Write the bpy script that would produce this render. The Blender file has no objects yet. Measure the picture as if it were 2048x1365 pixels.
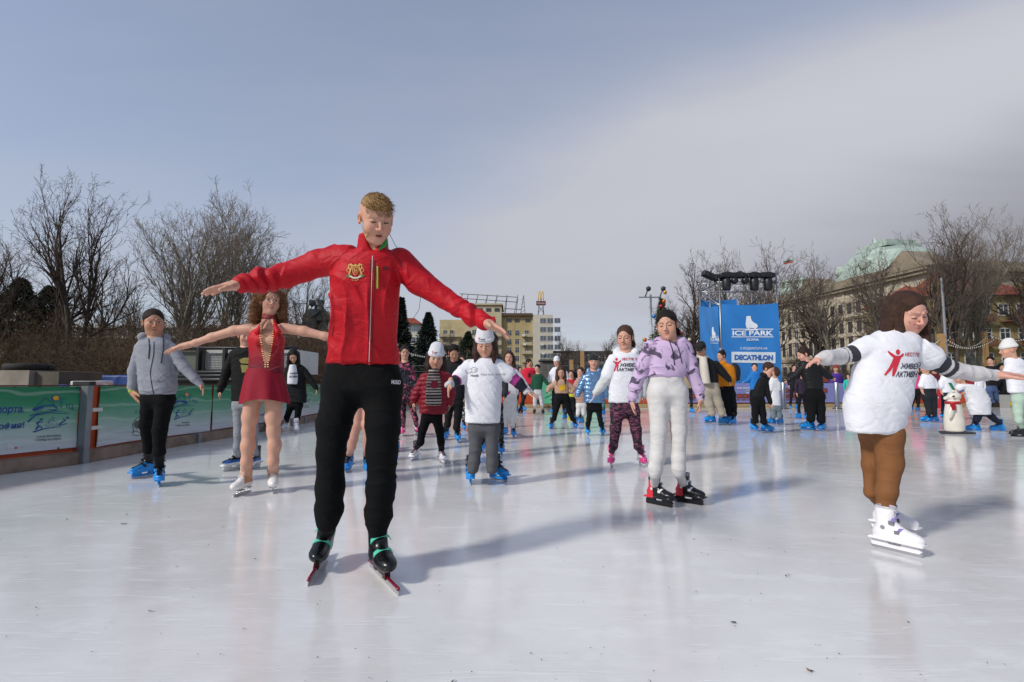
import bpy, bmesh, math, random, time
import numpy as np
from mathutils import Vector, Matrix
from mathutils.bvhtree import BVHTree
from mathutils.geometry import tessellate_polygon
T0 = time.time()
SC = bpy.context.scene
COL = SC.collection
R = math.radians
# ------------------------------------------------------------------ camera, sky, sun, exposure
FPX, CX, CY, CAMZ, PITCH = 1024.0, 1024.0, 682.5, 0.98, R(4.6)
cam_d = bpy.data.cameras.new('camera')
cam_d.sensor_width = 36.0
cam_d.lens = 36.0 * FPX / 2048.0
cam_d.clip_start = 0.05
cam_d.clip_end = 3000
cam = bpy.data.objects.new('camera', cam_d)
COL.objects.link(cam)
cam.location = (0, 0, CAMZ)
cam.rotation_euler = (R(90) + PITCH, 0, 0)
SC.camera = cam
SC.view_settings.view_transform = 'Standard'
SC.view_settings.look = 'None'
SC.view_settings.gamma = 1
SC.view_settings.exposure = 0.53
SC.render.film_transparent = False
SC.cycles.max_bounces = 6
SC.cycles.diffuse_bounces = 3
SC.cycles.glossy_bounces = 3
SC.cycles.transmission_bounces = 3
SC.cycles.use_denoising = True
SUN_EL = R(34)
SUN_DIR = Vector((-0.80 * math.cos(SUN_EL), -0.60 * math.cos(SUN_EL), math.sin(SUN_EL)))   # towards the sun
sd = bpy.data.lights.new('sun', 'SUN')
sd.energy = 1.95
sd.angle = R(6.5)
sd.color = (1.0, 0.95, 0.87)
so = bpy.data.objects.new('sun', sd)
so.rotation_euler = SUN_DIR.to_track_quat('Z', 'Y').to_euler()
COL.objects.link(so)
W = bpy.data.worlds.new('World')
SC.world = W
W.use_nodes = True
nt = W.node_tree
nt.nodes.clear()
def wn(t, **kw):
    n = nt.nodes.new(t)
    for k, v in kw.items():
        setattr(n, k, v)
    return n
def wl(a, b):
    nt.links.new(a, b)
sky = wn('ShaderNodeTexSky', sky_type='NISHITA', sun_disc=False, sun_elevation=SUN_EL,
         sun_rotation=math.atan2(SUN_DIR.x, SUN_DIR.y), air_density=1.0, dust_density=.6, ozone_density=2.0)
tc = wn('ShaderNodeTexCoord')
sepv = wn('ShaderNodeSeparateXYZ')
wl(tc.outputs['Generated'], sepv.inputs[0])
def wmath(op, a, b=None, c=None, clamp=False):
    n = wn('ShaderNodeMath', operation=op, use_clamp=clamp)
    for i, v in enumerate((a, b, c)):
        if v is None: continue
        if isinstance(v, (int, float)): n.inputs[i].default_value = v
        else: wl(v, n.inputs[i])
    return n.outputs[0]
# cloud sheet coordinates: direction projected on a flat layer overhead
zc = wmath('MAXIMUM', sepv.outputs[2], 0.0)
zc = wmath('ADD', zc, 0.16)
ux = wmath('DIVIDE', sepv.outputs[0], zc)
uy = wmath('DIVIDE', sepv.outputs[1], zc)
cmb = wn('ShaderNodeCombineXYZ')
wl(ux, cmb.inputs[0]); wl(uy, cmb.inputs[1])
def wnoise(scale, detail, rough, loc=(0, 0, 0), rot=0, sc=(1, 1, 1), dist=0.0):
    mp = wn('ShaderNodeMapping')
    mp.inputs['Location'].default_value = loc
    mp.inputs['Rotation'].default_value = (0, 0, rot)
    mp.inputs['Scale'].default_value = sc
    wl(cmb.outputs[0], mp.inputs[0])
    n = wn('ShaderNodeTexNoise')
    n.inputs['Scale'].default_value = scale
    n.inputs['Detail'].default_value = detail
    n.inputs['Roughness'].default_value = rough
    n.inputs['Distortion'].default_value = dist
    wl(mp.outputs[0], n.inputs['Vector'])
    return n.outputs['Fac']
def wramp(f, stops):
    r = wn('ShaderNodeValToRGB')
    r.color_ramp.interpolation = 'EASE'
    e = r.color_ramp.elements
    while len(e) < len(stops): e.new(0.5)
    for el, (p, v) in zip(e, stops):
        el.position = p
        el.color = (v, v, v, 1)
    wl(f, r.inputs[0])
    return r.outputs[0]
veil = wramp(wnoise(0.55, 6, 0.55, (3.1, 0.4, 0), R(62), (0.35, 1.3, 1), 0.25), [(0.30, 0.0), (0.75, 1.0)])
# the sheet thickens to the right and towards the horizon; a bright streak climbs to the right with a grey bank under it
yy = wmath('MAXIMUM', sepv.outputs[1], 0.05)
pu = wmath('DIVIDE', sepv.outputs[0], yy)
pv = wmath('DIVIDE', sepv.outputs[2], yy)
warp = wmath('MULTIPLY_ADD', wnoise(0.9, 4, 0.55, (1, 2, 0), R(30), (.6, 1.2, 1), .4), 0.30, -0.15)
off = wmath('SUBTRACT', wmath('ADD', wmath('MULTIPLY_ADD', pu, 0.33, 0.36), warp), pv)     # > 0 below the streak
right = wmath('MULTIPLY_ADD', pu, 1.0, 0.25, True)
def wsm(f, a, b, lo=0.0, hi=1.0):
    r = wn('ShaderNodeMapRange', interpolation_type='SMOOTHSTEP')
    for n_, v_ in (('From Min', a), ('From Max', b), ('To Min', lo), ('To Max', hi)): r.inputs[n_].default_value = v_
    wl(f, r.inputs['Value']); return r.outputs[0]
hor = wmath('MULTIPLY_ADD', sepv.outputs[2], -1.2, 0.80, True)
streak = wmath('MULTIPLY', wsm(off, -.22, .0), wsm(off, .34, .08))
streak = wmath('MULTIPLY', streak, wsm(pu, -.6, .7))
below = wsm(off, -.12, .12)
cov = wmath('ADD', wmath('MULTIPLY', hor, 0.66), wmath('MULTIPLY', veil, 0.46))
cov = wmath('ADD', cov, wmath('MULTIPLY', streak, 0.62))
cov = wmath('ADD', cov, wmath('MULTIPLY', wmath('MULTIPLY', below, right), 0.38))
cov = wmath('ADD', cov, 0.13, None, True)
bank = wmath('MULTIPLY', wsm(off, .08, .46), wsm(pu, .2, 1.05))
bank = wmath('MULTIPLY', bank, wsm(pv, .02, .22, .35, 1.0))
bank = wmath('MULTIPLY', bank, wsm(wnoise(0.8, 4, 0.5, (7.3, 2.2, 0), R(40), (0.5, 1.0, 1), 0.3), .25, .6, .75, 1.0))
mixc = wn('ShaderNodeMix', data_type='RGBA')
mixc.inputs[7].default_value = (1.3, 1.32, 1.5, 1)
mixb = wn('ShaderNodeMix', data_type='RGBA')
mixb.inputs[6].default_value = (2.62, 2.66, 3.0, 1)
mixb.inputs[7].default_value = (3.0, 3.08, 3.38, 1)
wl(wmath('MULTIPLY', streak, wsm(veil, .0, .8, .55, 1.0)), mixb.inputs[0])
wl(mixb.outputs[2], mixc.inputs[6])
wl(bank, mixc.inputs[0])
mixs = wn('ShaderNodeMix', data_type='RGBA')
wl(cov, mixs.inputs[0])
dim = wn('ShaderNodeVectorMath', operation='MULTIPLY'); dim.inputs[1].default_value = (.84, .83, .84)
wl(sky.outputs[0], dim.inputs[0]); wl(dim.outputs[0], mixs.inputs[6])
wl(mixc.outputs[2], mixs.inputs[7])
bg = wn('ShaderNodeBackground')
bg.inputs[1].default_value = 0.132
wl(mixs.outputs[2], bg.inputs[0])
wo = wn('ShaderNodeOutputWorld')
wl(bg.outputs[0], wo.inputs[0])

# ------------------------------------------------------------------ picture <-> place
CAMP = np.array([0.0, 0.0, CAMZ])
_F = np.array([0, math.cos(PITCH), math.sin(PITCH)])
_U = np.array([0, -math.sin(PITCH), math.cos(PITCH)])
def ray(px, py):
    return np.array([(px - CX) / FPX, 0, 0]) + _F + _U * ((CY - py) / FPX)
def at(px, py, Y):
    d = ray(px, py)
    return CAMP + d * (Y / d[1])
def gnd(px, py, z=0.0):
    d = ray(px, py)
    return CAMP + d * ((z - CAMZ) / d[2])
def pxm(Y):
    return Y / FPX          # metres covered by one photo pixel at depth Y
def srgb(h):
    if isinstance(h, (tuple, list)): return tuple(h)
    h = h.lstrip('#')
    o = []
    for i in (0, 2, 4):
        c = int(h[i:i + 2], 16) / 255.0
        o.append(c / 12.92 if c <= 0.04045 else ((c + 0.055) / 1.055) ** 2.4)
    return tuple(o)

# ------------------------------------------------------------------ objects
def tag(o, label=None, cat=None, group=None, kind=None):
    if label: o['label'] = label
    if cat: o['category'] = cat
    if group: o['group'] = group
    if kind: o['kind'] = kind
    return o
def empty(name, loc, label=None, cat=None, group=None, rz=0.0, parent=None):
    o = bpy.data.objects.new(name, None)
    o.empty_display_size = 0.1
    COL.objects.link(o)
    o.location = Vector(loc)
    o.rotation_euler = (0, 0, rz)
    if parent is not None: o.parent = parent
    return tag(o, label, cat, group)
def mesh_np(name, V, Fq, smooth=True):
    """V (n,3), Fq (m,k) index array with one polygon size, or a list of lists"""
    me = bpy.data.meshes.new(name)
    V = np.asarray(V, dtype=np.float32)
    if isinstance(Fq, np.ndarray):
        n, k = Fq.shape
        me.vertices.add(len(V)); me.vertices.foreach_set('co', V.ravel())
        me.loops.add(n * k); me.loops.foreach_set('vertex_index', Fq.astype(np.int32).ravel())
        me.polygons.add(n)
        me.polygons.foreach_set('loop_start', np.arange(0, n * k, k, dtype=np.int32))
        me.update(calc_edges=True)
        me.validate()
    else:
        me.from_pydata([tuple(map(float, v)) for v in V], [], [tuple(f) for f in Fq])
        me.update()
    if smooth:
        me.polygons.foreach_set('use_smooth', np.ones(len(me.polygons), dtype=bool))
    return me
def link(name, me, mat=None, parent=None, loc=None):
    o = bpy.data.objects.new(name, me)
    COL.objects.link(o)
    if mat is not None:
        for m in (mat if isinstance(mat, (list, tuple)) else [mat]): me.materials.append(m)
    if parent is not None: o.parent = parent
    if loc is not None: o.location = loc
    return o
def worldpart(name, V, Fq, mat, parent, smooth=True, col=None):
    """a mesh given in world coordinates that becomes a part of parent (an unrotated thing)"""
    V = np.asarray(V, dtype=np.float64)
    off = np.zeros(3)
    q = parent
    while q is not None:
        off = off + np.array(q.location); q = q.parent
    me = mesh_np(name, V - off, Fq, smooth)
    if col is not None: setcol(me, col)
    return link(name, me, mat, parent)
def setcol(me, c):
    c = np.asarray(c, dtype=np.float32)
    if c.ndim == 1: c = np.tile(c[None, :3], (len(me.vertices), 1))
    a = me.color_attributes.new('Col', 'FLOAT_COLOR', 'POINT')
    a.data.foreach_set('color', np.hstack([c[:, :3], np.ones((len(c), 1), dtype=np.float32)]).ravel())
def copy_tree(o, parent=None):
    c = o.copy(); COL.objects.link(c); c.parent = parent
    for ch in o.children: copy_tree(ch, c)
    return c

class MB:
    """collects simple solids in one mesh"""
    def __init__(s): s.v = []; s.f = []
    def add(s, V, F):
        n = len(s.v)
        s.v += [tuple(map(float, v)) for v in V]
        s.f += [tuple(i + n for i in f) for f in F]
    def box(s, c, h, M=None):
        c = np.array(c, float)
        P = [np.array((x, y, z)) * h for x in (-1, 1) for y in (-1, 1) for z in (-1, 1)]
        if M is not None: P = [np.array(M) @ p for p in P]
        s.add([c + p for p in P], [(0, 1, 3, 2), (4, 6, 7, 5), (0, 4, 5, 1), (2, 3, 7, 6), (0, 2, 6, 4), (1, 5, 7, 3)])
        return s
    def box2(s, a, b):
        a = np.array(a, float); b = np.array(b, float)
        return s.box((a + b) / 2, np.abs(b - a) / 2)
    def tube(s, pts, r, n=6, cap=True):
        pts = [np.array(p, float) for p in pts]
        rs = r if isinstance(r, (list, tuple)) else [r] * len(pts)
        rings = []; prev = None
        for i, p in enumerate(pts):
            d = pts[min(i + 1, len(pts) - 1)] - pts[max(i - 1, 0)]
            d = d / (np.linalg.norm(d) + 1e-9)
            if prev is None:
                a = np.cross(d, (0, 0, 1.0))
                if np.linalg.norm(a) < .1: a = np.cross(d, (1.0, 0, 0))
            else: a = prev - d * np.dot(prev, d)
            a = a / (np.linalg.norm(a) + 1e-9); prev = a
            b = np.cross(d, a)
            rings.append([p + (a * math.cos(2 * math.pi * k / n) + b * math.sin(2 * math.pi * k / n)) * rs[i] for k in range(n)])
        V = [q for ring in rings for q in ring]; F = []
        for i in range(len(pts) - 1):
            for k in range(n):
                F.append((i * n + k, i * n + (k + 1) % n, (i + 1) * n + (k + 1) % n, (i + 1) * n + k))
        if cap:
            F.append(tuple(range(n))[::-1]); F.append(tuple((len(pts) - 1) * n + k for k in range(n)))
        s.add(V, F); return s
    def lathe(s, c, prof, n=24, M=None):
        """prof: (r, z) pairs"""
        c = np.array(c, float); V = []; F = []
        for r, z in prof:
            for k in range(n):
                p = np.array((r * math.cos(2 * math.pi * k / n), r * math.sin(2 * math.pi * k / n), z))
                if M is not None: p = np.array(M) @ p
                V.append(c + p)
        m = len(prof)
        for i in range(m - 1):
            for k in range(n): F.append((i * n + k, i * n + (k + 1) % n, (i + 1) * n + (k + 1) % n, (i + 1) * n + k))
        F.append(tuple(range(n))[::-1]); F.append(tuple((m - 1) * n + k for k in range(n)))
        s.add(V, F); return s
    def prism(s, poly, o, u, v, w, t):
        """polygon (2-D) in plane o + x*u + y*v, extruded t along w"""
        o, u, v, w = (np.array(q, float) for q in (o, u, v, w))
        n = len(poly)
        A = [o + u * x + v * y for x, y in poly]; B = [a + w * t for a in A]
        tris = tessellate_polygon([[Vector((x, y, 0)) for x, y in poly]])
        F = [tuple(t_) for t_ in tris] + [tuple(i + n for i in reversed(t_)) for t_ in tris]
        F += [(i, (i + 1) % n, n + (i + 1) % n, n + i) for i in range(n)]
        s.add(A + B, F); return s
    def build(s, name, mat, parent=None, smooth=False, world=True):
        if parent is not None and world: return worldpart(name, np.array(s.v), s.f, mat, parent, smooth)
        return link(name, mesh_np(name, np.array(s.v), s.f, smooth), mat, parent)

# ------------------------------------------------------------------ materials
_mats = {}
def mat(name, col=(.5, .5, .5), rough=.7, metal=0.0, spec=.5, var=0.0, vscale=8.0, bump=0.0, bscale=40.0,
        attr=False, sheen=0.0, coat=0.0, sss=0.0, emit=None, aniso=None, detail=4, dist=0.0, bdet=5):
    key = (name, tuple(srgb(col)), rough, metal, var, bump, bscale, attr, spec)
    if key in _mats: return _mats[key]
    m = bpy.data.materials.new(name); m.use_nodes = True
    t = m.node_tree; b = t.nodes['Principled BSDF']
    c = srgb(col)
    b.inputs['Base Color'].default_value = (*c, 1)
    b.inputs['Roughness'].default_value = rough
    b.inputs['Metallic'].default_value = metal
    b.inputs['Specular IOR Level'].default_value = spec
    b.inputs['Sheen Weight'].default_value = sheen
    b.inputs['Coat Weight'].default_value = coat
    if sss:
        b.inputs['Subsurface Weight'].default_value = sss
        b.inputs['Subsurface Radius'].default_value = (1.0, .35, .2)
        b.inputs['Subsurface Scale'].default_value = .012
    tcn = t.nodes.new('ShaderNodeTexCoord')
    src = None
    if attr:
        a = t.nodes.new('ShaderNodeVertexColor'); a.layer_name = 'Col'
        src = a.outputs[0]
        t.links.new(src, b.inputs['Base Color'])
    if var:
        n = t.nodes.new('ShaderNodeTexNoise'); n.inputs['Scale'].default_value = vscale; n.inputs['Detail'].default_value = detail
        t.links.new(tcn.outputs['Object'], n.inputs['Vector'])
        mr = t.nodes.new('ShaderNodeMapRange')
        mr.inputs['From Min'].default_value = .3; mr.inputs['From Max'].default_value = .7
        mr.inputs['To Min'].default_value = 1 - var; mr.inputs['To Max'].default_value = 1 + var
        t.links.new(n.outputs['Fac'], mr.inputs['Value'])
        vm = t.nodes.new('ShaderNodeVectorMath'); vm.operation = 'SCALE'
        if src is not None: t.links.new(src, vm.inputs[0])
        else: vm.inputs[0].default_value = c
        t.links.new(mr.outputs[0], vm.inputs['Scale'])
        t.links.new(vm.outputs[0], b.inputs['Base Color'])
    if bump:
        n2 = t.nodes.new('ShaderNodeTexNoise'); n2.inputs['Scale'].default_value = bscale; n2.inputs['Detail'].default_value = bdet; n2.inputs['Distortion'].default_value = dist
        mp = t.nodes.new('ShaderNodeMapping')
        if aniso: mp.inputs['Scale'].default_value = aniso
        t.links.new(tcn.outputs['Object'], mp.inputs[0]); t.links.new(mp.outputs[0], n2.inputs['Vector'])
        bp = t.nodes.new('ShaderNodeBump'); bp.inputs['Strength'].default_value = min(1, bump); bp.inputs['Distance'].default_value = .01 * max(1, bump)
        t.links.new(n2.outputs['Fac'], bp.inputs['Height']); t.links.new(bp.outputs[0], b.inputs['Normal'])
    if emit: 
        b.inputs['Emission Color'].default_value = (*srgb(emit[0]), 1); b.inputs['Emission Strength'].default_value = emit[1]
    _mats[key] = m
    return m
# ------------------------------------------------------------------ implicit surfaces -> one continuous mesh
def V3(a): return np.asarray(a, dtype=np.float32)
def cap(a, b, ra, rb):
    a = V3(a); b = V3(b); ba = b - a; L = float(ba @ ba) + 1e-12
    def f(P):
        q = P - a
        t = np.clip((q @ ba) / L, 0, 1)
        return np.linalg.norm(q - t[:, None] * ba, axis=1) - (ra + (rb - ra) * t)
    return f
def ell(c, r, M=None):
    c = V3(c); r = V3(r); M_ = None if M is None else V3(M)
    def f(P):
        q = P - c
        if M_ is not None: q = q @ M_
        k0 = np.linalg.norm(q / r, axis=1); k1 = np.linalg.norm(q / (r * r), axis=1) + 1e-9
        return k0 * (k0 - 1) / k1
    return f
def rbox(c, h, rad, M=None):
    c = V3(c); h = V3(h) - rad; M_ = None if M is None else V3(M)
    def f(P):
        q = P - c
        if M_ is not None: q = q @ M_
        q = np.abs(q) - h
        return np.linalg.norm(np.maximum(q, 0), axis=1) + np.minimum(q.max(axis=1), 0) - rad
    return f
def loft(st, X=(1, 0, 0), Yv=(0, 1, 0), ax=(0, 0, 1), ex=2.3, rnd=.02):
    """stations (centre, a, b): elliptic sections, a along X and b along Yv, stacked along ax"""
    ax = V3(ax); X = V3(X); Yv = V3(Yv)
    C = np.array([s[0] for s in st], dtype=np.float64)
    tt = C @ ax; o = np.argsort(tt); tt = tt[o]; C = C[o]
    A = np.array([st[i][1] for i in o]); B = np.array([st[i][2] for i in o])
    cx = C @ X; cy = C @ Yv
    # smooth resample (cubic-ish) of the stations
    n = 40
    ts = np.linspace(tt[0], tt[-1], n)
    def sm(v):
        y = np.interp(ts, tt, v)
        for _ in range(3): y[1:-1] = (y[:-2] + 2 * y[1:-1] + y[2:]) / 4
        return y
    A, B, cx, cy = sm(A), sm(B), sm(cx), sm(cy)
    def f(P):
        t = P @ ax
        a = np.interp(t, ts, A); b = np.interp(t, ts, B)
        x = np.abs(P @ X - np.interp(t, ts, cx)) / a
        y = np.abs(P @ Yv - np.interp(t, ts, cy)) / b
        k = (x ** ex + y ** ex + 1e-9) ** (1 / ex)
        g = np.sqrt((x / a) ** 2 + (y / b) ** 2) / np.maximum(np.sqrt(x * x + y * y), 1e-4)
        d = (k - 1) / np.maximum(g, 1e-3)
        dc = np.maximum(ts[0] - t, t - ts[-1])
        q1 = np.maximum(d + rnd, 0); q2 = np.maximum(dc + rnd, 0)
        return (np.minimum(np.maximum(d, dc) + rnd, 0) + np.sqrt(q1 * q1 + q2 * q2) - rnd).astype(np.float32)
    return f
def smin(a, b, k):
    if k <= 0: return np.minimum(a, b)
    h = np.maximum(k - np.abs(a - b), 0) / k
    return np.minimum(a, b) - h * h * k * .25
class Field:
    def __init__(s): s.ops = []; s.disp = []
    def u(s, f, k=.01): s.ops.append(('u', f, k)); return s
    def sub(s, f, k=.005): s.ops.append(('s', f, k)); return s
    def chain(s, pts, k=.02):
        for (a, ra), (b, rb) in zip(pts[:-1], pts[1:]): s.u(cap(a, b, ra, rb), k)
        return s
    def ev(s, P, near=None):
        D = None
        for i, (op, f, k) in enumerate(s.ops):
            if near is None or near[i] is None: d = f(P)
            else:
                m = near[i]
                d = np.full(len(P), 9.0, dtype=np.float32)
                if m.any(): d[m] = f(P[m])
            if op == 'u': D = d if D is None else smin(D, d, k)
            else: D = -smin(-D, d, k)
        for g in s.disp: D = D + g(P)
        return D
def surface(F, lo, hi, h, B=6):
    """sparse surface nets; returns V, quads"""
    lo = np.asarray(lo, float) - 3 * h; hi = np.asarray(hi, float) + 3 * h
    nb = np.ceil((hi - lo) / (B * h)).astype(int)
    g = np.stack(np.meshgrid(*[np.arange(n) for n in nb], indexing='ij'), -1).reshape(-1, 3)
    cen = (lo + (g + .5) * B * h).astype(np.float32)
    thr = B * h * .87 * 1.35 + .012
    pd = []
    D = None
    for op, f, k in F.ops:
        d = f(cen); pd.append(d)
        if op == 'u': D = d if D is None else smin(D, d, k)
        else: D = -smin(-D, d, k)
    act = np.abs(D) < thr
    g = g[act]; pd = [d[act] for d in pd]
    m = B + 1
    loc = np.stack(np.meshgrid(*[np.arange(m)] * 3, indexing='ij'), -1).reshape(-1, 3)
    sz = nb * B + 2
    ids = []; vs = []; eds = []
    corners = np.array([(a, b, c) for a in (0, 1) for b in (0, 1) for c in (0, 1)])
    edges = [(0, 4), (1, 5), (2, 6), (3, 7), (0, 2), (1, 3), (4, 6), (5, 7), (0, 1), (2, 3), (4, 5), (6, 7)]
    CH = 900
    for c0 in range(0, len(g), CH):
        gb = g[c0:c0 + CH]
        I = (gb[:, None, :] * B + loc[None])                       # (n,m3,3)
        P = (lo + I.reshape(-1, 3) * h).astype(np.float32)
        near = []
        for (op, f, k), d in zip(F.ops, pd):
            mm = d[c0:c0 + CH] < thr + k
            near.append(np.repeat(mm, m ** 3))
        val = F.ev(P, near).reshape(len(gb), m, m, m)
        sg = val < 0
        cv = np.stack([val[:, a:a + B, b:b + B, c:c + B] for a, b, c in corners], -1)
        cs = cv < 0
        anyc = cs.any(-1) & ~cs.all(-1)
        bi, x, y, z = np.nonzero(anyc)
        if len(bi) == 0: continue
        cv = cv[bi, x, y, z]; cs = cs[bi, x, y, z]
        acc = np.zeros((len(bi), 3)); cnt = np.zeros(len(bi))
        for a, b in edges:
            s = cs[:, a] != cs[:, b]
            va, vb = cv[:, a], cv[:, b]
            t = np.where(s, va / np.where(s, va - vb, 1), 0)
            p = corners[a] + t[:, None] * (corners[b] - corners[a])
            acc += p * s[:, None]; cnt += s
        gi = gb[bi] * B + np.stack([x, y, z], -1)
        vs.append(lo + (gi + acc / cnt[:, None]) * h)
        ids.append((gi[:, 0] * sz[1] + gi[:, 1]) * sz[2] + gi[:, 2])
        eds.append(np.stack([cs[:, 0], cs[:, 4], cs[:, 2], cs[:, 1]], -1))
    if not ids: return np.zeros((0, 3)), np.zeros((0, 4), int)
    ids = np.concatenate(ids); vs = np.concatenate(vs); eds = np.concatenate(eds)
    o = np.argsort(ids); ids = ids[o]; vs = vs[o]; eds = eds[o]
    Q = []
    st = (int(sz[1] * sz[2]), int(sz[2]), 1)
    for ax in range(3):
        s = eds[:, 0] != eds[:, ax + 1]
        base = ids[s]; inside = eds[s, 0]
        u, w = st[(ax + 1) % 3], st[(ax + 2) % 3]
        nb4 = np.stack([base, base - u, base - u - w, base - w], -1)
        k = np.searchsorted(ids, nb4); k = np.clip(k, 0, len(ids) - 1)
        ok = (ids[k] == nb4).all(-1)
        k = k[ok]; ins = inside[ok]
        k[~ins] = k[~ins][:, ::-1]
        Q.append(k)
    return vs, np.concatenate(Q)
def lo_hi(pts, pad):
    P = np.array(pts); return P.min(0) - pad, P.max(0) + pad
def nz(P, s, seed=0):
    """cheap smooth noise, about -1..1"""
    x, y, z = (P[:, 0] * s, P[:, 1] * s, P[:, 2] * s)
    a = seed * 1.7
    return (np.sin(x * 1.0 + 1.3 * np.sin(y * .9 + a) + a) * np.cos(y * 1.1 + 1.1 * np.sin(z * .8 + 2 * a)) +
            .5 * np.sin(z * 1.9 + 1.7 * np.sin(x * 1.3 + a) + y * .7)) * .7
def wrinkle(amp, s, ax=(0, 0, 1), st=2.2, seed=0):
    """cloth folds: soft creases that run roughly across ax, in patches"""
    ax = V3(ax)
    def g(P):
        t = P @ ax
        Q = P + (st - 1) * t[:, None] * ax
        w1 = nz(Q, s * .35, seed + 1); w2 = nz(P, s * .45, seed + 4)
        ph = t * s * 2.6 + 2.6 * w1 + 1.5 * w2
        crease = 1 - np.abs(np.sin(ph * .5)) * 1.0
        crease = crease ** 2.2
        mask = np.clip(.25 + .9 * nz(P, s * .32, seed + 9), 0, 1)
        ph2 = (P[:, 0] * .7 + P[:, 2] * .7 + P[:, 1] * .3) * s * 2.2 + 2.2 * w2
        c2 = (1 - np.abs(np.sin(ph2 * .5))) ** 2.2 * np.clip(.35 - .9 * nz(P, s * .28, seed + 2), 0, 1)
        return (-amp * (.30 * w2 + 1.5 * crease * mask + 1.1 * c2 - .35)).astype(np.float32)
    return g
# ------------------------------------------------------------------ ice and ground
def ice_material():
    m = bpy.data.materials.new('ice'); m.use_nodes = True
    t = m.node_tree; b = t.nodes['Principled BSDF']; N = t.nodes; L = t.links
    tcn = N.new('ShaderNodeTexCoord')
    def noise(scale, detail=5, rough=.6, rot=0, sc=(1, 1, 1), dist=0.0, loc=(0, 0, 0)):
        mp = N.new('ShaderNodeMapping'); mp.inputs['Rotation'].default_value = (0, 0, rot); mp.inputs['Scale'].default_value = sc; mp.inputs['Location'].default_value = loc
        L.new(tcn.outputs['Object'], mp.inputs[0])
        n = N.new('ShaderNodeTexNoise'); n.inputs['Scale'].default_value = scale; n.inputs['Detail'].default_value = detail
        n.inputs['Roughness'].default_value = rough; n.inputs['Distortion'].default_value = dist
        L.new(mp.outputs[0], n.inputs['Vector']); return n.outputs['Fac']
    def ramp(f, a, b_, lo=0.0, hi=1.0):
        r = N.new('ShaderNodeMapRange'); r.clamp = True
        r.inputs['From Min'].default_value = a; r.inputs['From Max'].default_value = b_
        r.inputs['To Min'].default_value = lo; r.inputs['To Max'].default_value = hi
        L.new(f, r.inputs['Value']); return r.outputs[0]
    def mth(op, a, b_):
        n = N.new('ShaderNodeMath'); n.operation = op
        for i, v in enumerate((a, b_)):
            if isinstance(v, (int, float)): n.inputs[i].default_value = v
            else: L.new(v, n.inputs[i])
        return n.outputs[0]
    def mix(f, a, b_):
        n = N.new('ShaderNodeMix'); n.data_type = 'RGBA'; L.new(f, n.inputs[0])
        for i, v in ((6, a), (7, b_)):
            if isinstance(v, tuple): n.inputs[i].default_value = (*v, 1)
            else: L.new(v, n.inputs[i])
        return n.outputs[2]
    big = noise(.55, 5, .6, dist=.4)
    mid = noise(3.0, 6, .65, rot=.5, sc=(1, 2.2, 1))
    fine = noise(26, 5, .7, rot=.3, sc=(1, 3, 1))
    c = mix(ramp(big, .35, .68), (.65, .64, .62), (.82, .81, .795))
    c = mix(ramp(mid, .50, .75, 0, .55), c, (.89, .89, .88))
    # fine pale scrapes left by blades, in several directions
    scr = None
    for i, (rot, s, st) in enumerate(((.35, 1.6, 16), (-.55, 1.9, 20), (1.3, 1.5, 18), (.95, 2.4, 16), (-1.2, 2.1, 22), (1.6, 1.7, 18))):
        n = noise(s, 2, .5, rot=rot, sc=(1, st, 1), dist=1.4, loc=(i * 3.1, i, 0))
        q = ramp(n, .645, .67)
        msk = ramp(noise(1.3 + i * .3, 3, .5, loc=(i * 5, 2, 0)), .48, .60)
        q = mth('MULTIPLY', q, msk); scr = q if scr is None else mth('MAXIMUM', scr, q)
    c = mix(mth('MULTIPLY', scr, .30), c, (.90, .90, .92))
    L.new(c, b.inputs['Base Color'])
    wet = ramp(noise(.8, 6, .6, dist=.8, loc=(4, 1, 0)), .40, .66)
    rg = mth('ADD', mth('MULTIPLY', wet, .10), .018)
    rg = mth('ADD', rg, mth('MULTIPLY', scr, .18))
    L.new(rg, b.inputs['Roughness'])
    b.inputs['IOR'].default_value = 1.38
    b.inputs['Specular IOR Level'].default_value = 1.0
    b.inputs['Subsurface Weight'].default_value = 0.0
    hgt = mth('ADD', mth('MULTIPLY', fine, .22), mth('MULTIPLY', mth('SUBTRACT', 0.0, scr), .30))
    hgt = mth('ADD', hgt, mth('MULTIPLY', noise(2.0, 3, .5, dist=.3), 1.6))
    hgt = mth('ADD', hgt, mth('MULTIPLY', noise(90, 3, .6), .10))
    bp = N.new('ShaderNodeBump'); bp.inputs['Strength'].default_value = .24; bp.inputs['Distance'].default_value = .006
    L.new(hgt, bp.inputs['Height']); L.new(bp.outputs[0], b.inputs['Normal'])
    return m
# the rink's left edge, curving away (points where the boards meet the ice in the photo)
EDGE_L = [(-6.6, -6.0), (-5.95, 2.0), (-5.49, 5.36), (-5.18, 6.2), (-5.10, 8.2), (-4.95, 10.0), (-4.95, 12.0), (-5.05, 14.0), (-4.9, 16.6), (-3.9, 18.6), (-2.0, 19.5), (1.0, 19.7), (12, 20.2), (34, 21.2)]
g = MB(); g.add([(-900, -60, -.07), (900, -60, -.07), (900, 1500, -.07), (-900, 1500, -.07)], [(0, 1, 2, 3)])
go = g.build('ground', mat('dry_ground', '#6b6459', .95, var=.25, vscale=.15, bump=.6, bscale=3))
tag(go, kind='structure')
g = MB(); pl = [Vector((x, y, 0)) for x, y in EDGE_L] + [Vector((34, -6, 0))]
g.add([tuple(p) for p in pl], [tuple(t) for t in tessellate_polygon([pl])])
ice = g.build('ice_rink', ice_material()); tag(ice, kind='structure')

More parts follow.
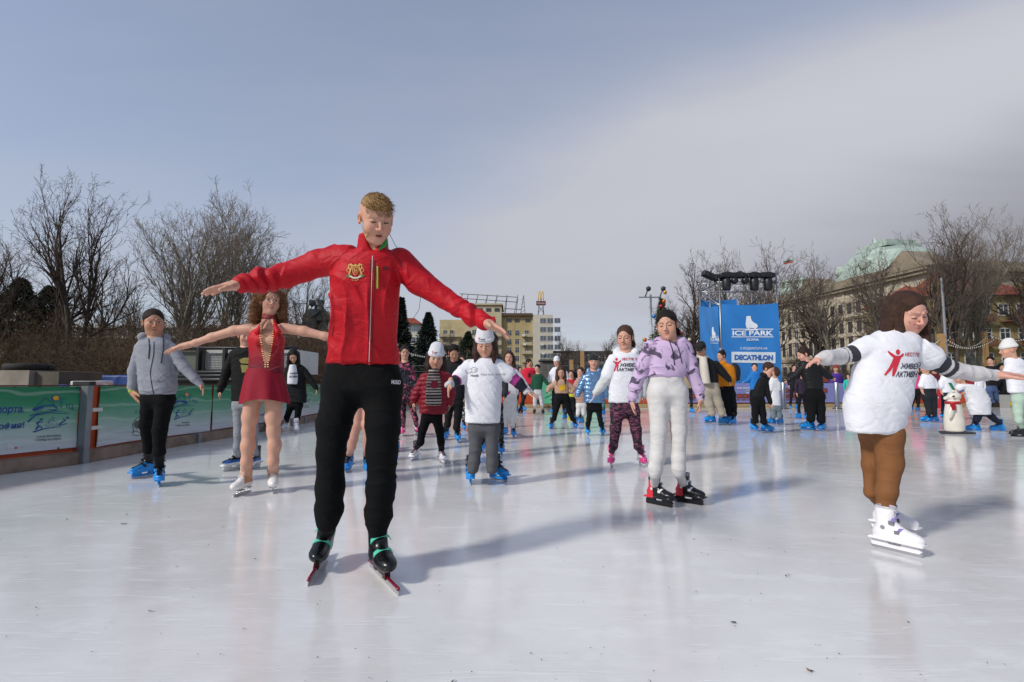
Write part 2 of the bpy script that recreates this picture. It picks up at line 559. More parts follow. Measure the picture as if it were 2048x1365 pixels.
# crossing curved cuts left by blades
rs = np.random.RandomState(21); V = []; F = []
for _ in range(430):
    far_ = True
    y0 = rs.uniform(5, 18) if far_ else rs.uniform(1.3, 6); x0 = rs.uniform(-4.6, 5.5) if not far_ else rs.uniform(-4.6, 18)
    rad = rs.uniform(1.2, 9) * (1 if rs.rand() < .5 else -1); L = rs.uniform(.25, 2.4) * (1 if far_ else .45); a0 = rs.rand() * 6.28; w = rs.uniform(.0010, .0024) * (1 if far_ else .6) * (1 + y0 * .12); n = max(4, int(L / .12)); b0 = len(V)
    x, y, a = x0, y0, a0; st = L / n
    for k in range(n + 1):
        t = 1 - abs(2 * k / n - 1) ** 2; ww = w * (.25 + .75 * t)
        lim = -4.75
        V.append((max(x, lim) - math.sin(a) * ww, y + math.cos(a) * ww, .003)); V.append((max(x, lim) + math.sin(a) * ww, y - math.cos(a) * ww, .003))
        x += math.cos(a) * st; y = min(y + math.sin(a) * st, 19.2); a += st / rad
    for k in range(n): F.append((b0 + 2 * k, b0 + 2 * k + 1, b0 + 2 * k + 3, b0 + 2 * k + 2))
tag(link('blade_cuts', mesh_np('blade_cuts', np.array(V), F, False), mat('ice_cut', (.80, .80, .80), .30, var=.12, vscale=3)), kind='stuff')
# ------------------------------------------------------------------ people
SKIN = dict(fair=srgb('#c99a83'), tan=srgb('#b98a70'), rosy=srgb('#cf9c8a'))
def unit(v): v = np.asarray(v, float); return v / (np.linalg.norm(v) + 1e-12)
def seen(p):
    """the turn at which something standing at p faces the camera squarely"""
    return math.degrees(math.atan2(-p[0], p[1]))
def topx(V):
    """photo pixel of a point of the place"""
    d = V - CAMP; f = d @ _F
    return CX + FPX * d[:, 0] / f, CY - FPX * (d @ _U) / f
def head_frame(yaw, pitch, roll):
    y, p, r = R(yaw), R(pitch), R(roll)
    Fw = np.array([math.sin(y), -math.cos(y), 0]); Rt = np.array([math.cos(y), math.sin(y), 0]); Up = np.array([0, 0, 1.0])
    F2 = Fw * math.cos(p) - Up * math.sin(p); U2 = Up * math.cos(p) + Fw * math.sin(p)
    R3 = Rt * math.cos(r) + U2 * math.sin(r); U3 = U2 * math.cos(r) - Rt * math.sin(r)
    return np.stack([R3, F2, U3], -1)          # columns: right in picture, forward, up
def head_ops(F, c, M, s, plump=0.0, mouth=0.0, nose=1.0, man=False):
    """a head in its own frame; eyes at half the head's height"""
    def w(x, y, z): return c + M @ (np.array((x, y, z)) * s)
    e = lambda x, y, z, a, b, cc, k=.02: F.u(ell(w(x, y, z), np.array((a, b, cc)) * s, M), k * s)
    e(0, -.012, .036, .076, .097, .082)
    e(0, .030, -.030, .060 + .010 * plump, .062, .078, .035)          # face
    e(0, .040, -.075, .044 + .012 * plump, .046, .040, .03)   # jaw
    e(0, .074, -.097, .018, .015, .014, .022)                          # chin
    for q in (-1, 1):
        e(q * .038, .058, -.034, .024 + .007 * plump, .026, .026 + .006 * plump, .025)      # cheek
        e(q * .0775, -.004, -.006, .010, .018, .031, .008)         # ear
        F.u(cap(w(q * .014, .093, .027), w(q * .046, .076, .025), (.0085 if man else .0050) * s, (.007 if man else .0045) * s), .014 * s)   # brow ridge
    for q in (-1, 1):
        F.sub(ell(w(q * .031, .101, .006), np.array((.019, .013, .0125)) * s, M), .012 * s)
        F.sub(ell(w(q * .083, .002, -.004), np.array((.006, .010, .018)) * s, M), .004 * s)
    for q in (-1, 1):
        F.u(ell(w(q * .031, .0795, .005), np.array((.0145, .0130, .0125)) * s, M), .003 * s)
    F.u(cap(w(0, .091, .012), w(0, .111 + .004 * nose, -.026), .0065 * s, .0095 * s), .010 * s)
    for q in (-1, 1): F.u(ell(w(q * .0115, .100, -.031), np.array((.008, .010, .007)) * s, M), .006 * s)
    F.u(cap(w(-.018, .083, -.058), w(.018, .083, -.058), .006 * s, .006 * s), .006 * s)
    F.u(ell(w(0, .089, -.0555), np.array((.016, .0085, .0055)) * s, M), .005 * s)
    F.u(ell(w(0, .088, -.0665 - .006 * mouth), np.array((.015, .0085, .006)) * s, M), .005 * s)
    F.sub(ell(w(0, .097, -.0610 - .003 * mouth), np.array((.021, .011, .0016 + .005 * mouth)) * s, M), .003 * s)
def head_colour(P, c, M, s, skin, hair, col, mouth=0.0, closed=False, makeup=False):
    Q = (P - c) @ M / s
    x, y, z = np.abs(Q[:, 0]), Q[:, 1], Q[:, 2]
    def put(m, cc, w=1.0):
        m = np.clip(m, 0, 1)[:, None] * w
        col[:] = col * (1 - m) + np.array(cc)[None] * m
    fr = y > .03
    sk = np.array(skin)
    put(fr * np.exp(-(((x - .040) / .020) ** 2 + ((z + .034) / .018) ** 2)), sk * (1.05, .74, .72), .55)
    put(fr * np.exp(-((x / .012) ** 2 + ((z + .028) / .012) ** 2)), sk * (1.03, .78, .76), .5)
    put((x > .070) & (np.abs(z + .006) < .04) & (np.abs(y) < .04), sk * (1.03, .76, .72), .6)
    lip = fr * (np.exp(-(((x / .020) ** 4 + ((z + .061 + .003 * mouth) / (.0085 + .004 * mouth)) ** 4))))
    put(lip, sk * ((.80, .34, .36) if makeup else (.86, .56, .55)), .85)
    if mouth > .3: put(fr * ((x < .014) & (np.abs(z + .0625) < .0035)), (.10, .02, .02))
    eye = fr & (((x - .031) / .0145) ** 2 + ((z - (.0035 if not closed else .001)) / (.0058 if not closed else .0040)) ** 2 < 1)
    if closed: put(eye, (.045, .03, .022))
    else:
        put(eye, (.62, .60, .58))
        put(fr & (((x - .031) / .0065) ** 2 + ((z - .0035) / .0060) ** 2 < 1), (.03, .018, .012))
        put(fr & (((x - .031) / .0165) ** 2 + ((z - .0090) / .0026) ** 2 < 1), (.03, .02, .015))
    bz = .0275 + .0035 * np.sin((x - .012) / .038 * 2.2)
    put(fr & (x > .014) & (x < .050) & (np.abs(z - bz) < .0038), np.array(hair) * .85, .5)
def hand_ops(F, w, d, fwd, s=1.0, curl=.25, spread=.12, nrm=None, rmin=0.0, thumb=1.0):
    """palm, four unequal bent fingers and a thumb; thumb side faces fwd"""
    d = unit(d); side = np.asarray(fwd, float) - d * np.dot(fwd, d)
    side = unit(side); n = np.cross(d, side)
    want = np.array(nrm if nrm is not None else (0, 0, -1.0))
    if np.dot(n, want) < 0: n = -n
    M = np.stack([d, side, n], -1)
    q = lambda a, b, c_: w + (d * a + side * b + n * c_) * s
    F.u(cap(w - d * .05 * s, q(.02, 0, 0), .026 * s, .026 * s), .02)
    F.u(ell(q(.050, 0, 0), np.array((.056, .043, .0185)) * s, M), .02 * s)
    F.u(ell(q(.032, .024, .008), np.array((.032, .017, .016)) * s, M), .015 * s)
    for i, (off, L) in enumerate(((.031, .072), (.0105, .080), (-.0105, .074), (-.030, .058))):
        a = spread * (1.2 - i * .8)
        dir_ = unit(d * math.cos(a) + side * math.sin(a)); p = q(.084 - .006 * abs(i - 1.2), off, 0)
        c = curl * (.5 + .18 * i)
        r = max(.0092 * s, rmin)
        for kk, fr in enumerate((.45, .32, .23)):
            dir2 = unit(dir_ * math.cos(c) + n * math.sin(c)); p2 = p + dir2 * L * fr * s
            F.u(cap(p, p2, r, max(r * .9, rmin)), .004 * s); p = p2; r = max(r * .9, rmin); c += curl * (.9 + .1 * i)
    p = q(.022, .030, .006); r = max(.0125 * s, rmin)
    for kk, (L, ang) in enumerate(((.035, .95 * thumb), (.030, .70 * thumb), (.024, .50 * thumb))):
        dir2 = unit(d * math.cos(ang) + side * math.sin(ang) + n * .25); p2 = p + dir2 * L * s
        F.u(cap(p, p2, r, max(r * .88, rmin)), .006 * s); p = p2; r = max(r * .88, rmin)
# ---- skates: one template per kind, in its own frame (toe along +y, ground at z = 0), then copied
_sk = {}
def skate_parts(kind, h):
    key = (kind, round(h, 4))
    if key in _sk: return _sk[key]
    parts = []
    def srf(name, F, lo, hi, m, cf=None, hh=None):
        V, Q = surface(F, lo, hi, hh or h)
        me = mesh_np(name, V, Q)
        if cf is not None: setcol(me, cf(V))
        me.materials.append(m); parts.append((name, me, name != 'boot'))
    def mbm(name, b, m, smooth=False):
        me = mesh_np(name, np.array(b.v), b.f, smooth); me.materials.append(m); parts.append((name, me, True))
    C = dict(
        blue=dict(a='#1c8fe0', cuff='#16181b', holder='#1c8fe0', strap='#121316', liner='#1b1c1f'),
        bluewhite=dict(a='#14161a', cuff='#1a1c20', holder='#c9ccd0', strap='#e8e8e8', liner='#2f66b5'),
        figure=dict(a='#e6e3df', cuff='#e6e3df', holder=None, strap='#c9c6c0', liner='#e6e3df'),
        pinkwhite=dict(a='#ecebee', cuff='#5a565c', holder='#e6e6ea', strap='#b0417e', liner='#5a565c'),
        pink=dict(a='#ececf0', cuff='#f0eef2', holder='#e6e6ea', strap='#e0307c', liner='#e0307c'),
        red=dict(a='#15161a', cuff='#d22f3c', holder='#15151a', strap='#e9e9ea', liner='#1a1b1f'),
        white=dict(a='#eceaec', cuff='#eceaec', holder='#e4e3e6', strap='#8a79b8', liner='#e9e8ea'),
        speed=dict(a='#0c0d0f', cuff='#101113', holder=None, strap='#4fc3a4', liner='#0d0e10'),
        black=dict(a='#17181b', cuff='#1a1b1e', holder='#1b1c1f', strap='#3a3b3e', liner='#1a1b1e'))[kind]
    sole = .060 if kind != 'speed' else .062
    sh = mat('skate_shell_' + kind, C['a'], .28 if kind not in ('figure',) else .45, bump=.08, bscale=60, attr=True, var=.05, vscale=20)
    dark = mat('skate_lining_' + kind, C['liner'], .75, bump=.4, bscale=120)
    strap = mat('skate_strap_' + kind, C['strap'], .5)
    steel = mat('blade_steel', (.62, .63, .65), .22, metal=1.0)
    B = Field()
    top = .235 if kind not in ('speed',) else .185
    B.u(ell((0, .085, sole + .036), (.045, .072, .036)))                       # toe box
    B.u(ell((0, .02, sole + .036), (.040, .095, .038)), .03)
    B.u(ell((0, -.070, sole + .045), (.036, .050, .050)), .03)                  # heel
    B.u(cap((0, .035, sole + .060), (0, -.035, sole + .105), .034, .040), .03)  # instep
    B.u(loft([((0, -.045, sole + .02), .037, .048), ((0, -.045, sole + .09), .039, .050), ((0, -.040, top + .02), .045, .056), ((0, -.038, top + .04), .045, .058)], rnd=.012), .02)
    B.sub(rbox((0, 0, sole - .048), (.2, .3, .05), .002), .004)
    B.sub(loft([((0, -.034, top - .03), .030, .040), ((0, -.034, top + .10), .036, .050)], rnd=.005), .004)
    if kind in ('blue', 'white', 'pinkwhite', 'pink', 'red', 'bluewhite', 'black'):
        # moulded cuff and rib round the sole
        B.u(rbox((0, .012, sole + .010), (.046, .148, .008), .008), .01)
    ca, cc, cl = np.array(srgb(C['a'])), np.array(srgb(C['cuff'])), np.array(srgb(C['liner']))
    def cf(V):
        col = np.tile(ca, (len(V), 1)).astype(float)
        y, z, x = V[:, 1], V[:, 2], np.abs(V[:, 0])
        tongue = (z > sole + .055) & (y > -.035 + .0 * z) & (x < .024 + .02 * (z > sole + .11)) & (y > .085 - (z - sole) * .9)
        if kind == 'blue':
            col[(z > sole + .105) & (y > -.055)] = cl
            col[tongue] = cl
        elif kind == 'bluewhite':
            col[(z < sole + .035)] = srgb('#d6d9dc'); col[(z > sole + .035) & (z < sole + .07) & (x > .02)] = srgb('#2a63b4')
        elif kind == 'figure':
            col[(z > sole + .045) & (y < .060 - (z - sole) * .35)] = srgb('#b98a68')
        elif kind == 'red':
            col[(y < -.035) & (z < top - .02)] = cc; col[(z > top + .01)] = srgb('#8f9094')
        elif kind == 'pink':
            col[(z < sole + .06) & (y > .03)] = srgb('#e2458c'); col[tongue] = srgb('#e2609a')
        elif kind == 'pinkwhite':
            col[(z > top - .005)] = cc; col[tongue] = cc
        elif kind == 'white':
            col[(z > top + .02)] = srgb('#b9b6bd')
        elif kind == 'speed':
            col[(z > top + .028)] = srgb('#6f6148')
        return col
    srf('boot', B, (-.07, -.16, .03), (.07, .18, top + .06), sh, cf)
    # straps / buckles / laces over the instep
    def band(y, z, hw, w, t=.004, tilt=.6, name='strap', m=strap, wrap=.78):
        b = MB(); N = 14; rows = []
        for i in range(N + 1):
            a = (-1 + 2 * i / N) * math.pi * .5 * wrap
            x = hw * math.sin(a) * 1.03; up = math.cos(a)
            c0 = np.array((x, y + up * .030 * tilt, z + up * .034))
            nrm = unit((math.sin(a), .5 * up * tilt, up)); tg = np.array((0, tilt * .75, -.66)); tg = unit(tg - nrm * np.dot(tg, nrm))
            rows.append([c0 + tg * w + nrm * .001, c0 + tg * w + nrm * t, c0 - tg * w + nrm * t, c0 - tg * w + nrm * .001])
        Vv = [p for r_ in rows for p in r_]; Ff = []
        for i in range(N):
            for k in range(4): Ff.append((i * 4 + k, i * 4 + (k + 1) % 4, (i + 1) * 4 + (k + 1) % 4, (i + 1) * 4 + k))
        b.add(Vv, Ff); mbm(name, b, m)
    if kind in ('blue', 'white', 'pinkwhite', 'pink', 'red', 'black', 'speed'):
        band(.028, sole + .056, .043, .009 if kind != 'speed' else .012)
        band(-.004, sole + .110, .046, .009 if kind != 'speed' else .012, tilt=.55)
        if kind in ('blue', 'black'): band(-.018, sole + .155, .050, .011, tilt=.4)
        if kind in ('white', 'red', 'blue', 'pink'):
            for bx3 in ((.040, .030, sole + .068), (-.040, .030, sole + .068), (.042, .002, sole + .120), (-.042, .002, sole + .120)):
                b = MB(); b.box(bx3, (.008, .013, .010)); mbm('buckle', b, mat('buckle_' + kind, {'white': '#77767c', 'red': '#e4e4e6', 'blue': '#101114', 'pink': '#f4f0f4'}[kind], .35))
            b = MB()
            for q in (-1, 1): b.lathe((q * .038, -.045, sole + .085), [(.0, -.012), (.012, -.012), (.012, .010), (.0, .010)], 12, M=[[0, 0, q], [0, 1, 0], [1, 0, 0]])
            mbm('ankle_rivet', b, mat('rivet_' + kind, {'white': '#8c8b92', 'red': '#cfcfd2', 'blue': '#1b1c20', 'pink': '#d7d5dc'}[kind], .35))
    if kind in ('bluewhite', 'figure', 'blue'):
        b = MB()
        for i in range(6):
            z = sole + .072 + i * .022; y = .055 - i * .013; q = 1 if i % 2 else -1
            b.tube([(-.024 * q, y, z), (0, y + .013, z + .008), (.024 * q, y - .004, z + .020)], .0026, 5)
        mbm('laces', b, mat('laces_' + kind, {'bluewhite': '#e9e9ea', 'figure': '#efece6', 'blue': '#0e0f11'}[kind], .8))
    # blade and its holder
    if kind == 'speed':
        b = MB()
        b.box((0, .075, sole - .014), (.013, .020, .022)); b.box((0, .003, sole - .024), (.010, .075, .006)); b.box((0, -.068, sole - .012), (.013, .020, .022))
        mbm('blade_cup', b, mat('blade_cup', '#3a1418', .3, metal=.6))
        b = MB(); b.tube([(0, -.195, .032), (0, -.19, .034), (0, .235, .034), (0, .245, .030)], .0080, 10)
        mbm('blade_tube', b, mat('blade_tube', '#8e1230', .22, metal=.5, coat=.6), True)
        b = MB(); b.box((0, .025, .017), (.0012, .215, .017)); mbm('blade', b, steel)
    elif C['holder'] is None:
        b = MB(); b.box((0, .055, sole - .006), (.030, .040, .004)).box((0, -.075, sole - .006), (.026, .030, .004))
        for y in (.085, .045, -.06, -.09): b.tube([(0, y, sole - .004), (0, y - .008, .022)], .006, 6)
        mbm('blade_holder', b, steel)
        b = MB(); b.prism([(-.13, .014), (-.12, .0), (.11, 0), (.13, .012), (.135, .030), (.115, .026), (.08, .026), (-.10, .026)], (-.002, 0, 0), (0, 1, 0), (0, 0, 1), (1, 0, 0), .004)
        mbm('blade', b, steel)
    else:
        hm = mat('skate_holder_' + kind, C['holder'], .3)
        prof = [(-.125, .020), (.125, .020), (.142, .034), (.130, .044), (.118, sole + .004), (.045, sole + .004), (.030, .040), (-.030, .040), (-.045, sole + .004), (-.112, sole + .004), (-.128, .040)]
        b = MB(); b.prism(prof, (-.011, 0, 0), (0, 1, 0), (0, 0, 1), (1, 0, 0), .022); mbm('blade_holder', b, hm)
        b = MB(); b.prism([(-.135, .012), (-.125, .0), (.125, 0), (.140, .010), (.140, .022), (-.135, .022)], (-.0018, 0, 0), (0, 1, 0), (0, 0, 1), (1, 0, 0), .0036)
        mbm('blade', b, steel if kind != 'red' else mat('blade_dark', '#17171a', .3))
    _sk[key] = parts
    return parts
def skate(parent, kind, px, py, yaw, roll=0.0, pitch=0.0, s=1.0, lift=0.0, h=.008, far=False):
    """stands on the ice where its blade touches in the picture; returns the ankle"""
    base = gnd(px, py); base[2] = lift; yaw = yaw + seen(base)
    M = Matrix.Rotation(R(yaw) + math.pi, 4, 'Z') @ Matrix.Rotation(R(pitch), 4, 'X') @ Matrix.Rotation(R(roll), 4, 'Y')
    M = Matrix.Translation(Vector(base)) @ M @ Matrix.Scale(s, 4)
    parts = skate_parts(kind, h)
    pm = Matrix.Translation(-Vector(parent.location))
    root = None
    for name, me, isc in parts:
        if not isc:
            root = bpy.data.objects.new('skate', me); COL.objects.link(root); root.parent = parent; root.matrix_local = pm @ M
        elif not far or name in ('blade_holder', 'blade', 'strap'):
            o = bpy.data.objects.new(name, me); COL.objects.link(o); o.parent = root
    an = M @ Vector((0, -.042, .190)); lo = M @ Vector((0, -.042, .15))
    return np.array(an), np.array(lo)
BLACK_PANTS = '#131417'
CNT = 0
PEOPLE = {}
def person(key, label, Y, head, tor, aL, aR, gL, gR, fL, fR, hL=None, hR=None, skin='fair', hair=('short', '#33241c'),
           top=None, sleeve=None, pants=None, shoes='blue', u=1.0, fwd=0.0, plump=.0, mouth=.0, closed=False, makeup=False,
           wr=.004, ratio=.62, collar=None, handn=(None, None), curl=.25, man=False, sock='#17181a', slim_k=.90, group=None,
           pk=.04, h=None, armk=.014, legwr=None, spread=.12, handsc=None):
    """everything traced at its own depth; tor rows (y, x0, x1[, dy]); limbs (x, y, r[, dy]) in photo pixels"""
    global CNT; CNT += 1
    t0 = time.time()
    far = Y > 9.0
    hh = h or max(.0045, Y * .00125)
    base = gnd(*(fL or fR)[:2]) if fL or fR else np.array((0, Y, 0))
    bx = at(sum(r[1] + r[2] for r in tor) / 2 / len(tor), 800, Y)
    root = empty('person', (bx[0], Y, 0), label, 'person', group)
    def J(p):
        dy = p[3] if len(p) > 3 else 0.0
        return at(p[0], p[1], Y + dy), p[2] * pxm(Y + dy) * slim_k
    px = pxm(Y)
    skn = SKIN[skin] if skin in SKIN else srgb(skin)
    haircol = srgb(hair[1])
    fwd = fwd + seen(bx)
    FW = np.array([math.sin(R(fwd)), -math.cos(R(fwd)), 0.0])
    # feet
    ank = [None, None]
    for i, f in enumerate((fL, fR)):
        if f is None: continue
        kind = f[6] if len(f) > 6 else shoes
        ank[i] = skate(root, kind, f[0], f[1], f[2], f[3] if len(f) > 3 else 0, f[4] if len(f) > 4 else 0, u * (1.12 if kind not in ('speed', 'figure') else 1.0), f[5] if len(f) > 5 else 0, max(.006, min(.014, Y * .0011)), far)
    arms = [[J(p) for p in (aL or [])], [J(p) for p in (aR or [])]]
    legs = [[J(p) for p in (gL or [])], [J(p) for p in (gR or [])]]
    for i in (0, 1):
        if legs[i] and ank[i] is not None:
            legs[i] = legs[i] + [(ank[i][0], .044 * u), (ank[i][1], .038 * u)]
    rows = []
    for r in tor:
        dy = r[3] if len(r) > 3 else 0.0
        c = at((r[1] + r[2]) / 2, r[0], Y + dy); a = (r[2] - r[1]) / 2 * pxm(Y + dy) * .955
        rows.append((c, a, max(a * ratio * (r[4] if len(r) > 4 else 1), .05 * u)))
    hx, hy, hpx, hyaw, hpit, hrol = head[:6]; hdy = head[6] if len(head) > 6 else 0.0
    hc = at(hx, hy, Y + hdy); hs = hpx * pxm(Y + hdy) / .235 * .94; HM = head_frame(hyaw + seen(hc), hpit, hrol)
    # ---- body: one continuous mesh
    Bf = Field()
    neck0 = rows[0][0] + np.array((0, 0, .01)); neck1 = hc + HM @ (np.array((0, -.022, -.055)) * hs)
    nr = .056 * hs * (1 + .1 * plump)
    Bf.u(cap(neck0 - (0, 0, .03 * u), neck1, nr * 1.05, nr * .95))
    slim = [(c, a * (.86 if i_ < len(rows) - 2 else .62), b * (.86 if i_ < len(rows) - 2 else .62)) for i_, (c, a, b) in enumerate(rows)]
    if len(slim) > 1: Bf.u(loft(slim, rnd=.03 * u), .03 * u)
    bare_arm = sleeve == 'bare'; bare_leg = pants == 'bare'
    for i in (0, 1):
        A = arms[i]
        if A:
            k_ = 1.0 if bare_arm else .62
            Bf.chain([(p, r * k_) for p, r in A], .03 * u)
            hn = (hL, hR)[i]
            wv = A[-1][0]; d = A[-1][0] - A[-2][0]
            if hn is not None: d = at(hn[0], hn[1], Y + (hn[2] if len(hn) > 2 else 0)) - wv
            L = np.linalg.norm(d); nrm = handn[i]
            sgn = -1 if i == 0 else 1
            if nrm is None:
                dd = unit(d)
                nrm = (0, 0, -1) if abs(dd[2]) < .75 else (-sgn, 0, 0)
            hsc = handsc or (np.clip(L / .175, .62, 1.08) if hn is not None else .95 * u)
            hand_ops(Bf, wv, d, FW, hsc, curl, spread, nrm, rmin=hh * .62)
        Lg = legs[i]
        if Lg:
            k_ = 1.0 if bare_leg else .75
            Bf.chain([(p, r * k_) for p, r in Lg], .04 * u)
    if legs[0] and legs[1]:
        k_ = .9 if bare_leg else .45; Bf.u(cap(legs[0][0][0], legs[1][0][0], legs[0][0][1] * k_, legs[1][0][1] * k_), .01)
        if rows and bare_leg: Bf.u(cap((legs[0][0][0] + legs[1][0][0]) / 2, rows[-1][0], .05 * u, .05 * u), .05)
    pts = [p for c in arms + legs for p, r in c] + [r_[0] for r_ in rows] + [hc]
    lo, hi = lo_hi(pts, .26)
    Hf = Field(); Hf.u(cap(rows[0][0] + np.array((0, 0, -.01)), neck1, nr, nr * .93)); head_ops(Hf, hc, HM, hs, plump, mouth, 1.0 if man else .4, man)
    V1, Q1 = surface(Bf, lo, hi, hh)
    col1 = np.tile(np.array(skn), (len(V1), 1)).astype(float)
    if pants != 'bare' and legs[0]: col1[V1[:, 2] < .36 * u] = srgb(sock)
    hl, hhi = lo_hi([hc, rows[0][0]], .17 * hs)
    V2, Q2 = surface(Hf, hl, hhi, max(.0028, hh * .55))
    col2 = np.tile(np.array(skn), (len(V2), 1)).astype(float)
    head_colour(V2, hc, HM, hs, skn, haircol, col2, mouth, closed, makeup)
    V = np.concatenate([V1, V2]); Q = np.concatenate([Q1, Q2 + len(V1)])
    skm = mat('skin', (.6, .4, .3), .55, attr=True, var=.04, vscale=25, sss=.12, spec=.35)
    body = worldpart('body', V, Q, skm, root, True, np.concatenate([col1, col2]))
    info = dict(root=root, hc=hc, HM=HM, hs=hs, Y=Y, rows=rows, arms=arms, legs=legs, hh=hh, body=body, FW=FW, u=u, ank=ank)
    # ---- trousers
    if pants and pants != 'bare' and (legs[0] or legs[1]):
        Pf = Field()
        for Lg in legs:
            if Lg and len(Lg) < 4: Pf.chain(Lg, .03 * u)
            elif Lg: Pf.chain([(p, r) for p, r in Lg[:-2]] + [(Lg[-2][0] * .35 + Lg[-1][0] * .65, min(Lg[-3][1] * pants.get('cuff', .95), pants.get('cr', .040) * u))], .03 * u)
        if legs[0] and legs[1]:
            Pf.u(cap(legs[0][0][0], legs[1][0][0], legs[0][0][1], legs[1][0][1]), pk * u)
            c = (legs[0][0][0] + legs[1][0][0]) / 2
            wa = np.linalg.norm(legs[0][0][0] - legs[1][0][0]) / 2 + legs[0][0][1]
            Pf.u(loft([(c - (0, 0, .02), wa * .85, wa * .56), (c + (0, 0, .06 * u), wa * .92, wa * .60), (rows[-1][0] + (0, 0, .05), rows[-1][1] * .9, rows[-1][2] * .9)], rnd=.02), .05 * u)
        Pf.disp.append(wrinkle((legwr if legwr is not None else wr) * 1.1, 26 / u, (0, 0, 1), 1.6, CNT))
        lo2, hi2 = lo_hi([p for c in legs for p, r in c] + [rows[-1][0]], .2)
        V, Q = surface(Pf, lo2, hi2, hh)
        pm_ = pants.get('mat') or mat('trousers', pants.get('col', '#333333'), pants.get('rough', .9), spec=.2, bump=pants.get('bump', .75), bscale=7, aniso=(1, 1, 1.6), dist=1.4, bdet=2, var=.08, vscale=14, attr='cf' in pants)
        cf = pants.get('cf')
        info['pants'] = worldpart(pants.get('name', 'trousers'), V, Q, pm_, root, True, None if cf is None else cf(V))
    # ---- sleeves of a garment worn below the top, then the top itself
    def make_top(spec, arm_chains, rws, name):
        Tf = Field()
        Tf.u(loft(rws, rnd=spec.get('rnd', .02) * u, ex=spec.get('ex', 2.3)))
        for A in arm_chains:
            if A: Tf.chain([(p, r) for p, r in A], armk * u)
        pf = spec.get('puff')
        W_ = spec.get('wr', wr)
        if W_: Tf.disp.append(wrinkle(W_ * 1.3, 25 / u, spec.get('wax', (0, 0, 1)), 1.5, CNT + 3))
        if spec.get('bunch'):
            for A in arm_chains:
                p1, p0 = A[-1][0], A[-3][0]; ax_ = unit(p0 - p1)
                def bn(P, p1=p1, ax_=ax_, am=spec['bunch']):
                    t = (P - V3(p1)) @ V3(ax_); dl = np.linalg.norm(P - V3(p1) - t[:, None] * V3(ax_), axis=1)
                    m = np.exp(-((t - .09) / .09) ** 2) * (dl < .14)
                    return (am * m * (.8 - 1.5 * np.abs(np.sin(t * 52 + 1.4 * np.sin(P[:, 2] * 24 + P[:, 1] * 17))))).astype(np.float32)
                Tf.disp.append(bn)
        if pf:
            fz = pf
            Tf.disp.append(lambda P: (-.010 * np.abs(np.sin(P[:, 2] * math.pi / fz + .6 * np.sin(P[:, 0] * 9))) + .004).astype(np.float32))
        if spec.get('neck', True):
            n_ = rws[0][0]
            Tf.sub(loft([(n_ + (0, -.012, -.028 * u), .048 * hs, .047 * hs), (n_ + (0, -.012, .12), .064 * hs, .064 * hs)], rnd=.01), .012)
        if collar == 'high' or spec.get('collar') == 'high':
            n_ = rws[0][0]
            Cf = (n_ + neck1) / 2
            Tf.u(loft([(n_ - (0, 0, .03), .080 * hs, .080 * hs), (Cf + (0, -.002, .012), .072 * hs, .074 * hs)], rnd=.006), .012)
            Tf.sub(loft([(n_ - (0, 0, .0), .060 * hs, .060 * hs), (Cf + (0, -.01, .12), .066 * hs, .068 * hs)], rnd=.004), .003)
        if spec.get('vneck'):
            n_ = rws[0][0]; Tf.sub(ell(n_ + FW * .088 * hs + (0, 0, .045), (.036 * hs, .050 * hs, .075 * hs)), .008)
        if spec.get('hood'):
            n_ = rws[0][0]
            for k_ in range(7):
                a_ = math.pi * (k_ / 6.0)
                q_ = n_ + FW * -math.sin(a_) * .085 * hs + np.array([math.cos(R(fwd)), math.sin(R(fwd)), 0]) * math.cos(a_) * .088 * hs
                Tf.u(ell(q_ + (0, 0, -.006 + .018 * math.sin(a_)), (.042 * hs, .045 * hs, .036 * hs)), .03)
        pts_ = [r_[0] for r_ in rws] + [p for A in arm_chains for p, r in A]
        l_, h_ = lo_hi(pts_, .24)
        V, Q = surface(Tf, l_, h_, hh)
        m_ = spec.get('mat') or mat('cloth', spec.get('col', '#888888'), spec.get('rough', .8), metal=spec.get('metal', 0), bump=spec.get('bump', 1.0), bscale=7, aniso=(1, 1, 1.6), dist=1.4, bdet=2, var=.05, vscale=9, attr='cf' in spec, spec=.3)
        cf = spec.get('cf')
        return worldpart(name, V, Q, m_, root, True, None if cf is None else cf(V))
    if isinstance(sleeve, dict):
        Sf = Field()
        n0 = sleeve.get('from', 0)
        for A in arms:
            if A: Sf.chain([(p, r * sleeve.get('k', 1.0)) for p, r in A[n0:]], .02)
        Sf.disp.append(wrinkle(sleeve.get('wr', .005), 26, (1, 0, 0), 2.0, CNT + 9))
        l_, h_ = lo_hi([p for A in arms for p, r in A], .15)
        V, Q = surface(Sf, l_, h_, hh)
        cf = sleeve.get('cf')
        info['sleeve'] = worldpart('sleeve', V, Q, sleeve.get('mat') or mat('cloth', sleeve.get('col', '#999999'), .85, bump=1.4, bscale=9, dist=1.4, bdet=2, var=.05, vscale=9, attr=cf is not None), root, True, None if cf is None else cf(V))
    if top:
        ac = arms
        if top.get('short'):
            ac = []
            for A in arms:
                if not A: continue
                k_ = top['short']; B_ = [(p, r * 1.16) for p, r in A[:2]]
                B_[1] = (B_[0][0] * (1 - k_) + A[1][0] * k_, A[1][1] * 1.32); ac.append(B_)
        elif sleeve == 'bare' or top.get('sleeveless'): ac = []
        info['top'] = make_top(top, ac, rows, top.get('name', 'jacket'))
    # ---- hair
    info['hair'] = hair_part(root, hair, hc, HM, hs, hh, Y, rows, far)
    PEOPLE[key] = info
    return info
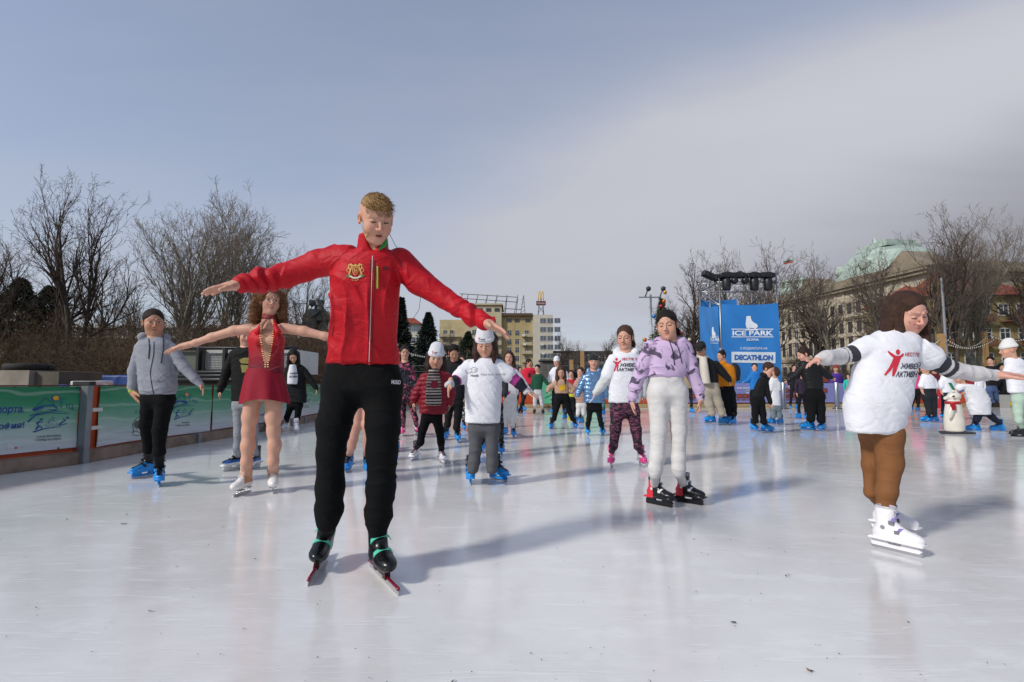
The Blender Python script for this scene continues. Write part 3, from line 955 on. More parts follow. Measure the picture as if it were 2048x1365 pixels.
def hair_part(root, hair, hc, HM, hs, hh, Y, rows, far):
    kind, colr = hair[0], hair[1]
    hm = mat('hair', colr, .58, bump=.6, bscale=120, var=.3, vscale=40, aniso=(3, 3, .3), spec=.2)
    w = lambda x, y, z: hc + HM @ (np.array((x, y, z)) * hs)
    E = lambda x, y, z, a, b, c: ell(w(x, y, z), np.array((a, b, c)) * hs, HM)
    H = Field()
    lo, hi = lo_hi([hc], .16 * hs)
    res = max(.0035, hh * .75)
    if kind == 'none': return None
    if kind in ('hat', 'beanie'):
        hcol = hair[2]
        T = Field()
        T.u(E(0, -.012, .052, .087, .104, .088)); T.u(E(0.004, -.026, .128 if kind == 'hat' else .1, .064, .066, .046), .05)
        T.sub(rbox(w(0, 0, -.072), np.array((.2, .2, .100)) * hs, .003, HM), .006)
        T.u(loft([(w(0, -.010, .026), .089 * hs, .105 * hs), (w(0, -.011, .062), .092 * hs, .108 * hs)], HM[:, 0], HM[:, 1], HM[:, 2], rnd=.008), .008)
        T.sub(E(0, -.012, .020, .079, .094, .05), .004)
        T.disp.append(wrinkle(.002, 30, HM[:, 0], .5, 4))
        V, Q = surface(T, lo - .03, hi + .08, res)
        worldpart('hat', V, Q, mat('knit', hcol, .9, bump=.8, bscale=300, var=.04, sheen=.2), root)
        if kind == 'beanie' or hair[3] == 'none': return None
        kind = hair[3]
    if kind == 'cap':
        T = Field(); T.u(E(0, -.012, .055, .084, .102, .070)); T.sub(rbox(w(0, 0, -.070), np.array((.2, .2, .100)) * hs, .003, HM), .006)
        T.u(E(0, .095, .034, .062, .060, .008), .006)
        V, Q = surface(T, lo - .03, hi + .03, res)
        worldpart('cap', V, Q, mat('cap_cloth', hair[2], .85, bump=.3), root)
        kind = 'short'
    L = hair[4] if len(hair) > 4 else 0
    # cap of hair: everything over the hairline
    tg = kind in ('pony', 'bun', 'short'); H.u(E(0, -.016, .040, .0825, .1010, .0850) if tg else E(0, -.018, .042, .084, .103, .086))
    if tg: H.u(E(0, -.020, .000, .0835, .090, .078), .01)
    H.sub(E(0, .100, -.006, .080 if kind == 'curly' else (.059 if tg else .064), .083, .078 if tg else .084), .008)            # face opening
    if kind in ('pony', 'bun', 'short'):
        for q in (-1, 1): H.sub(E(q * .090, .006, -.016, .020, .020, .030), .005)
    H.sub(rbox(w(0, .226, -.212), np.array((.2, .2, .2)) * hs, .01, HM), .012)
    H.sub(rbox(w(0, .182, -.238), np.array((.2, .2, .2)) * hs, .01, HM), .012)
    if kind == 'short':
        H.sub(rbox(w(0, -.02, -.140), np.array((.2, .2, .085)) * hs, .004, HM), .012)
    elif kind == 'crop':        # short at the sides, long on top and brushed forward
        H = Field(); H.u(E(0, -.012, .056, .073, .096, .064)); H.u(E(0.012, .052, .080, .044, .040, .024), .02)
        H.sub(E(0, .112, -.012, .085, .060, .074), .010); H.sub(rbox(w(0, 0, -.045), np.array((.2, .2, .085)) * hs, .004, HM), .012)
    elif kind in ('pony', 'bun'):
        H.sub(rbox(w(0, .0, -.155), np.array((.2, .2, .085)) * hs, .004, HM), .012)
        if kind == 'bun': H.u(E(0, -.075, .105, .034, .034, .032), .01)
        else:
            s_ = hair[2] if len(hair) > 2 and isinstance(hair[2], (int, float)) else 1
            H.u(E(0, -.11, .075, .028, .028, .028), .01)
            H.chain([(w(0, -.115, .07), .024 * hs), (w(s_ * .035, -.135, .0), .026 * hs), (w(s_ * .055, -.115, -.09), .022 * hs), (w(s_ * .06, -.09, -.17), .010 * hs)], .02)
    elif kind in ('long', 'longer', 'wavy', 'bob'):
        dn = np.array((0, 0, -1.0))
        Ld = {'long': .20, 'longer': .28, 'wavy': .19, 'bob': .105}[kind] * hs
        for q in (-1, 1):
            for yy, rr in ((-.055, .042), (-.015, .038), (.020, .026)):
                a = w(q * .066, yy, .012); b = a + dn * Ld * (.55) + HM[:, 0] * q * .012; c_ = a + dn * Ld * (1.05 if yy < .01 else .95) + HM[:, 0] * q * (.02 if kind != 'bob' else .028) + HM[:, 1] * .015
                H.chain([(a, rr * hs), (b, rr * 1.02 * hs), (c_, rr * .45 * hs)], .02)
        a = w(0, -.075, .01); H.chain([(a, .055 * hs), (a + dn * Ld * .9, .045 * hs)], .03)
        lo = lo - (.05, .05, Ld); 
        H.sub(E(0, .098, -.050, .066, .062, .108), .010)
    elif kind == 'curly':
        for i in range(46):
            rnd = random.Random(i * 7 + 3); a = rnd.uniform(0, 2 * math.pi); zz = rnd.uniform(-.195, .09)
            y0 = math.sin(a) * .10 - .03; x0 = math.cos(a) * (.088 + .028 * (zz < 0)) 
            if y0 > .03 and abs(x0) < .082: continue
            H.u(E(x0, min(y0, .045), zz, .036, .036, .042), .02)
        lo = lo - (.05, .05, .10); hi = hi + (.05, .05, .0)
        H.sub(E(0, .105, -.030, .066, .080, .105), .010)
    amp = .0013 * hs if kind != 'curly' else .008
    H.disp.append(lambda P: (amp * nz((P - hc) @ HM * np.array((1, 1, .28 if kind != 'curly' else 1)), 260 if kind != 'curly' else 75, 2)).astype(np.float32))
    V, Q = surface(H, lo - .06, hi + .08, res)
    if len(V) == 0: return None
    o = worldpart('hair', V, Q, hm, root)
    if not far: strands(o, root, hc, HM, hs, kind, hm, V, Y)
    return o
def strands(o, root, hc, HM, hs, kind, hm, V, Y):
    """loose locks standing off the hair's surface"""
    rs = np.random.RandomState(5 + CNT)
    n = {'crop': 1300, 'short': 700, 'pony': 800, 'bun': 800, 'curly': 2600}.get(kind, 900)
    L = {'crop': .030, 'short': .018, 'curly': .085, 'pony': .03, 'bun': .03, 'bob': .05}.get(kind, .08) * hs
    me = o.data
    nor = np.zeros(len(me.vertices) * 3, dtype=np.float32); me.vertices.foreach_get('normal', nor); nor = nor.reshape(-1, 3)
    idx = rs.randint(0, len(V), n); P = V[idx]; N = nor[idx].astype(float)
    wd = max(.0013, Y * .00028)
    vs = []; fs = []
    Fd, Up = HM[:, 1], HM[:, 2]
    for p, nn in zip(P, N):
        q = (p - hc) @ HM / hs
        if kind not in ('crop', 'short', 'curly') and q[1] > .035: continue
        if kind == 'crop':
            d = unit(Fd * .9 + nn * .45 + Up * (.25 if q[2] > .1 else -.15) + rs.randn(3) * .16 + HM[:, 0] * .25); l = L * rs.uniform(.5, 1.0) * (1.4 if q[1] > .03 else .7)
            bend = np.array((0, 0, -.25)) + Fd * .2
        elif kind == 'curly':
            d = unit(nn * .8 + np.array((0, 0, -.7)) + rs.randn(3) * .5); l = L * rs.uniform(.4, 1.1); bend = np.array((0, 0, -.5)) + rs.randn(3) * .6
        elif kind == 'short':
            d = unit(nn * .35 + Fd * (.6 if q[2] > .05 else -.3) - Up * .5 + rs.randn(3) * .2); l = L * rs.uniform(.5, 1.2); bend = -Up * .3
        elif kind in ('pony', 'bun') and q[2] > -.02:
            t_ = -Fd * .9 + Up * .25; t_ = t_ - nn * (t_ @ nn); d = unit(unit(t_) + nn * .10 + rs.randn(3) * .10); l = L * rs.uniform(.8, 1.8); bend = -nn * .25
        else:
            d = unit(nn * .18 + np.array((0, 0, -1.0)) + rs.randn(3) * .12); l = L * rs.uniform(.4, 1.0); bend = np.array((0, 0, -.4))
        side = unit(np.cross(d, nn + rs.randn(3) * .3)) * wd * rs.uniform(.6, 1.3)
        b = len(vs); p0 = p - nn * .002
        if kind == 'curly':
            m = 6; ph = rs.uniform(0, 6.3); e2 = unit(np.cross(d, side))
            for k in range(m + 1):
                t = k / m; c = p0 + d * l * t + bend * l * .25 * t * t + (unit(side) * math.cos(ph + t * 8) + e2 * math.sin(ph + t * 8)) * .009
                ww = side * (1 - .6 * t); vs += [c - ww, c + ww]
        else:
            m = 3
            for k in range(m + 1):
                t = k / m; c = p0 + d * l * t + bend * l * .5 * t * t; ww = side * (1 - .85 * t); vs += [c - ww, c + ww]
        for k in range(m): fs.append((b + 2 * k, b + 2 * k + 1, b + 2 * k + 3, b + 2 * k + 2))
    worldpart('hair_strands', np.array(vs), np.array(fs), hm, o)
# ------------------------------------------------------------------ prints on cloth and signs
def bvh_of(o):
    me = o.data; off = np.zeros(3); q = o
    while q is not None: off = off + np.array(q.location); q = q.parent
    vs = [Vector(np.array(v.co) + off) for v in me.vertices]
    return BVHTree.FromPolygons(vs, [tuple(p.vertices) for p in me.polygons])
def project(o, bvh, pts2, faces, name, m, eps=.002, parent=None):
    C = Vector(CAMP); P = []
    ok = []
    for x, y in pts2:
        d = Vector(ray(x, y)).normalized()
        hit = bvh.ray_cast(C, d)
        if hit[0] is None: P.append((0, 0, 0)); ok.append(False)
        else: P.append(tuple(hit[0] - d * eps)); ok.append(True)
    F = [f for f in faces if all(ok[i] for i in f)]
    if not F: return None
    used = sorted({i for f in F for i in f}); mp = {a: b for b, a in enumerate(used)}
    return worldpart(name, np.array([P[i] for i in used]), [tuple(mp[i] for i in f) for f in F], m, parent or o, False)
def subdiv(P, F, n):
    """split long triangles so that prints follow the cloth"""
    for _ in range(n):
        P = list(P); cache = {}; G = []
        def mid(a, b):
            k = (min(a, b), max(a, b))
            if k not in cache: cache[k] = len(P); P.append(((P[a][0] + P[b][0]) / 2, (P[a][1] + P[b][1]) / 2))
            return cache[k]
        for a, b, c in F:
            ab, bc, ca = mid(a, b), mid(b, c), mid(c, a)
            G += [(a, ab, ca), (ab, b, bc), (ca, bc, c), (ab, bc, ca)]
        F = G
    return P, F
def polys2(polys):
    P = []; F = []
    for poly in polys:
        n = len(P); P += list(poly)
        F += [tuple(i + n for i in t) for t in tessellate_polygon([[Vector((x, y, 0)) for x, y in poly]])]
    return P, F
def text2(txt, bold=0.0, res=3, space=1.0):
    cu = bpy.data.curves.new('t', 'FONT'); cu.body = txt; cu.size = 1; cu.offset = bold; cu.resolution_u = res; cu.space_character = space
    o = bpy.data.objects.new('t', cu); COL.objects.link(o)
    dg = bpy.context.evaluated_depsgraph_get(); me = bpy.data.meshes.new_from_object(o.evaluated_get(dg))
    P = [(v.co.x, v.co.y) for v in me.vertices]; F = []
    for p in me.polygons:
        v = list(p.vertices)
        for i in range(1, len(v) - 1): F.append((v[0], v[i], v[i + 1]))
    bpy.data.objects.remove(o); bpy.data.curves.remove(cu); bpy.data.meshes.remove(me)
    a = np.array(P); a -= a.min(0)
    return a / a[:, 1].max(), F
def print_text(o, bvh, txt, x, y, w, h, col, rot=0.0, slant=0.0, bold=.02, name='print', eps=.002, sub=1, grow=0.0):
    """txt fills the w x h box whose lower left corner is (x, y) in the picture"""
    a, F = text2(txt, bold)
    a = a / a.max(0)
    c, s = math.cos(R(rot)), math.sin(R(rot)); P = []
    for u_, v_ in a:
        hh_ = h * (1 + grow * u_); X = u_ * w + slant * v_ * h; Yv = -v_ * hh_
        P.append((x + X * c - Yv * s, y + X * s + Yv * c))
    P, F = subdiv(P, F, sub)
    return project(o, bvh, P, F, name, mat('ink', col, .7), eps)
def print_poly(o, bvh, polys, col, name='print', eps=.002, sub=1, rough=.7):
    P, F = polys2(polys); P, F = subdiv(P, F, sub)
    return project(o, bvh, P, F, name, mat('ink', col, rough), eps)
def disc(x, y, rx, ry=None, n=14, rot=0):
    ry = ry or rx; c, s = math.cos(rot), math.sin(rot)
    return [(x + rx * math.cos(2 * math.pi * k / n) * c - ry * math.sin(2 * math.pi * k / n) * s, y + rx * math.cos(2 * math.pi * k / n) * s + ry * math.sin(2 * math.pi * k / n) * c) for k in range(n)]
def stroke(pts, w, w1=None):
    """a brush line through the points as one polygon"""
    A = []; B = []; n = len(pts)
    for i, p in enumerate(pts):
        q0 = pts[max(i - 1, 0)]; q1 = pts[min(i + 1, n - 1)]
        d = np.array(q1, float) - np.array(q0, float); d /= np.linalg.norm(d) + 1e-9
        ww = (w + ((w1 if w1 is not None else w) - w) * i / (n - 1)) / 2
        A.append((p[0] - d[1] * ww, p[1] + d[0] * ww)); B.append((p[0] + d[1] * ww, p[1] - d[0] * ww))
    return A + B[::-1]
# ================================================================== setting: trees
def segs_mesh(S, n):
    """prisms along many short segments (a, b, ra, rb)"""
    A = np.array([s[0] for s in S]); B = np.array([s[1] for s in S]); ra = np.array([s[2] for s in S]); rb = np.array([s[3] for s in S])
    D = B - A; D /= np.linalg.norm(D, axis=1)[:, None] + 1e-9
    up = np.where(np.abs(D[:, 2:3]) > .9, np.array([[1.0, 0, 0]]), np.array([[0, 0, 1.0]]))
    X = np.cross(D, up); X /= np.linalg.norm(X, axis=1)[:, None] + 1e-9; Yv = np.cross(D, X)
    V = []
    for P, r in ((A - D * ra[:, None] * .3, ra), (B, rb)):
        for k in range(n):
            a = 2 * math.pi * k / n
            V.append(P + (X * math.cos(a) + Yv * math.sin(a)) * r[:, None])
    V = np.stack(V, 1); m = len(S); base = np.arange(m)[:, None] * 2 * n
    F = np.concatenate([base + np.array([k, (k + 1) % n, n + (k + 1) % n, n + k])[None] for k in range(n)])
    return V.reshape(-1, 3), F
def bare_tree_mesh(seed, H, stems=1, spread=.5, rad=.16, dens=1.0, levels=5, droop=0.0, first=.28, bend=.16, twig=.0048):
    rs = np.random.RandomState(seed); big = []; mid = []; fine = []
    def branch(p, d, r, L, lv):
        n = max(3, int(L / (.42 if lv < 2 else .28))); st = L / n; q = p.copy(); dd = d.copy()
        kids = []
        for i in range(n):
            t = i / n
            dd = unit(dd + rs.randn(3) * bend * (.5 + .35 * lv) + np.array((0, 0, (.07 - droop * t) * (1 if lv < 3 else .6))))
            q2 = q + dd * st; r2 = r * (1 - .78 * (i + 1) / n) + twig * .5; r1 = r * (1 - .78 * i / n) + twig * .5
            (big if r1 > .045 else mid if r1 > .012 else fine).append((q, q2, r1, r2))
            q = q2
            if (lv > 0 or t > first) and i < n:
                nk = (1.0 if lv == 0 else .95 if lv < 3 else 1.1) * dens
                for _ in range(int(nk) + (rs.rand() < nk % 1)): kids.append((q.copy(), dd.copy(), r2, t))
        if lv < levels:
            for kp, kd, kr, t in kids:
                a = rs.randn(3); a -= kd * (a @ kd); a = unit(a)
                ang = spread * rs.uniform(.7, 1.35)
                nd = unit(kd * math.cos(ang) + a * math.sin(ang) + np.array((0, 0, .10)))
                nl = L * rs.uniform(.38, .68) * (1 - .45 * t) if lv < levels - 1 else L * rs.uniform(.3, .6)
                if nl > .12: branch(kp, nd, max(kr * rs.uniform(.5, .75), twig), nl, lv + 1)
    for s in range(stems):
        a = 2 * math.pi * s / stems + rs.rand(); lean = 0 if stems == 1 else rs.uniform(.14, .38)
        d = unit(np.array((math.cos(a) * lean, math.sin(a) * lean, 1.0)))
        branch(np.array((math.cos(a), math.sin(a), 0)) * (0 if stems == 1 else rad * .9), d, rad * rs.uniform(.75, 1.1), H * rs.uniform(.72, .85), 0)
    return big, mid, fine
_tm = {}
def tree_meshes(key, bark, twigc, **kw):
    if key in _tm: return _tm[key]
    big, mid, fine = bare_tree_mesh(**kw)
    H = kw['H']
    trunk = [s for s in big if s[2] > .07]; br = [s for s in big if s[2] <= .07]
    tm = mat('bark_' + bark[0], bark[1], .9, var=.35, vscale=6, bump=1.2, bscale=9, aniso=(1, 1, .3))
    bm_ = mat('twigs_' + bark[0], twigc, .9, var=.3, vscale=2)
    out = [('trunk', mesh_np('trunk', *segs_mesh(trunk or big[:3], 9)), tm)]
    V1, F1 = segs_mesh(br + mid, 5)
    out.append(('branches', mesh_np('branches', V1, F1), mat('branch_' + bark[0], bark[2], .9, var=.3, vscale=3)))
    if fine: out.append(('twigs', mesh_np('twigs', *segs_mesh(fine, 3)), bm_))
    for n, me, m in out: me.materials.append(m)
    _tm[key] = out
    print('tree', key, len(big), len(mid), len(fine), round(time.time() - T0, 1))
    return out
def put_tree(meshes, px, Y, label, s=1.0, rz=0.0, group='bare trees around the rink', name='bare_tree', cat='tree', tilt=0.0):
    x = at(px, 765, Y)[0]
    r = empty(name, (x, Y, -.07), label, cat, group)
    r.rotation_euler = (0, tilt, rz); r.scale = (s, s, s)
    for n, me, m in meshes:
        o = bpy.data.objects.new(n, me); COL.objects.link(o); o.parent = r
    return r
greyb = ('grey', '#6d675c', '#5d574d'); darkb = ('dark', '#4c433b', '#4a4038'); paleb = ('pale', '#8a8677', '#7b7567')
MA = lambda: tree_meshes('A', darkb, '#5a4d43', seed=3, H=10.5, stems=3, spread=.44, rad=.16, dens=.84, levels=5)
MBt = lambda: tree_meshes('B', paleb, '#7a6e60', seed=11, H=10.0, stems=4, spread=.42, rad=.14, dens=.93, levels=5)
MC = lambda: tree_meshes('C', darkb, '#564a41', seed=23, H=9.6, stems=1, spread=.55, rad=.20, dens=1.12, levels=5, first=.22)
MD = lambda: tree_meshes('D', greyb, '#65584d', seed=37, H=9.0, stems=2, spread=.48, rad=.16, dens=.98, levels=5)
# left of the rink
put_tree(MA(), 128, 22, 'tallest bare tree at the left, its dark forked stems rising over the thicket', .90, .3)
put_tree(MA(), -40, 21, 'bare dark tree cut by the left edge of the photo', .68, 2.2)
put_tree(MD(), 245, 29, 'bare tree with slender grey stems between the two big left trees', .86, 1.0)
put_tree(MBt(), 372, 25, 'bare tree with many pale spreading stems above the grey hoodie girl', .90, .4)
put_tree(MBt(), 478, 30, 'bare pale tree whose crown spreads behind the figure skater', 1.06, 2.4)
put_tree(MD(), 560, 36, 'bare tree whose rounded crown shows over the red sleeve', 1.05, 3.6)
put_tree(MC(), 640, 44, 'bare tree behind the bronze monument', .72, 1.9)
# right of the tower and behind it
put_tree(MC(), 1392, 36, 'dense bare tree just left of the scaffold tower', .92, .5)
put_tree(MC(), 1350, 44, 'bare tree behind the dark ponytail of the girl in lilac', .80, 4.0)
put_tree(MD(), 1474, 31, 'bare tree rising directly behind the stage lights', 1.03, 4.4)
put_tree(MA(), 1530, 40, 'bare tree with long leaning limbs right behind the tower', .93, 5.0)
put_tree(MC(), 1628, 31, 'slender bare tree in front of the pale stone building', .80, 2.7)
put_tree(MD(), 1700, 27, 'bare tree with a thick dark trunk in front of the pale stone building', .86, 5.4)
put_tree(MC(), 1775, 30, 'bare tree in front of the large green copper roof', .88, 3.3)
put_tree(MA(), 1893, 24, 'broad bare tree above the outstretched right arm of the big T-shirt girl', .84, 1.2)
put_tree(MBt(), 1960, 27, 'bare tree with pale stems before the red tiled roofs', .86, 5.1)
put_tree(MC(), 2062, 26, 'bare tree cut by the right edge of the photo', .85, 1.4)
# far tree line in the middle
for i, (px, Y, s, lab) in enumerate([(1128, 85, .85, 'small far bare tree just right of the yellow apartment block'), (1160, 95, .9, 'second far bare tree right of the apartment block, behind the beige girl'), (1215, 90, .9, 'far bare tree above the silver blue coat'), (1290, 80, .85, 'far bare tree left of the girl in lilac'), (905, 52, .62, 'bare small tree before the yellow building, left of the central white hat'), (985, 60, .55, 'low bare tree behind the central white hat')]):
    put_tree(MD() if i % 2 else MC(), px, Y, lab, s, i * 1.1)
# low thickets of brown twigs
def shrub_mesh(seed, H, n, col):
    rs = np.random.RandomState(seed); S = []
    for i in range(n):
        p = np.array((rs.randn() * .8, rs.randn() * .5, 0)); d = unit(np.array((rs.randn() * .35, rs.randn() * .35, 1.0))); L = H * rs.uniform(.6, 1.05); k = 7
        for j in range(k):
            d = unit(d + rs.randn(3) * .22); q = p + d * L / k; r = .014 * (1 - j / k) + .004
            S.append((p, q, r, r * .8)); p = q
            for _ in range(4):
                e = unit(d + rs.randn(3) * .75); l = rs.uniform(.15, .5); m_ = p + e * l * .5; e2 = unit(e + rs.randn(3) * .5)
                S.append((p, m_, .005, .004)); S.append((m_, m_ + e2 * l * .5, .004, .003))
                S.append((m_, m_ + unit(e + rs.randn(3) * .8) * l * .4, .004, .002))
    V, F = segs_mesh(S, 3)
    # dry leaves left on the twigs
    nl = n * 16; idx = rs.randint(0, len(S), nl); C_ = np.array([S[i][1] for i in idx]) + rs.randn(nl, 3) * .03
    a = rs.randn(nl, 3); b_ = rs.randn(nl, 3); a = a / np.linalg.norm(a, axis=1)[:, None] * .034; b_ = b_ / np.linalg.norm(b_, axis=1)[:, None] * .022
    LV = np.stack([C_ - a, C_ + b_, C_ + a, C_ - b_], 1).reshape(-1, 3); LF = np.arange(nl * 4).reshape(-1, 4)
    m1 = mesh_np('twigs', V, F); m1.materials.append(mat('shrub_twig_' + str(seed), col, .9, var=.4, vscale=3))
    m2 = mesh_np('dry_leaves', LV, LF, False); m2.materials.append(mat('dry_leaf_' + str(seed), ('#5d4526', '#4a3820', '#56482a')[seed % 3], .9, var=.5, vscale=4))
    return [('twigs', m1, None), ('dry_leaves', m2, None)]
SH = [shrub_mesh(1, 3.6, 130, '#5c4a37'), shrub_mesh(2, 3.0, 120, '#66533e'), shrub_mesh(5, 2.6, 110, '#4d4032')]
_n = 0
for row, (Y, xs, s) in enumerate([(17.5, range(-60, 560, 96), .92), (21, range(-30, 660, 84), 1.15), (27, range(-10, 700, 72), 1.45)]):
    for px in xs:
        r = put_tree(SH[_n % 3], px + (_n * 37) % 30, Y + (_n % 3) * .5, 'bare brown shrub in the tangled thicket behind the left boards', s * (.9 + .2 * ((_n * 7) % 5) / 5), _n * 1.3, 'thicket behind the left boards', 'shrub', 'shrub'); _n += 1
for row, (Y, xs, s) in enumerate([(26, range(1360, 2110, 66), .66), (33, range(1300, 2100, 74), .95)]):
    for px in xs:
        put_tree(SH[_n % 3], px + (_n * 37) % 30, Y + (_n % 3) * .6, 'bare brown shrub in the tangled thicket behind the right boards', s * (.85 + .2 * ((_n * 7) % 5) / 5), _n * 1.3, 'thicket behind the right boards', 'shrub', 'shrub'); _n += 1
# evergreens
def conifer_mesh(seed, H, Rw, n, col, blunt=.15):
    rs = np.random.RandomState(seed)
    t = rs.rand(n) ** .8; z = H * (.06 + .94 * t); env = Rw * (np.clip(1 - t, 0, 1) ** .75 + blunt * (1 - t) + .02) * (.80 + .25 * np.sin(z * 5 + seed) * .5 + .15 * rs.randn(n))
    a = rs.rand(n) * 2 * math.pi; env = env * (1 + .18 * np.sin(a * 3 + z * 1.3 + seed)); rr = env * rs.rand(n) ** .35
    C_ = np.stack([np.cos(a) * rr, np.sin(a) * rr, z - rr * .18], 1)
    out = np.stack([np.cos(a), np.sin(a), -.35 + .5 * rs.rand(n)], 1); out += rs.randn(n, 3) * .4; out /= np.linalg.norm(out, axis=1)[:, None]
    w = rs.randn(n, 3); w -= out * (w * out).sum(1)[:, None]; w /= np.linalg.norm(w, axis=1)[:, None]
    L = H * .028 * rs.uniform(.6, 1.4, n)[:, None]
    V = np.stack([C_ - w * L * .28, C_ + w * L * .28, C_ + out * L], 1).reshape(-1, 3); F = np.arange(n * 3).reshape(-1, 3)
    fo = mesh_np('foliage', V, F, False); fo.materials.append(mat('needles_%d' % seed, col, .8, var=.45, vscale=1.6))
    b = MB(); b.tube([(0, 0, 0), (0, 0, H * .5), (0, 0, H * .97)], [H * .018, H * .012, .01], 7); tr = mesh_np('trunk', np.array(b.v), b.f); tr.materials.append(mat('bark_dark', '#3c342e', .9))
    return [('trunk', tr, None), ('foliage', fo, None)]
CF = conifer_mesh(2, 8.0, 2.0, 14000, '#1c2b1f'); CG = conifer_mesh(6, 8.0, 2.6, 12000, '#22301a', .5); CH = conifer_mesh(8, 10.0, 1.25, 12000, '#1a2419', .6)
for px, Y, s, m, lab in [(28, 27, .82, CG, 'dark evergreen at the far left behind the thicket'), (88, 30, .84, CG, 'dark evergreen with a ragged top, second from the left'), (-30, 25, .6, CG, 'dark evergreen cut by the left edge'),
                         (855, 58, 1.12, CF, 'dark pointed spruce just right of the red jacket'), (800, 48, .90, CH, 'tall narrow dark evergreen touching the right side of the red jacket'), (936, 66, .95, CG, 'rounded green pine before the yellow building'),
                         (1238, 60, .45, CG, 'low evergreen beyond the far boards behind the white hooded girl'), (1150, 50, .28, CG, 'small round evergreen beyond the far boards behind the beige girl')]:
    put_tree(m, px, Y, lab, s, px * .1, 'evergreen trees', 'conifer', 'tree')

# ================================================================== buildings
def wmesh(w, h, frame, glass, bars=(1, 1), d=.12):
    """one window: a frame with bars and its pane, facing -y, origin at its lower left corner"""
    b = MB(); t = .09
    b.box2((0, -.04, 0), (w, .05, t)); b.box2((0, -.04, h - t), (w, .05, h)); b.box2((0, -.042, t), (t, .048, h - t)); b.box2((w - t, -.042, t), (w, .048, h - t))
    for i in range(1, bars[0] + 1): x = w * i / (bars[0] + 1); b.box2((x - .035, -.035, t), (x + .035, .04, h - t))
    for i in range(1, bars[1] + 1): z = h * i / (bars[1] + 1) + (.2 if bars[1] == 1 else 0); b.box2((t, -.033, z - .03), (w - t, .038, z + .03))
    f = mesh_np('window', np.array(b.v), b.f, False); f.materials.append(frame)
    b = MB(); b.box2((t * .6, .01, t * .6), (w - t * .6, .02, h - t * .6)); g_ = mesh_np('pane', np.array(b.v), b.f, False); g_.materials.append(glass)
    return f, g_
GLASS = mat('window_glass', '#2a3038', .12, spec=.8, var=.4, vscale=.2)
GLASS2 = mat('window_glass_pale', '#59626c', .2, spec=.8, var=.3, vscale=.2)
def windows(root, W_, xs, zs_, y=-.0, skip=()):
    f, g_ = W_
    for i, x in enumerate(xs):
        for j, z in enumerate(zs_):
            if (i, j) in skip: continue
            o = bpy.data.objects.new('window', f); COL.objects.link(o); o.parent = root; o.location = (x, y, z)
            c = bpy.data.objects.new('pane', g_); COL.objects.link(c); c.parent = o
def lpart(b, name, m, root, smooth=False): return b.build(name, m, root, smooth, world=False)
yel = mat('yellow_render', '#b3a47e', .9, var=.14, vscale=.35, bump=.3, bscale=4); yel2 = mat('ochre_render', '#ab9a70', .9, var=.14, vscale=.35)
cre = mat('pale_render', '#bfb9aa', .9, var=.1, vscale=.3); dkf = mat('dark_frame', '#5b5148', .7); whf = mat('white_frame', '#b9b8b2', .6)
def pX(px, Y): return at(px, 765, Y)[0]
def pZ(py, Y): return at(1024, py, Y)[2]
Y = 172.0
r = empty('apartment_building', (0, Y, 0), 'yellow apartment building of many storeys with balconies and a rooftop billboard frame', 'building')
x0, x1, x2, x3 = pX(878, Y), pX(1003, Y), pX(1066, Y), pX(1106, Y)
zt1, zt2 = pZ(612, Y), pZ(632, Y)
b = MB(); b.box2((x0, 0, -1), (pX(936, Y), 14, pZ(640, Y))); lpart(b, 'low_wing', yel, r)
b = MB(); b.box2((pX(930, Y), -1.5, -1), (x1, 15, zt1)); b.box2((pX(928, Y), -2.2, zt1), (x1 + .5, 15.5, zt1 + .5)); lpart(b, 'main_block', mat('yellow_pale', '#b5ab8e', .9, var=.12, vscale=.4), r)
b = MB(); b.box2((x1, 0, -1), (x2, 14, zt2)); lpart(b, 'middle_block', yel2, r)
b = MB(); b.box2((x2, -1.2, -1), (x3, 14, zt2 + .2)); lpart(b, 'end_block', cre, r)
b = MB(); b.box2((x1 - .6, -1.4, zt2 - .1), (x2 - .05, .1, zt2 + .35)); b.box2((x1, -.8, zt2 + .36), (x2 - .05, 12, zt2 + .8)); lpart(b, 'cornice', mat('cornice', '#5c4c3e', .9), r)
fl = [pZ(y_, Y) for y_ in (672, 689, 706, 723, 740, 757)]
W1 = wmesh(1.5, 1.9, whf, GLASS); W2 = wmesh(2.1, 1.8, whf, GLASS2, (1, 0)); W3 = wmesh(1.7, 1.2, dkf, GLASS, (0, 0))
windows(r, W1, [pX(p_, Y) for p_ in (1014, 1030, 1049)], fl[:5], -.06)
windows(r, W3, [pX(p_, Y) for p_ in (1013, 1029, 1051)], [pZ(645, Y)], -.06)
for i, z in enumerate([pZ(y_, Y) for y_ in (648, 665.5, 683, 700.5, 718, 735)]): windows(r, W2, [pX(1080, Y) + k * 2.4 for k in range(3)], [z], -1.26)
windows(r, W3, [pX(p_, Y) for p_ in (955, 972, 989)], [pZ(625, Y)], -1.56)
windows(r, W1, [pX(p_, Y) for p_ in (885, 898)], fl[:5], -.06); windows(r, W1, [pX(p_, Y) for p_ in (944, 962, 984)], fl[:5], -1.56)
b0 = None
for j, z in enumerate(fl[:5]):
    for (a_, c_, yy_) in ((878, 922, -1.3), (1044, 1064, -1.2), (976, 1002, -2.6)):
        b = MB(); b.box2((pX(a_, Y), yy_, z - .5), (pX(c_, Y), -.02 if yy_ > -2 else -1.52, z - .3)); b.box2((pX(a_, Y), yy_ - .05, z - .3), (pX(c_, Y), yy_ + .05, z + .6)); lpart(b, 'balcony', mat('balcony_render', '#b0a48a', .9, var=.1, vscale=1), r)
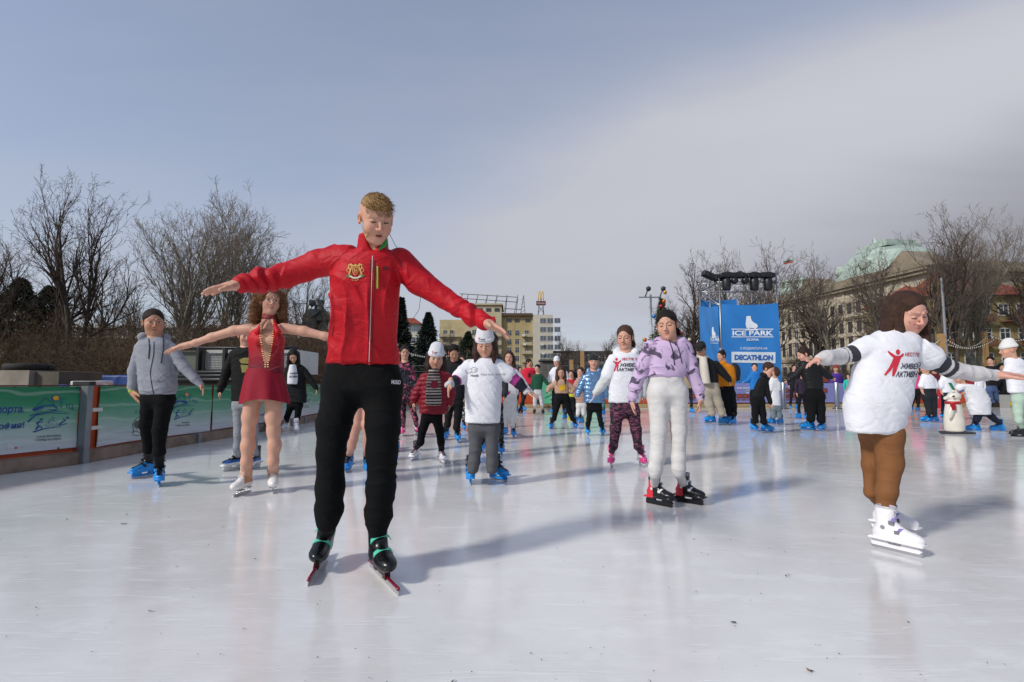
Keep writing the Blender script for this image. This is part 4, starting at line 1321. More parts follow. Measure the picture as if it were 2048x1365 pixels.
for (px_, py_) in ((1047, 672), (1049, 690), (1084, 690), (1086, 708)):
    b = MB(); b.box((pX(px_, Y), -1.9, pZ(py_, Y)), (.45, .25, .35)); lpart(b, 'air_conditioner', mat('ac_unit', '#cfcfca', .5), r)
b = MB(); ft = mat('grey_steel', '#6e747a', .5, metal=.6)
for i, px_ in enumerate((918, 930, 950, 970, 990, 1010, 1032)):
    zb = zt1 + .5 if px_ < 1003 else zt2 + .8; b.tube([(pX(px_, Y), 2, zb), (pX(px_ + 4, Y), 2, pZ(586 + (px_ - 918) * .07, Y))], .14, 5); b.tube([(pX(px_ - 4, Y), 6, zb), (pX(px_ + 4, Y), 2, pZ(588, Y))], .10, 4)
for yA, yB in ((586, 593), (595, 603)): b.tube([(pX(917, Y), 2, pZ(yA, Y)), (pX(1034, Y), 2, pZ(yB, Y))], .13, 5)
b.tube([(pX(1010, Y), 2, pZ(616, Y)), (pX(1044, Y), 2, pZ(618, Y))], .13, 5); lpart(b, 'billboard_frame', ft, r)
b = MB()
for q in (-1, 1): b.tube([(pX(1046, Y) + q * .9, 3, zt2), (pX(1048, Y), 3, pZ(588, Y))], .10, 4)
for k in range(5): z = zt2 + (pZ(590, Y) - zt2) * k / 5; b.tube([(pX(1046, Y) - .8 + k * .12, 3, z), (pX(1046, Y) + .8 - k * .12, 3, z + 1)], .07, 4)
lpart(b, 'lattice_mast', ft, r)
# the fast food sign on the roof
r = empty('roof_sign', (pX(1083, Y), Y + 1, zt2), 'tall yellow double arch letter over a dark red board, standing on the roof', 'sign')
def lz(py_): return pZ(py_, Y) - zt2
kx = pxm(Y)
b = MB()
for q in (-1, 1):
    pts = [(q * kx * 1.0 + q * kx * 2.1 * (1 - math.cos(a)), 0, lz(602) + (kx * 20) * math.sin(min(a, math.pi - a)) ** .62) for a in np.linspace(0.02, math.pi - .02, 15)]
    b.tube(pts, [kx * .95] * 15, 6)
lpart(b, 'golden_arches', mat('arch_yellow', '#d8ac1c', .5), r, True)
b = MB(); b.box((0, 0, lz(606)), (kx * 9.5, .5, kx * 4.2)); o = lpart(b, 'name_board', mat('maroon_board', '#5a1c28', .6), r)
a_, F_ = text2("McDonald's", .02); a_ = a_ / a_.max(0)
V_ = [(-kx * 8 + u_ * kx * 16, -.52, lz(608.4) + v_ * kx * 4.6) for u_, v_ in a_]; link('board_lettering', mesh_np('board_lettering', np.array(V_), [tuple(f) for f in F_], False), mat('ink', '#c9b0a8', .6), o)
b = MB()
for q in (-1, 1): b.tube([(q * kx * 6, 0, 0), (q * kx * 4, 0, lz(610))], .16, 5); b.tube([(q * kx * 6, 3, 0), (q * kx * 4, 0, lz(610))], .12, 4)
b.tube([(-kx * 6, 0, 1), (kx * 5, 0, lz(612))], .1, 4); b.tube([(kx * 6, 0, 1), (-kx * 5, 0, lz(612))], .1, 4); lpart(b, 'sign_frame', ft, r)
# red roofed house left of the spruce
Y = 120.0
r = empty('red_roof_house', (0, Y, 0), 'cream house with a red tiled roof between the red jacket and the dark spruce', 'building')
xa, xb = pX(770, Y), pX(836, Y); b = MB(); b.box2((xa, 0, -1), (xb, 10, pZ(648, Y))); lpart(b, 'wall', cre, r)
b = MB(); z0 = pZ(648, Y); b.add([(xa - .6, -.6, z0), (xb + .6, -.6, z0), (xb + .6, 10.6, z0), (xa - .6, 10.6, z0), (xa + 2, 5, z0 + 2), (xb - 2, 5, z0 + 2)], [(0, 1, 5, 4), (1, 2, 5), (2, 3, 4, 5), (3, 0, 4), (3, 2, 1, 0)])
TILE = mat('red_tiles', '#8a3b22', .85, var=.25, vscale=.8, bump=.8, bscale=3); lpart(b, 'roof', TILE, r)
windows(r, wmesh(2.0, 1.6, whf, GLASS2, (1, 0)), [pX(p_, Y) for p_ in (808, 822)], [pZ(y_, Y) for y_ in (664, 688, 712)], -.06)
for z in (pZ(690, Y), pZ(714, Y)): b = MB(); b.box2((pX(803, Y), -1.2, z - .6), (xb, -.02, z)); lpart(b, 'balcony', whf, r)
# long low pale building in the middle distance
Y = 190.0
r = empty('low_building', (0, Y, 0), 'long low pale building on the skyline right of the apartment block', 'building')
b = MB(); b.box2((pX(1108, Y), 0, -1), (pX(1330, Y), 15, pZ(706, Y))); lpart(b, 'wall', mat('pale_stone_far', '#8f8d84', .9, var=.12, vscale=.1), r)
b = MB(); b.box2((pX(1106, Y), -.8, pZ(706, Y)), (pX(1332, Y), 15, pZ(702.5, Y))); lpart(b, 'roof', mat('grey_roof', '#55534f', .9), r)
windows(r, wmesh(2.2, 3.0, whf, GLASS), [pX(p_, Y) for p_ in range(1114, 1326, 14)], [pZ(724, Y), pZ(745, Y)], -.06)
# grey building behind the left trees
Y = 75.0
r = empty('grey_building', (0, Y, 0), 'long pale grey building glimpsed through the left trees', 'building')
b = MB(); b.box2((pX(150, Y), 0, -1), (pX(640, Y), 12, pZ(655, Y))); lpart(b, 'wall', mat('grey_render', '#6c6962', .9, var=.2, vscale=.3), r)
for z_ in (655, 676, 700): b = MB(); b.box2((pX(150, Y), -.5, pZ(z_, Y) - .12), (pX(640, Y), -.02, pZ(z_, Y) + .25)); lpart(b, 'ledge', mat('pale_ledge', '#a8a59c', .9), r)
windows(r, wmesh(1.5, 1.3, whf, GLASS), [pX(p_, Y) for p_ in range(170, 630, 30)], [pZ(674, Y), pZ(698, Y)], -.06)
# stone palace with copper domes, its long side running away to the left
STONE = mat('pale_stone', '#b8ad9a', .9, var=.18, vscale=.25, bump=.5, bscale=2.5); COP = mat('green_copper', '#a0b0a5', .75, var=.25, vscale=.5, bump=.4, bscale=3)
P0 = np.array((pX(1548, 128.), 128.0)); P1 = np.array((pX(1868, 86.), 86.0)); Ld = np.linalg.norm(P1 - P0); ang = math.atan2(*(P1 - P0)[::-1])
r = empty('stone_palace', (P0[0], P0[1], 0), 'large pale stone palace with rows of windows and green copper domes behind the right trees', 'building'); r.rotation_euler = (0, 0, ang)
Hc = 21.0
b = MB(); b.box2((0, 0, -1), (Ld, 22, Hc - 1.6)); lpart(b, 'wall', STONE, r)
b = MB(); b.box2((-.8, -1.0, Hc - 1.6), (Ld + .8, 22.8, Hc - 1.0)); b.box2((-1.2, -1.4, Hc - 1.0), (Ld + 1.2, 23, Hc - .5)); b.box2((-.2, -.3, Hc - .5), (Ld + .2, 22.4, Hc + .9)); b.box2((-.15, -.35, 13.6), (Ld + .15, -.02, 14.1)); b.box2((-.15, -.45, 5.6), (Ld + .15, -.02, 6.2)); lpart(b, 'cornice', mat('stone_cornice', '#857a68', .9, var=.2, vscale=.5), r)
n_ = 17; xs = [1.6 + i * (Ld - 3.2) / n_ for i in range(n_)]
windows(r, wmesh(1.35, 3.0, dkf, GLASS), xs, [7.0], -.05); windows(r, wmesh(1.35, 2.2, dkf, GLASS), xs, [11.0, 14.8, 2.4], -.05)
for i, x in enumerate(xs):
    b = MB(); b.box2((x - .9, -.28, 6.22), (x - .45, -.02, Hc - 1.62)); lpart(b, 'pilaster', STONE, r)
    b = MB(); b.prism([(-.35, 0), (1.7, 0), (.68, .7)], (x, -.30, 10.15), (1, 0, 0), (0, 0, 1), (0, 1, 0), .27); lpart(b, 'pediment', STONE, r)
for xg in (Ld * .36, Ld * .93):
    b = MB(); b.prism([(-5, 0), (5, 0), (0, 3.6)], (xg, -1.5, Hc - .5), (1, 0, 0), (0, 0, 1), (0, 1, 0), 6); lpart(b, 'gable', mat('stone_cornice', '#857a68', .9, var=.2, vscale=.5), r)
def lathe_part(name, c, prof, m, n=32, smooth=True): b = MB(); b.lathe(c, prof, n); return lpart(b, name, m, r, smooth)
rm = lathe_part('dome_drum', (-1, 8.5, Hc - 4), [(4.2, 0), (4.2, 5.6), (4.6, 5.8), (4.6, 6.0)], STONE)
lathe_part('small_dome', (-1, 8.5, Hc + 1.9), [(4.5, 0), (4.3, 1.2), (3.7, 3.4), (4.3, 3.5), (4.4, 3.8), (3.8, 3.9), (2.4, 4.6), (.3, 4.9)], COP)
for k in range(14):
    a = 2 * math.pi * k / 14; b = MB(); b.tube([(-1 + 4.4 * math.cos(a), 8.5 + 4.4 * math.sin(a), Hc + 1.9), (-1 + 4.1 * math.cos(a), 8.5 + 4.1 * math.sin(a), Hc + 5.3)], .2, 6); lpart(b, 'colonnette', COP, r)
cxd = 20.4
b = MB(); prof = [(10.4, 0), (10.2, 1.6), (9.2, 4.2), (7.4, 6.4), (5.6, 7.6), (4.0, 8.2)]
M4 = np.eye(3)
b.lathe((cxd, 14, Hc + .6), prof, 40, M=M4); lpart(b, 'great_dome', COP, r, True)
b = MB(); b.box2((cxd - 4.2, 9.8, Hc + 8.6), (cxd + 4.2, 18.2, Hc + 9.1)); b.box2((cxd - 3.6, 10.4, Hc + 9.1), (cxd + 3.6, 17.6, Hc + 10.0)); lpart(b, 'dome_platform', COP, r)
for q in (-1, 1):
    b = MB(); Mx = np.array([[1, 0, 0], [0, 0, -1], [0, 1, 0]], float); b.lathe((cxd + q * 3.4, 5.4, Hc + 4.4), [(.7, -.8), (1.0, -.8), (1.1, 0), (1.0, .8), (.6, .8)], 16, M=Mx); lpart(b, 'round_dormer', COP, r, True)
b = MB(); b.tube([(cxd - 3, 14, Hc + 10), (cxd - 3, 14, Hc + 14.2)], [.16, .05], 6); b.lathe((cxd - 3, 14, Hc + 10), [(.5, 0), (.8, .6), (.4, 1.4), (.2, 2.2)], 10); lpart(b, 'spire', COP, r)
# red roofed blocks on the right
Y = 62.0
r = empty('ochre_building', (pX(1878, Y), Y, 0), 'ochre apartment house with steep red tiled roofs behind the trees at the far right', 'building')
Wd = pX(2110, Y) - pX(1878, Y); H_ = pZ(590, Y)
b = MB(); b.box2((0, 0, -1), (Wd, 12, H_)); lpart(b, 'wall', mat('ochre_wall', '#82744a', .9, var=.25, vscale=.4), r)
b = MB()
for a_, c_, hh_ in ((-.5, Wd * .30, 2.2), (Wd * .24, Wd * .66, 4.3), (Wd * .6, Wd + 1, 3.0)):
    b.add([(a_, -.7, H_ - .1), (c_, -.7, H_ - .1), (c_, 12.7, H_ - .1), (a_, 12.7, H_ - .1), ((a_ + c_) / 2 - .8, 5.5, H_ + hh_), ((a_ + c_) / 2 + .8, 6.5, H_ + hh_)], [(0, 1, 5, 4), (1, 2, 5), (2, 3, 4, 5), (3, 0, 4), (3, 2, 1, 0)])
lpart(b, 'roof', mat('red_tiles_near', '#86412b', .85, var=.25, vscale=1.2, bump=.8, bscale=4), r)
for k in range(3): b = MB(); b.box2((2 + k * 5.5, 1.0, H_ + .2), (3.6 + k * 5.5, 3.2, H_ + 1.8)); lpart(b, 'dormer', mat('ochre_wall', '#82744a', .9), r)
windows(r, wmesh(1.3, 1.5, whf, GLASS), [1.0 + k * 2.25 for k in range(int(Wd / 2.25))], [H_ - 2.6, H_ - 5.6, H_ - 8.6, 1.2], -.05)
for k in range(4):
    for z in (H_ - 3.4, H_ - 6.4): b = MB(); b.box2((.6 + k * 3.6, -1.1, z), (2.9 + k * 3.6, -.02, z + .18)); b.box2((.6 + k * 3.6, -1.15, z + .18), (2.9 + k * 3.6, -1.05, z + .9)); lpart(b, 'balcony', mat('brown_balcony', '#6b4a35', .9), r)
# flag over the palace
Y = 100.; b = MB(); fp = empty('flagpole', (pX(1597, Y), Y, 0), 'thin flagpole with a small white, green and red flag over the stone palace', 'flag')
b.tube([(0, 0, 0), (0, 0, pZ(514, Y))], .09, 6); lpart(b, 'pole', mat('pole_white', '#9c9ea0', .6), fp)
for k, c in enumerate(('#c4c6ca', '#5c7a68', '#b0483e')):
    b = MB(); N = 8; zt = pZ(516, Y) - k * .36
    V_ = [(-.1 - .26 * i, .15 * math.sin(i * .9), zt + .10 * math.sin(i * .8) - .06 * i * .5 - j * .36) for i in range(N) for j in (0, 1)]
    b.add(V_, [(2 * i, 2 * i + 1, 2 * i + 3, 2 * i + 2) for i in range(N - 1)]); lpart(b, 'flag_band', mat('flag_' + c[1:], c, .8), fp)
print('env', round(time.time() - T0, 1))
# ================================================================== boards round the rink
def banner_mat():
    m = bpy.data.materials.new('green_banner'); m.use_nodes = True; t = m.node_tree; b = t.nodes['Principled BSDF']; N = t.nodes; L = t.links
    tcn = N.new('ShaderNodeTexCoord'); sp = N.new('ShaderNodeSeparateXYZ'); L.new(tcn.outputs['Object'], sp.inputs[0])
    nz_ = N.new('ShaderNodeTexNoise'); nz_.inputs['Scale'].default_value = 1.2; nz_.inputs['Detail'].default_value = 2; mp = N.new('ShaderNodeMapping'); mp.inputs['Scale'].default_value = (1, 1, 2.5)
    L.new(tcn.outputs['Object'], mp.inputs[0]); L.new(mp.outputs[0], nz_.inputs['Vector'])
    ad = N.new('ShaderNodeMath'); ad.operation = 'MULTIPLY_ADD'; L.new(nz_.outputs['Fac'], ad.inputs[0]); ad.inputs[1].default_value = .22; L.new(sp.outputs[2], ad.inputs[2])
    r = N.new('ShaderNodeValToRGB'); e = r.color_ramp.elements
    for _ in range(3): e.new(.5)
    for el, (p, c) in zip(e, ((.30, '#d3d5da'), (.48, '#b4c6be'), (.66, '#6fa98b'), (.86, '#2c8a60'), (1.0, '#14764a'))): el.position = min(1, p); el.color = (*srgb(c), 1)
    L.new(ad.outputs[0], r.inputs[0])
    # pale wavy ribbons
    wv = N.new('ShaderNodeMath'); wv.operation = 'SINE'; m2 = N.new('ShaderNodeMath'); m2.operation = 'MULTIPLY'; m2.inputs[1].default_value = 34
    L.new(ad.outputs[0], m2.inputs[0]); L.new(m2.outputs[0], wv.inputs[0])
    mr = N.new('ShaderNodeMapRange'); mr.inputs['From Min'].default_value = .80; mr.inputs['From Max'].default_value = 1.0; mr.inputs['To Max'].default_value = .22; L.new(wv.outputs[0], mr.inputs['Value'])
    mx = N.new('ShaderNodeMix'); mx.data_type = 'RGBA'; L.new(mr.outputs[0], mx.inputs[0]); L.new(r.outputs[0], mx.inputs[6]); mx.inputs[7].default_value = (.75, .82, .74, 1)
    L.new(mx.outputs[2], b.inputs['Base Color']); b.inputs['Roughness'].default_value = .42
    bn = N.new('ShaderNodeTexNoise'); bn.inputs['Scale'].default_value = 4; mp2 = N.new('ShaderNodeMapping'); mp2.inputs['Scale'].default_value = (.4, .4, 3); L.new(tcn.outputs['Object'], mp2.inputs[0]); L.new(mp2.outputs[0], bn.inputs['Vector'])
    bp = N.new('ShaderNodeBump'); bp.inputs['Strength'].default_value = .5; bp.inputs['Distance'].default_value = .05; L.new(bn.outputs['Fac'], bp.inputs['Height']); L.new(bp.outputs[0], b.inputs['Normal'])
    return m
GB = banner_mat(); ORG = mat('orange_board', '#b4481c', .55, var=.15, vscale=4); CURB = mat('dirty_curb', '#8b7768', .85, var=.35, vscale=5, bump=.6, bscale=14)
STL = mat('galvanised_steel', '#8e9498', .42, metal=.75, var=.15, vscale=5)
def edge_pts():
    P = [np.array(p) for p in EDGE_L[:10]]; out = []
    for a, b in zip(P[:-1], P[1:]):
        n = max(1, int(np.linalg.norm(b - a) / .5))
        for k in range(n): out.append(a + (b - a) * k / n)
    return out + [P[-1]]
EP = edge_pts()
def wall_strip(name, pts, z0, z1, t, off, m, parent, sag=0.0, wob=0.0):
    """an upright sheet of thickness t along the edge, shifted off outwards (to the left)"""
    V = []; F = []; n = len(pts); nz_ = 7 if wob else 2
    for i, p in enumerate(pts):
        d = unit(np.append(pts[min(i + 1, n - 1)] - pts[max(i - 1, 0)], 0)); nn = np.array((-d[1], d[0], 0))
        for side in (0, 1):
            for k in range(nz_):
                f = k / (nz_ - 1); w = wob * math.sin(i * 1.9 + k * 1.3) * (1 if 0 < k < nz_ - 1 else .3) if side == 0 else 0
                lowz = z0 + sag * (.5 + .5 * math.sin(i * .8))
                V.append(np.array((p[0], p[1], 0)) + nn * (off + t * side) - nn * w * 1.0 + np.array((0, 0, lowz + (z1 - lowz) * f)))
    k2 = nz_ * 2
    for i in range(n - 1):
        for s_ in (0, 1):
            for k in range(nz_ - 1):
                a = i * k2 + s_ * nz_ + k; q = (a, a + 1, a + 1 + k2, a + k2); F.append(q if s_ else q[::-1])
        a = i * k2; F.append((a, a + k2, a + k2 + nz_, a + nz_)); F.append((a + nz_ - 1, a + 2 * nz_ - 1, a + k2 + 2 * nz_ - 1, a + k2 + nz_ - 1))
    for i in (0, n - 1):
        a = i * k2; q = tuple(range(a, a + nz_)) + tuple(range(a + 2 * nz_ - 1, a + nz_ - 1, -1)); F.append(q if i == 0 else q[::-1])
    return worldpart(name, np.array(V), F, m, parent, False)
def cut(y0, y1):
    out = [p for p in EP if y0 <= p[1] <= y1]
    def ip(y):
        ys = [p[1] for p in EP]; return np.array((np.interp(y, ys, [p[0] for p in EP]), y))
    return [ip(y0)] + [p for p in out if y0 + .05 < p[1] < y1 - .05] + [ip(y1)]
fence = empty('rink_boards', (-5.5, 6, 0), 'waist high orange boards with green and white banners along the left side of the ice', 'barrier')
wall_strip('board', cut(-5.9, 18.4), .15, .93, .03, .10, ORG, fence)
wall_strip('curb', cut(-5.9, 18.4), -.06, .145, .12, .012, CURB, fence)
wall_strip('top_rail', cut(-5.9, 18.4), .932, .948, .05, .088, mat('brown_rail', '#5a3022', .6), fence)
bans = []
for (a, b_) in ((-1.5, 6.22), (6.54, 8.78), (8.82, 12.3), (12.34, 18.2)):
    bans.append(wall_strip('banner', cut(a, b_), .20 if a < 6 else .155, .930, .004, .072, GB, fence, .02, .010))
for yb in (-2.0, 2.0, 6.28, 8.40, 10.4, 12.4, 14.6, 16.8):
    c = cut(yb, yb + .2)[0]; b = MB(); big_ = yb == 6.28
    w_ = .042 if big_ else .034; h_ = .48 if big_ else .09; b.box((c[0] - .01, c[1], h_ - .02), (w_, w_, h_)); 
    if not big_: b.box((c[0] - .13, c[1], .47), (w_, w_, .47))
    b.build('post', STL, fence)
    if big_: b = MB(); b.box((c[0] - .05, c[1], .965), (.10, .05, .025)); b.build('post_cap', mat('black_rubber', '#141517', .6), fence)
for z in (.64, .42):
    b = MB(); c = cut(6.34, 6.52); b.box(((c[0][0] + c[-1][0]) / 2 + .02, 6.40, z), (.012, .075, .022)); b.build('white_rail', mat('white_rail', '#c9c6bd', .6), fence)
# printing on the first two banners
BLU = '#1f4a8c'; TEA = '#2c6f86'
def sport_logo(o, bv, x, y, s, dx=1.0, text=True):
    X = lambda u_: x + u_ * s * dx; Yv = lambda v_: y + v_ * s
    P_ = lambda L_: [(X(a), Yv(b)) for a, b in L_]
    K = dict(eps=.006)
    print_poly(o, bv, [stroke(P_([(12, 38), (30, 20), (44, 8), (50, 14), (60, 22), (66, 32)]), 1.44 * s), stroke(P_([(12, 38), (34, 28), (58, 26), (70, 34), (66, 38), (40, 34), (16, 39)]), 2.88 * s)], BLU, 'mountain_print', **K)
    print_poly(o, bv, [stroke(P_([(2, 66), (20, 50), (50, 44), (96, 47)]), 3.52 * s, .6 * s), stroke(P_([(6, 52), (30, 44), (66, 40), (100, 45)]), 1.92 * s, .4 * s), stroke(P_([(14, 90), (40, 82), (80, 76)]), 3.52 * s, .7 * s)], BLU, 'wave_print', **K)
    print_poly(o, bv, [disc(X(66), Yv(9), 9.92 * s * dx, 7.4 * s)], BLU, 'sun_rim', **K)
    print_poly(o, bv, [disc(X(66), Yv(9), 7.36 * s * dx, 5.6 * s)], '#d9a52a', 'sun_print', eps=.009)
    print_poly(o, bv, [stroke(P_([(78, 34), (78, 16), (84, 8), (88, 10)]), 2.08 * s), stroke(P_([(73, 22), (86, 18)]), 1.92 * s), stroke(P_([(90, 32), (91, 20)]), 2.08 * s), stroke(P_([(104, 24), (97, 24), (95, 33), (101, 36), (105, 24), (104, 36), (108, 39)]), 2.24 * s)], TEA, 'script_letters', **K)
    runner = [stroke(P_([(20, 84), (27, 76), (24, 70), (30, 64)]), 3.52 * s), stroke(P_([(27, 76), (33, 78), (34, 84)]), 2.56 * s), stroke(P_([(26, 66), (20, 69)]), 2.08 * s), stroke(P_([(30, 66), (37, 67)]), 2.08 * s), disc(X(33), Yv(60), 3.52 * s * dx, 2.4 * s)]
    skier = [stroke(P_([(74, 72), (80, 66), (88, 62), (82, 58)]), 3.20 * s), stroke(P_([(70, 74), (90, 70)]), 1.76 * s), disc(X(92), Yv(56), 3.36 * s * dx, 2.3 * s)]
    bike = [stroke([(X(48 + 5.5 * math.cos(a)), Yv(71 + 6 * math.sin(a))) for a in np.linspace(0, 6.28, 15)], .9 * s), stroke([(X(63 + 5.5 * math.cos(a)), Yv(70 + 6 * math.sin(a))) for a in np.linspace(0, 6.28, 15)], .9 * s), stroke(P_([(48, 70), (54, 61), (62, 62)]), 2.24 * s), disc(X(60), Yv(56), 3.04 * s * dx, 2.2 * s)]
    print_poly(o, bv, runner, BLU, 'runner_print', **K); print_poly(o, bv, skier, BLU, 'skier_print', **K); print_poly(o, bv, bike, '#5d7f9c', 'cyclist_print', **K)
    if text:
        print_text(o, bv, 'СОФИЯ ЕВРОПЕЙСКА', X(22), Yv(104), 56 * s * dx, 6.5 * s, '#2c2f38', rot=-3, eps=.006, name='banner_lettering', bold=.01)
        print_text(o, bv, 'СТОЛИЦА НА СПОРТА', X(20), Yv(113), 58 * s * dx, 6.5 * s, '#2c2f38', rot=-3, eps=.006, name='banner_lettering', bold=.01)
bv0 = bvh_of(bans[0]); bv1 = bvh_of(bans[1]); bv2 = bvh_of(bans[2]); bv3 = bvh_of(bans[3])
sport_logo(bans[0], bv0, 54, 789, .84, 1.05)
print_text(bans[0], bv0, 'на спорта.', -45, 831, 93, 15, BLU, rot=-1, slant=.2, bold=.02, eps=.006, name='banner_lettering')
print_text(bans[0], bv0, 'в София!', -34, 865, 82, 16, BLU, rot=-4, slant=.2, bold=.02, eps=.006, name='banner_lettering')
print_poly(bans[0], bv0, [[(14, 886), (24, 889), (34, 893), (30, 897), (16, 898)]], '#d9d9da', 'paper_print', eps=.006); print_poly(bans[0], bv0, [[(28, 893), (36, 896), (31, 899)]], '#c2472c', 'red_print', eps=.006)
sport_logo(bans[1], bv1, 341, 784, .62, .80)
sport_logo(bans[3], bv3, 604, 776, .36, .5); 
print_poly(bans[1], bv1, [stroke([(x_, y_) for x_, y_ in ((268, 868), (266, 850), (272, 838), (282, 832))], 1.2), stroke([(262, 866), (272, 862), (284, 868), (276, 872), (264, 870)], 1.2), disc(275, 850, 6, 8), stroke([(270, 828), (272, 820), (276, 828)], 1.2)], '#57605a', 'line_drawing_print', eps=.006)
print_text(bans[2], bv2, 'www', 514, 833, 16, 6, BLU, bold=.01, eps=.006, name='banner_lettering')
for o_, bb, pts_ in ((bans[0], bv0, [(31, 775), (80, 774), (126, 774), (154, 775), (163, 834), (21, 910), (72, 904), (117, 897), (158, 891)]), (bans[1], bv1, [(200, 773), (196, 812), (198, 858), (197, 900), (229, 893), (256, 888), (300, 880), (355, 873)])):
    print_poly(o_, bb, [disc(x_, y_, 1.8, 2.0, 8) for x_, y_ in pts_], '#2c3330', 'eyelets', eps=.007, sub=0)
# ---- far boards
def flat_wall(root, name, pa, pb, z0, z1, t, m):
    a = np.array((*pa, 0.0)); b_ = np.array((*pb, 0.0)); d = unit(b_ - a); nn = np.array((-d[1], d[0], 0)); B = MB()
    V = [q + nn * s_ * t + np.array((0, 0, z)) for q in (a, b_) for s_ in (0, 1) for z in (z0, z1)]
    B.add(V, [(0, 1, 3, 2), (4, 6, 7, 5), (0, 4, 5, 1), (2, 3, 7, 6), (0, 2, 6, 4), (1, 5, 7, 3)]); return B.build(name, m, root)
far = empty('far_boards', (4, 19.9, 0), 'boards with green, lilac and chocolate banners closing the far end of the rink', 'barrier')
def ey(x): return np.interp(x, [-5, -3.9, -2, 1, 12, 34], [16.4, 18.7, 19.6, 19.8, 20.3, 21.3])
flat_wall(far, 'board', (-2.0, 19.62), (1.0, 19.82), .14, .93, .03, ORG); flat_wall(far, 'board', (1.02, 19.82), (12.0, 20.32), .14, .93, .03, ORG); flat_wall(far, 'board', (12.02, 20.32), (33, 21.26), .14, .93, .03, ORG); flat_wall(far, 'board', (-4.2, 18.4), (-2.02, 19.6), .14, .93, .03, ORG)
flat_wall(far, 'curb', (-2.0, 19.56), (12.0, 20.26), -.06, .135, .03, mat('pale_wood_curb', '#a08a63', .8, var=.3, vscale=3)); flat_wall(far, 'curb', (12.02, 20.26), (33, 21.2), -.06, .135, .03, mat('pale_wood_curb', '#a08a63', .8))
xg0, xg1 = 1.15, 3.45
gb2 = flat_wall(far, 'banner', (xg0, ey(xg0) - .05), (xg1, ey(xg1) - .05), .16, 1.02, .01, mat('mint_banner', '#5fb08a', .5, var=.25, vscale=1.2))
bg2 = bvh_of(gb2)
print_poly(gb2, bg2, [stroke([(1092, 786), (1104, 778), (1118, 772), (1128, 768)], 2), stroke([(1090, 796), (1106, 788), (1124, 786)], 1.6), stroke([(1100, 800), (1126, 794)], 1.6), disc(1112, 767, 2.4)], '#23705a', 'banner_print', eps=.02)
LIL = mat('lilac_banner', '#7b7fb4', .5, var=.12, vscale=.8)
x0, x1 = 6.7, 15.2
lb = flat_wall(far, 'banner', (x0, ey(x0) - .06), (12.0, ey(12) - .06), .19, .94, .012, LIL); lb2 = flat_wall(far, 'banner', (12.02, ey(12) - .06), (x1, ey(x1) - .06), .19, .94, .012, LIL)
for o_, sx in ((lb, [(1374, 1392), (1476, 1500), (1566, 1602)]), (lb2, [(1632, 1650), (1700, 1740)])):
    bb = bvh_of(o_)
    for a, c in sx:
        for row in (0, 1, 2):
            xx = a - row * 3
            while xx < c:
                w_ = 11; y0_ = 777 + row * 11
                if (a, row) != (1476, 0):
                    print_poly(o_, bb, [[(xx, y0_ + 2), (xx + 1, y0_), (xx + w_ - 1, y0_), (xx + w_, y0_ + 2), (xx + w_, y0_ + 9), (xx, y0_ + 9)]], '#6e2f24', 'chocolate_print', eps=.02, sub=0)
                    print_poly(o_, bb, [[(xx + 2, y0_ + 2), (xx + w_ - 2, y0_ + 2), (xx + w_ - 2, y0_ + 7), (xx + 2, y0_ + 7)]], '#8a4030', 'chocolate_print', eps=.03, sub=0)
                xx += w_ + 1
bb = bvh_of(lb)
print_text(lb, bb, 'МАЛКА НЕЖНОСТ', 1474, 778, 26, 3, '#dcdcec', eps=.03, name='banner_lettering', sub=0); print_text(lb, bb, 'ПО-ДОБРЕ', 1492, 783, 14, 3, '#b8d890', eps=.03, name='banner_lettering', sub=0); print_text(lb, bb, 'ВСЕКИ ДЕН', 1492, 788, 14, 3, '#dcdcec', eps=.03, name='banner_lettering', sub=0)
for px, lab in ((1566, 'shiny steel post standing at the right foot of the scaffold tower'), (1672, 'shiny steel post in front of the child in purple')):
    Y = 19.3; x = pX(px, Y); b = MB(); b.lathe((x, Y, 0), [(.13, 0), (.13, .03), (.085, .04), (.085, .96), (.07, .98)], 16)
    pr = empty('steel_post', (x, Y, 0), lab, 'post', 'steel posts at the far boards'); b.build('tube', mat('polished_steel', '#a9abb0', .25, metal=.9), pr, True)
    b = MB(); b.lathe((x, Y, -.002), [(.17, 0), (.17, .02), (.09, .025)], 16); b.build('base', mat('black_rubber', '#141517', .6), pr)
b = MB(); Y = 19.6; b.add([(pX(1855, Y), Y - .2, 0), (pX(1892, Y), Y - .2, 0), (pX(1886, Y), Y + .2, .92), (pX(1872, Y), Y + .2, .92), (pX(1855, Y), Y, 0), (pX(1892, Y), Y, 0), (pX(1886, Y), Y + .28, .92), (pX(1872, Y), Y + .28, .92)], [(0, 1, 2, 3), (7, 6, 5, 4), (0, 4, 5, 1), (1, 5, 6, 2), (2, 6, 7, 3), (3, 7, 4, 0)])
rb = tag(b.build('sign_board', mat('red_sign', '#b01f2c', .5)), 'red folding sign board with white letters at the far boards', 'sign'); print_text(rb, bvh_of(rb), 's.bg', 1866, 799, 12, 6, '#d8d0d0', eps=.02, name='sign_lettering')
b = MB(); Y = 19.4; b.box2((pX(2016, Y), Y, 0), (pX(2040, Y), Y + .4, .5)); bx_ = tag(b.build('crate', mat('grey_crate', '#8e928e', .6)), 'low grey crate with a yellow band at the far right boards', 'crate'); b = MB(); b.box2((pX(2016, Y) - .004, Y - .006, .10), (pX(2040, Y) + .004, Y, .24)); b.build('yellow_band', mat('yellow_band', '#c79a1e', .6), bx_, world=True)

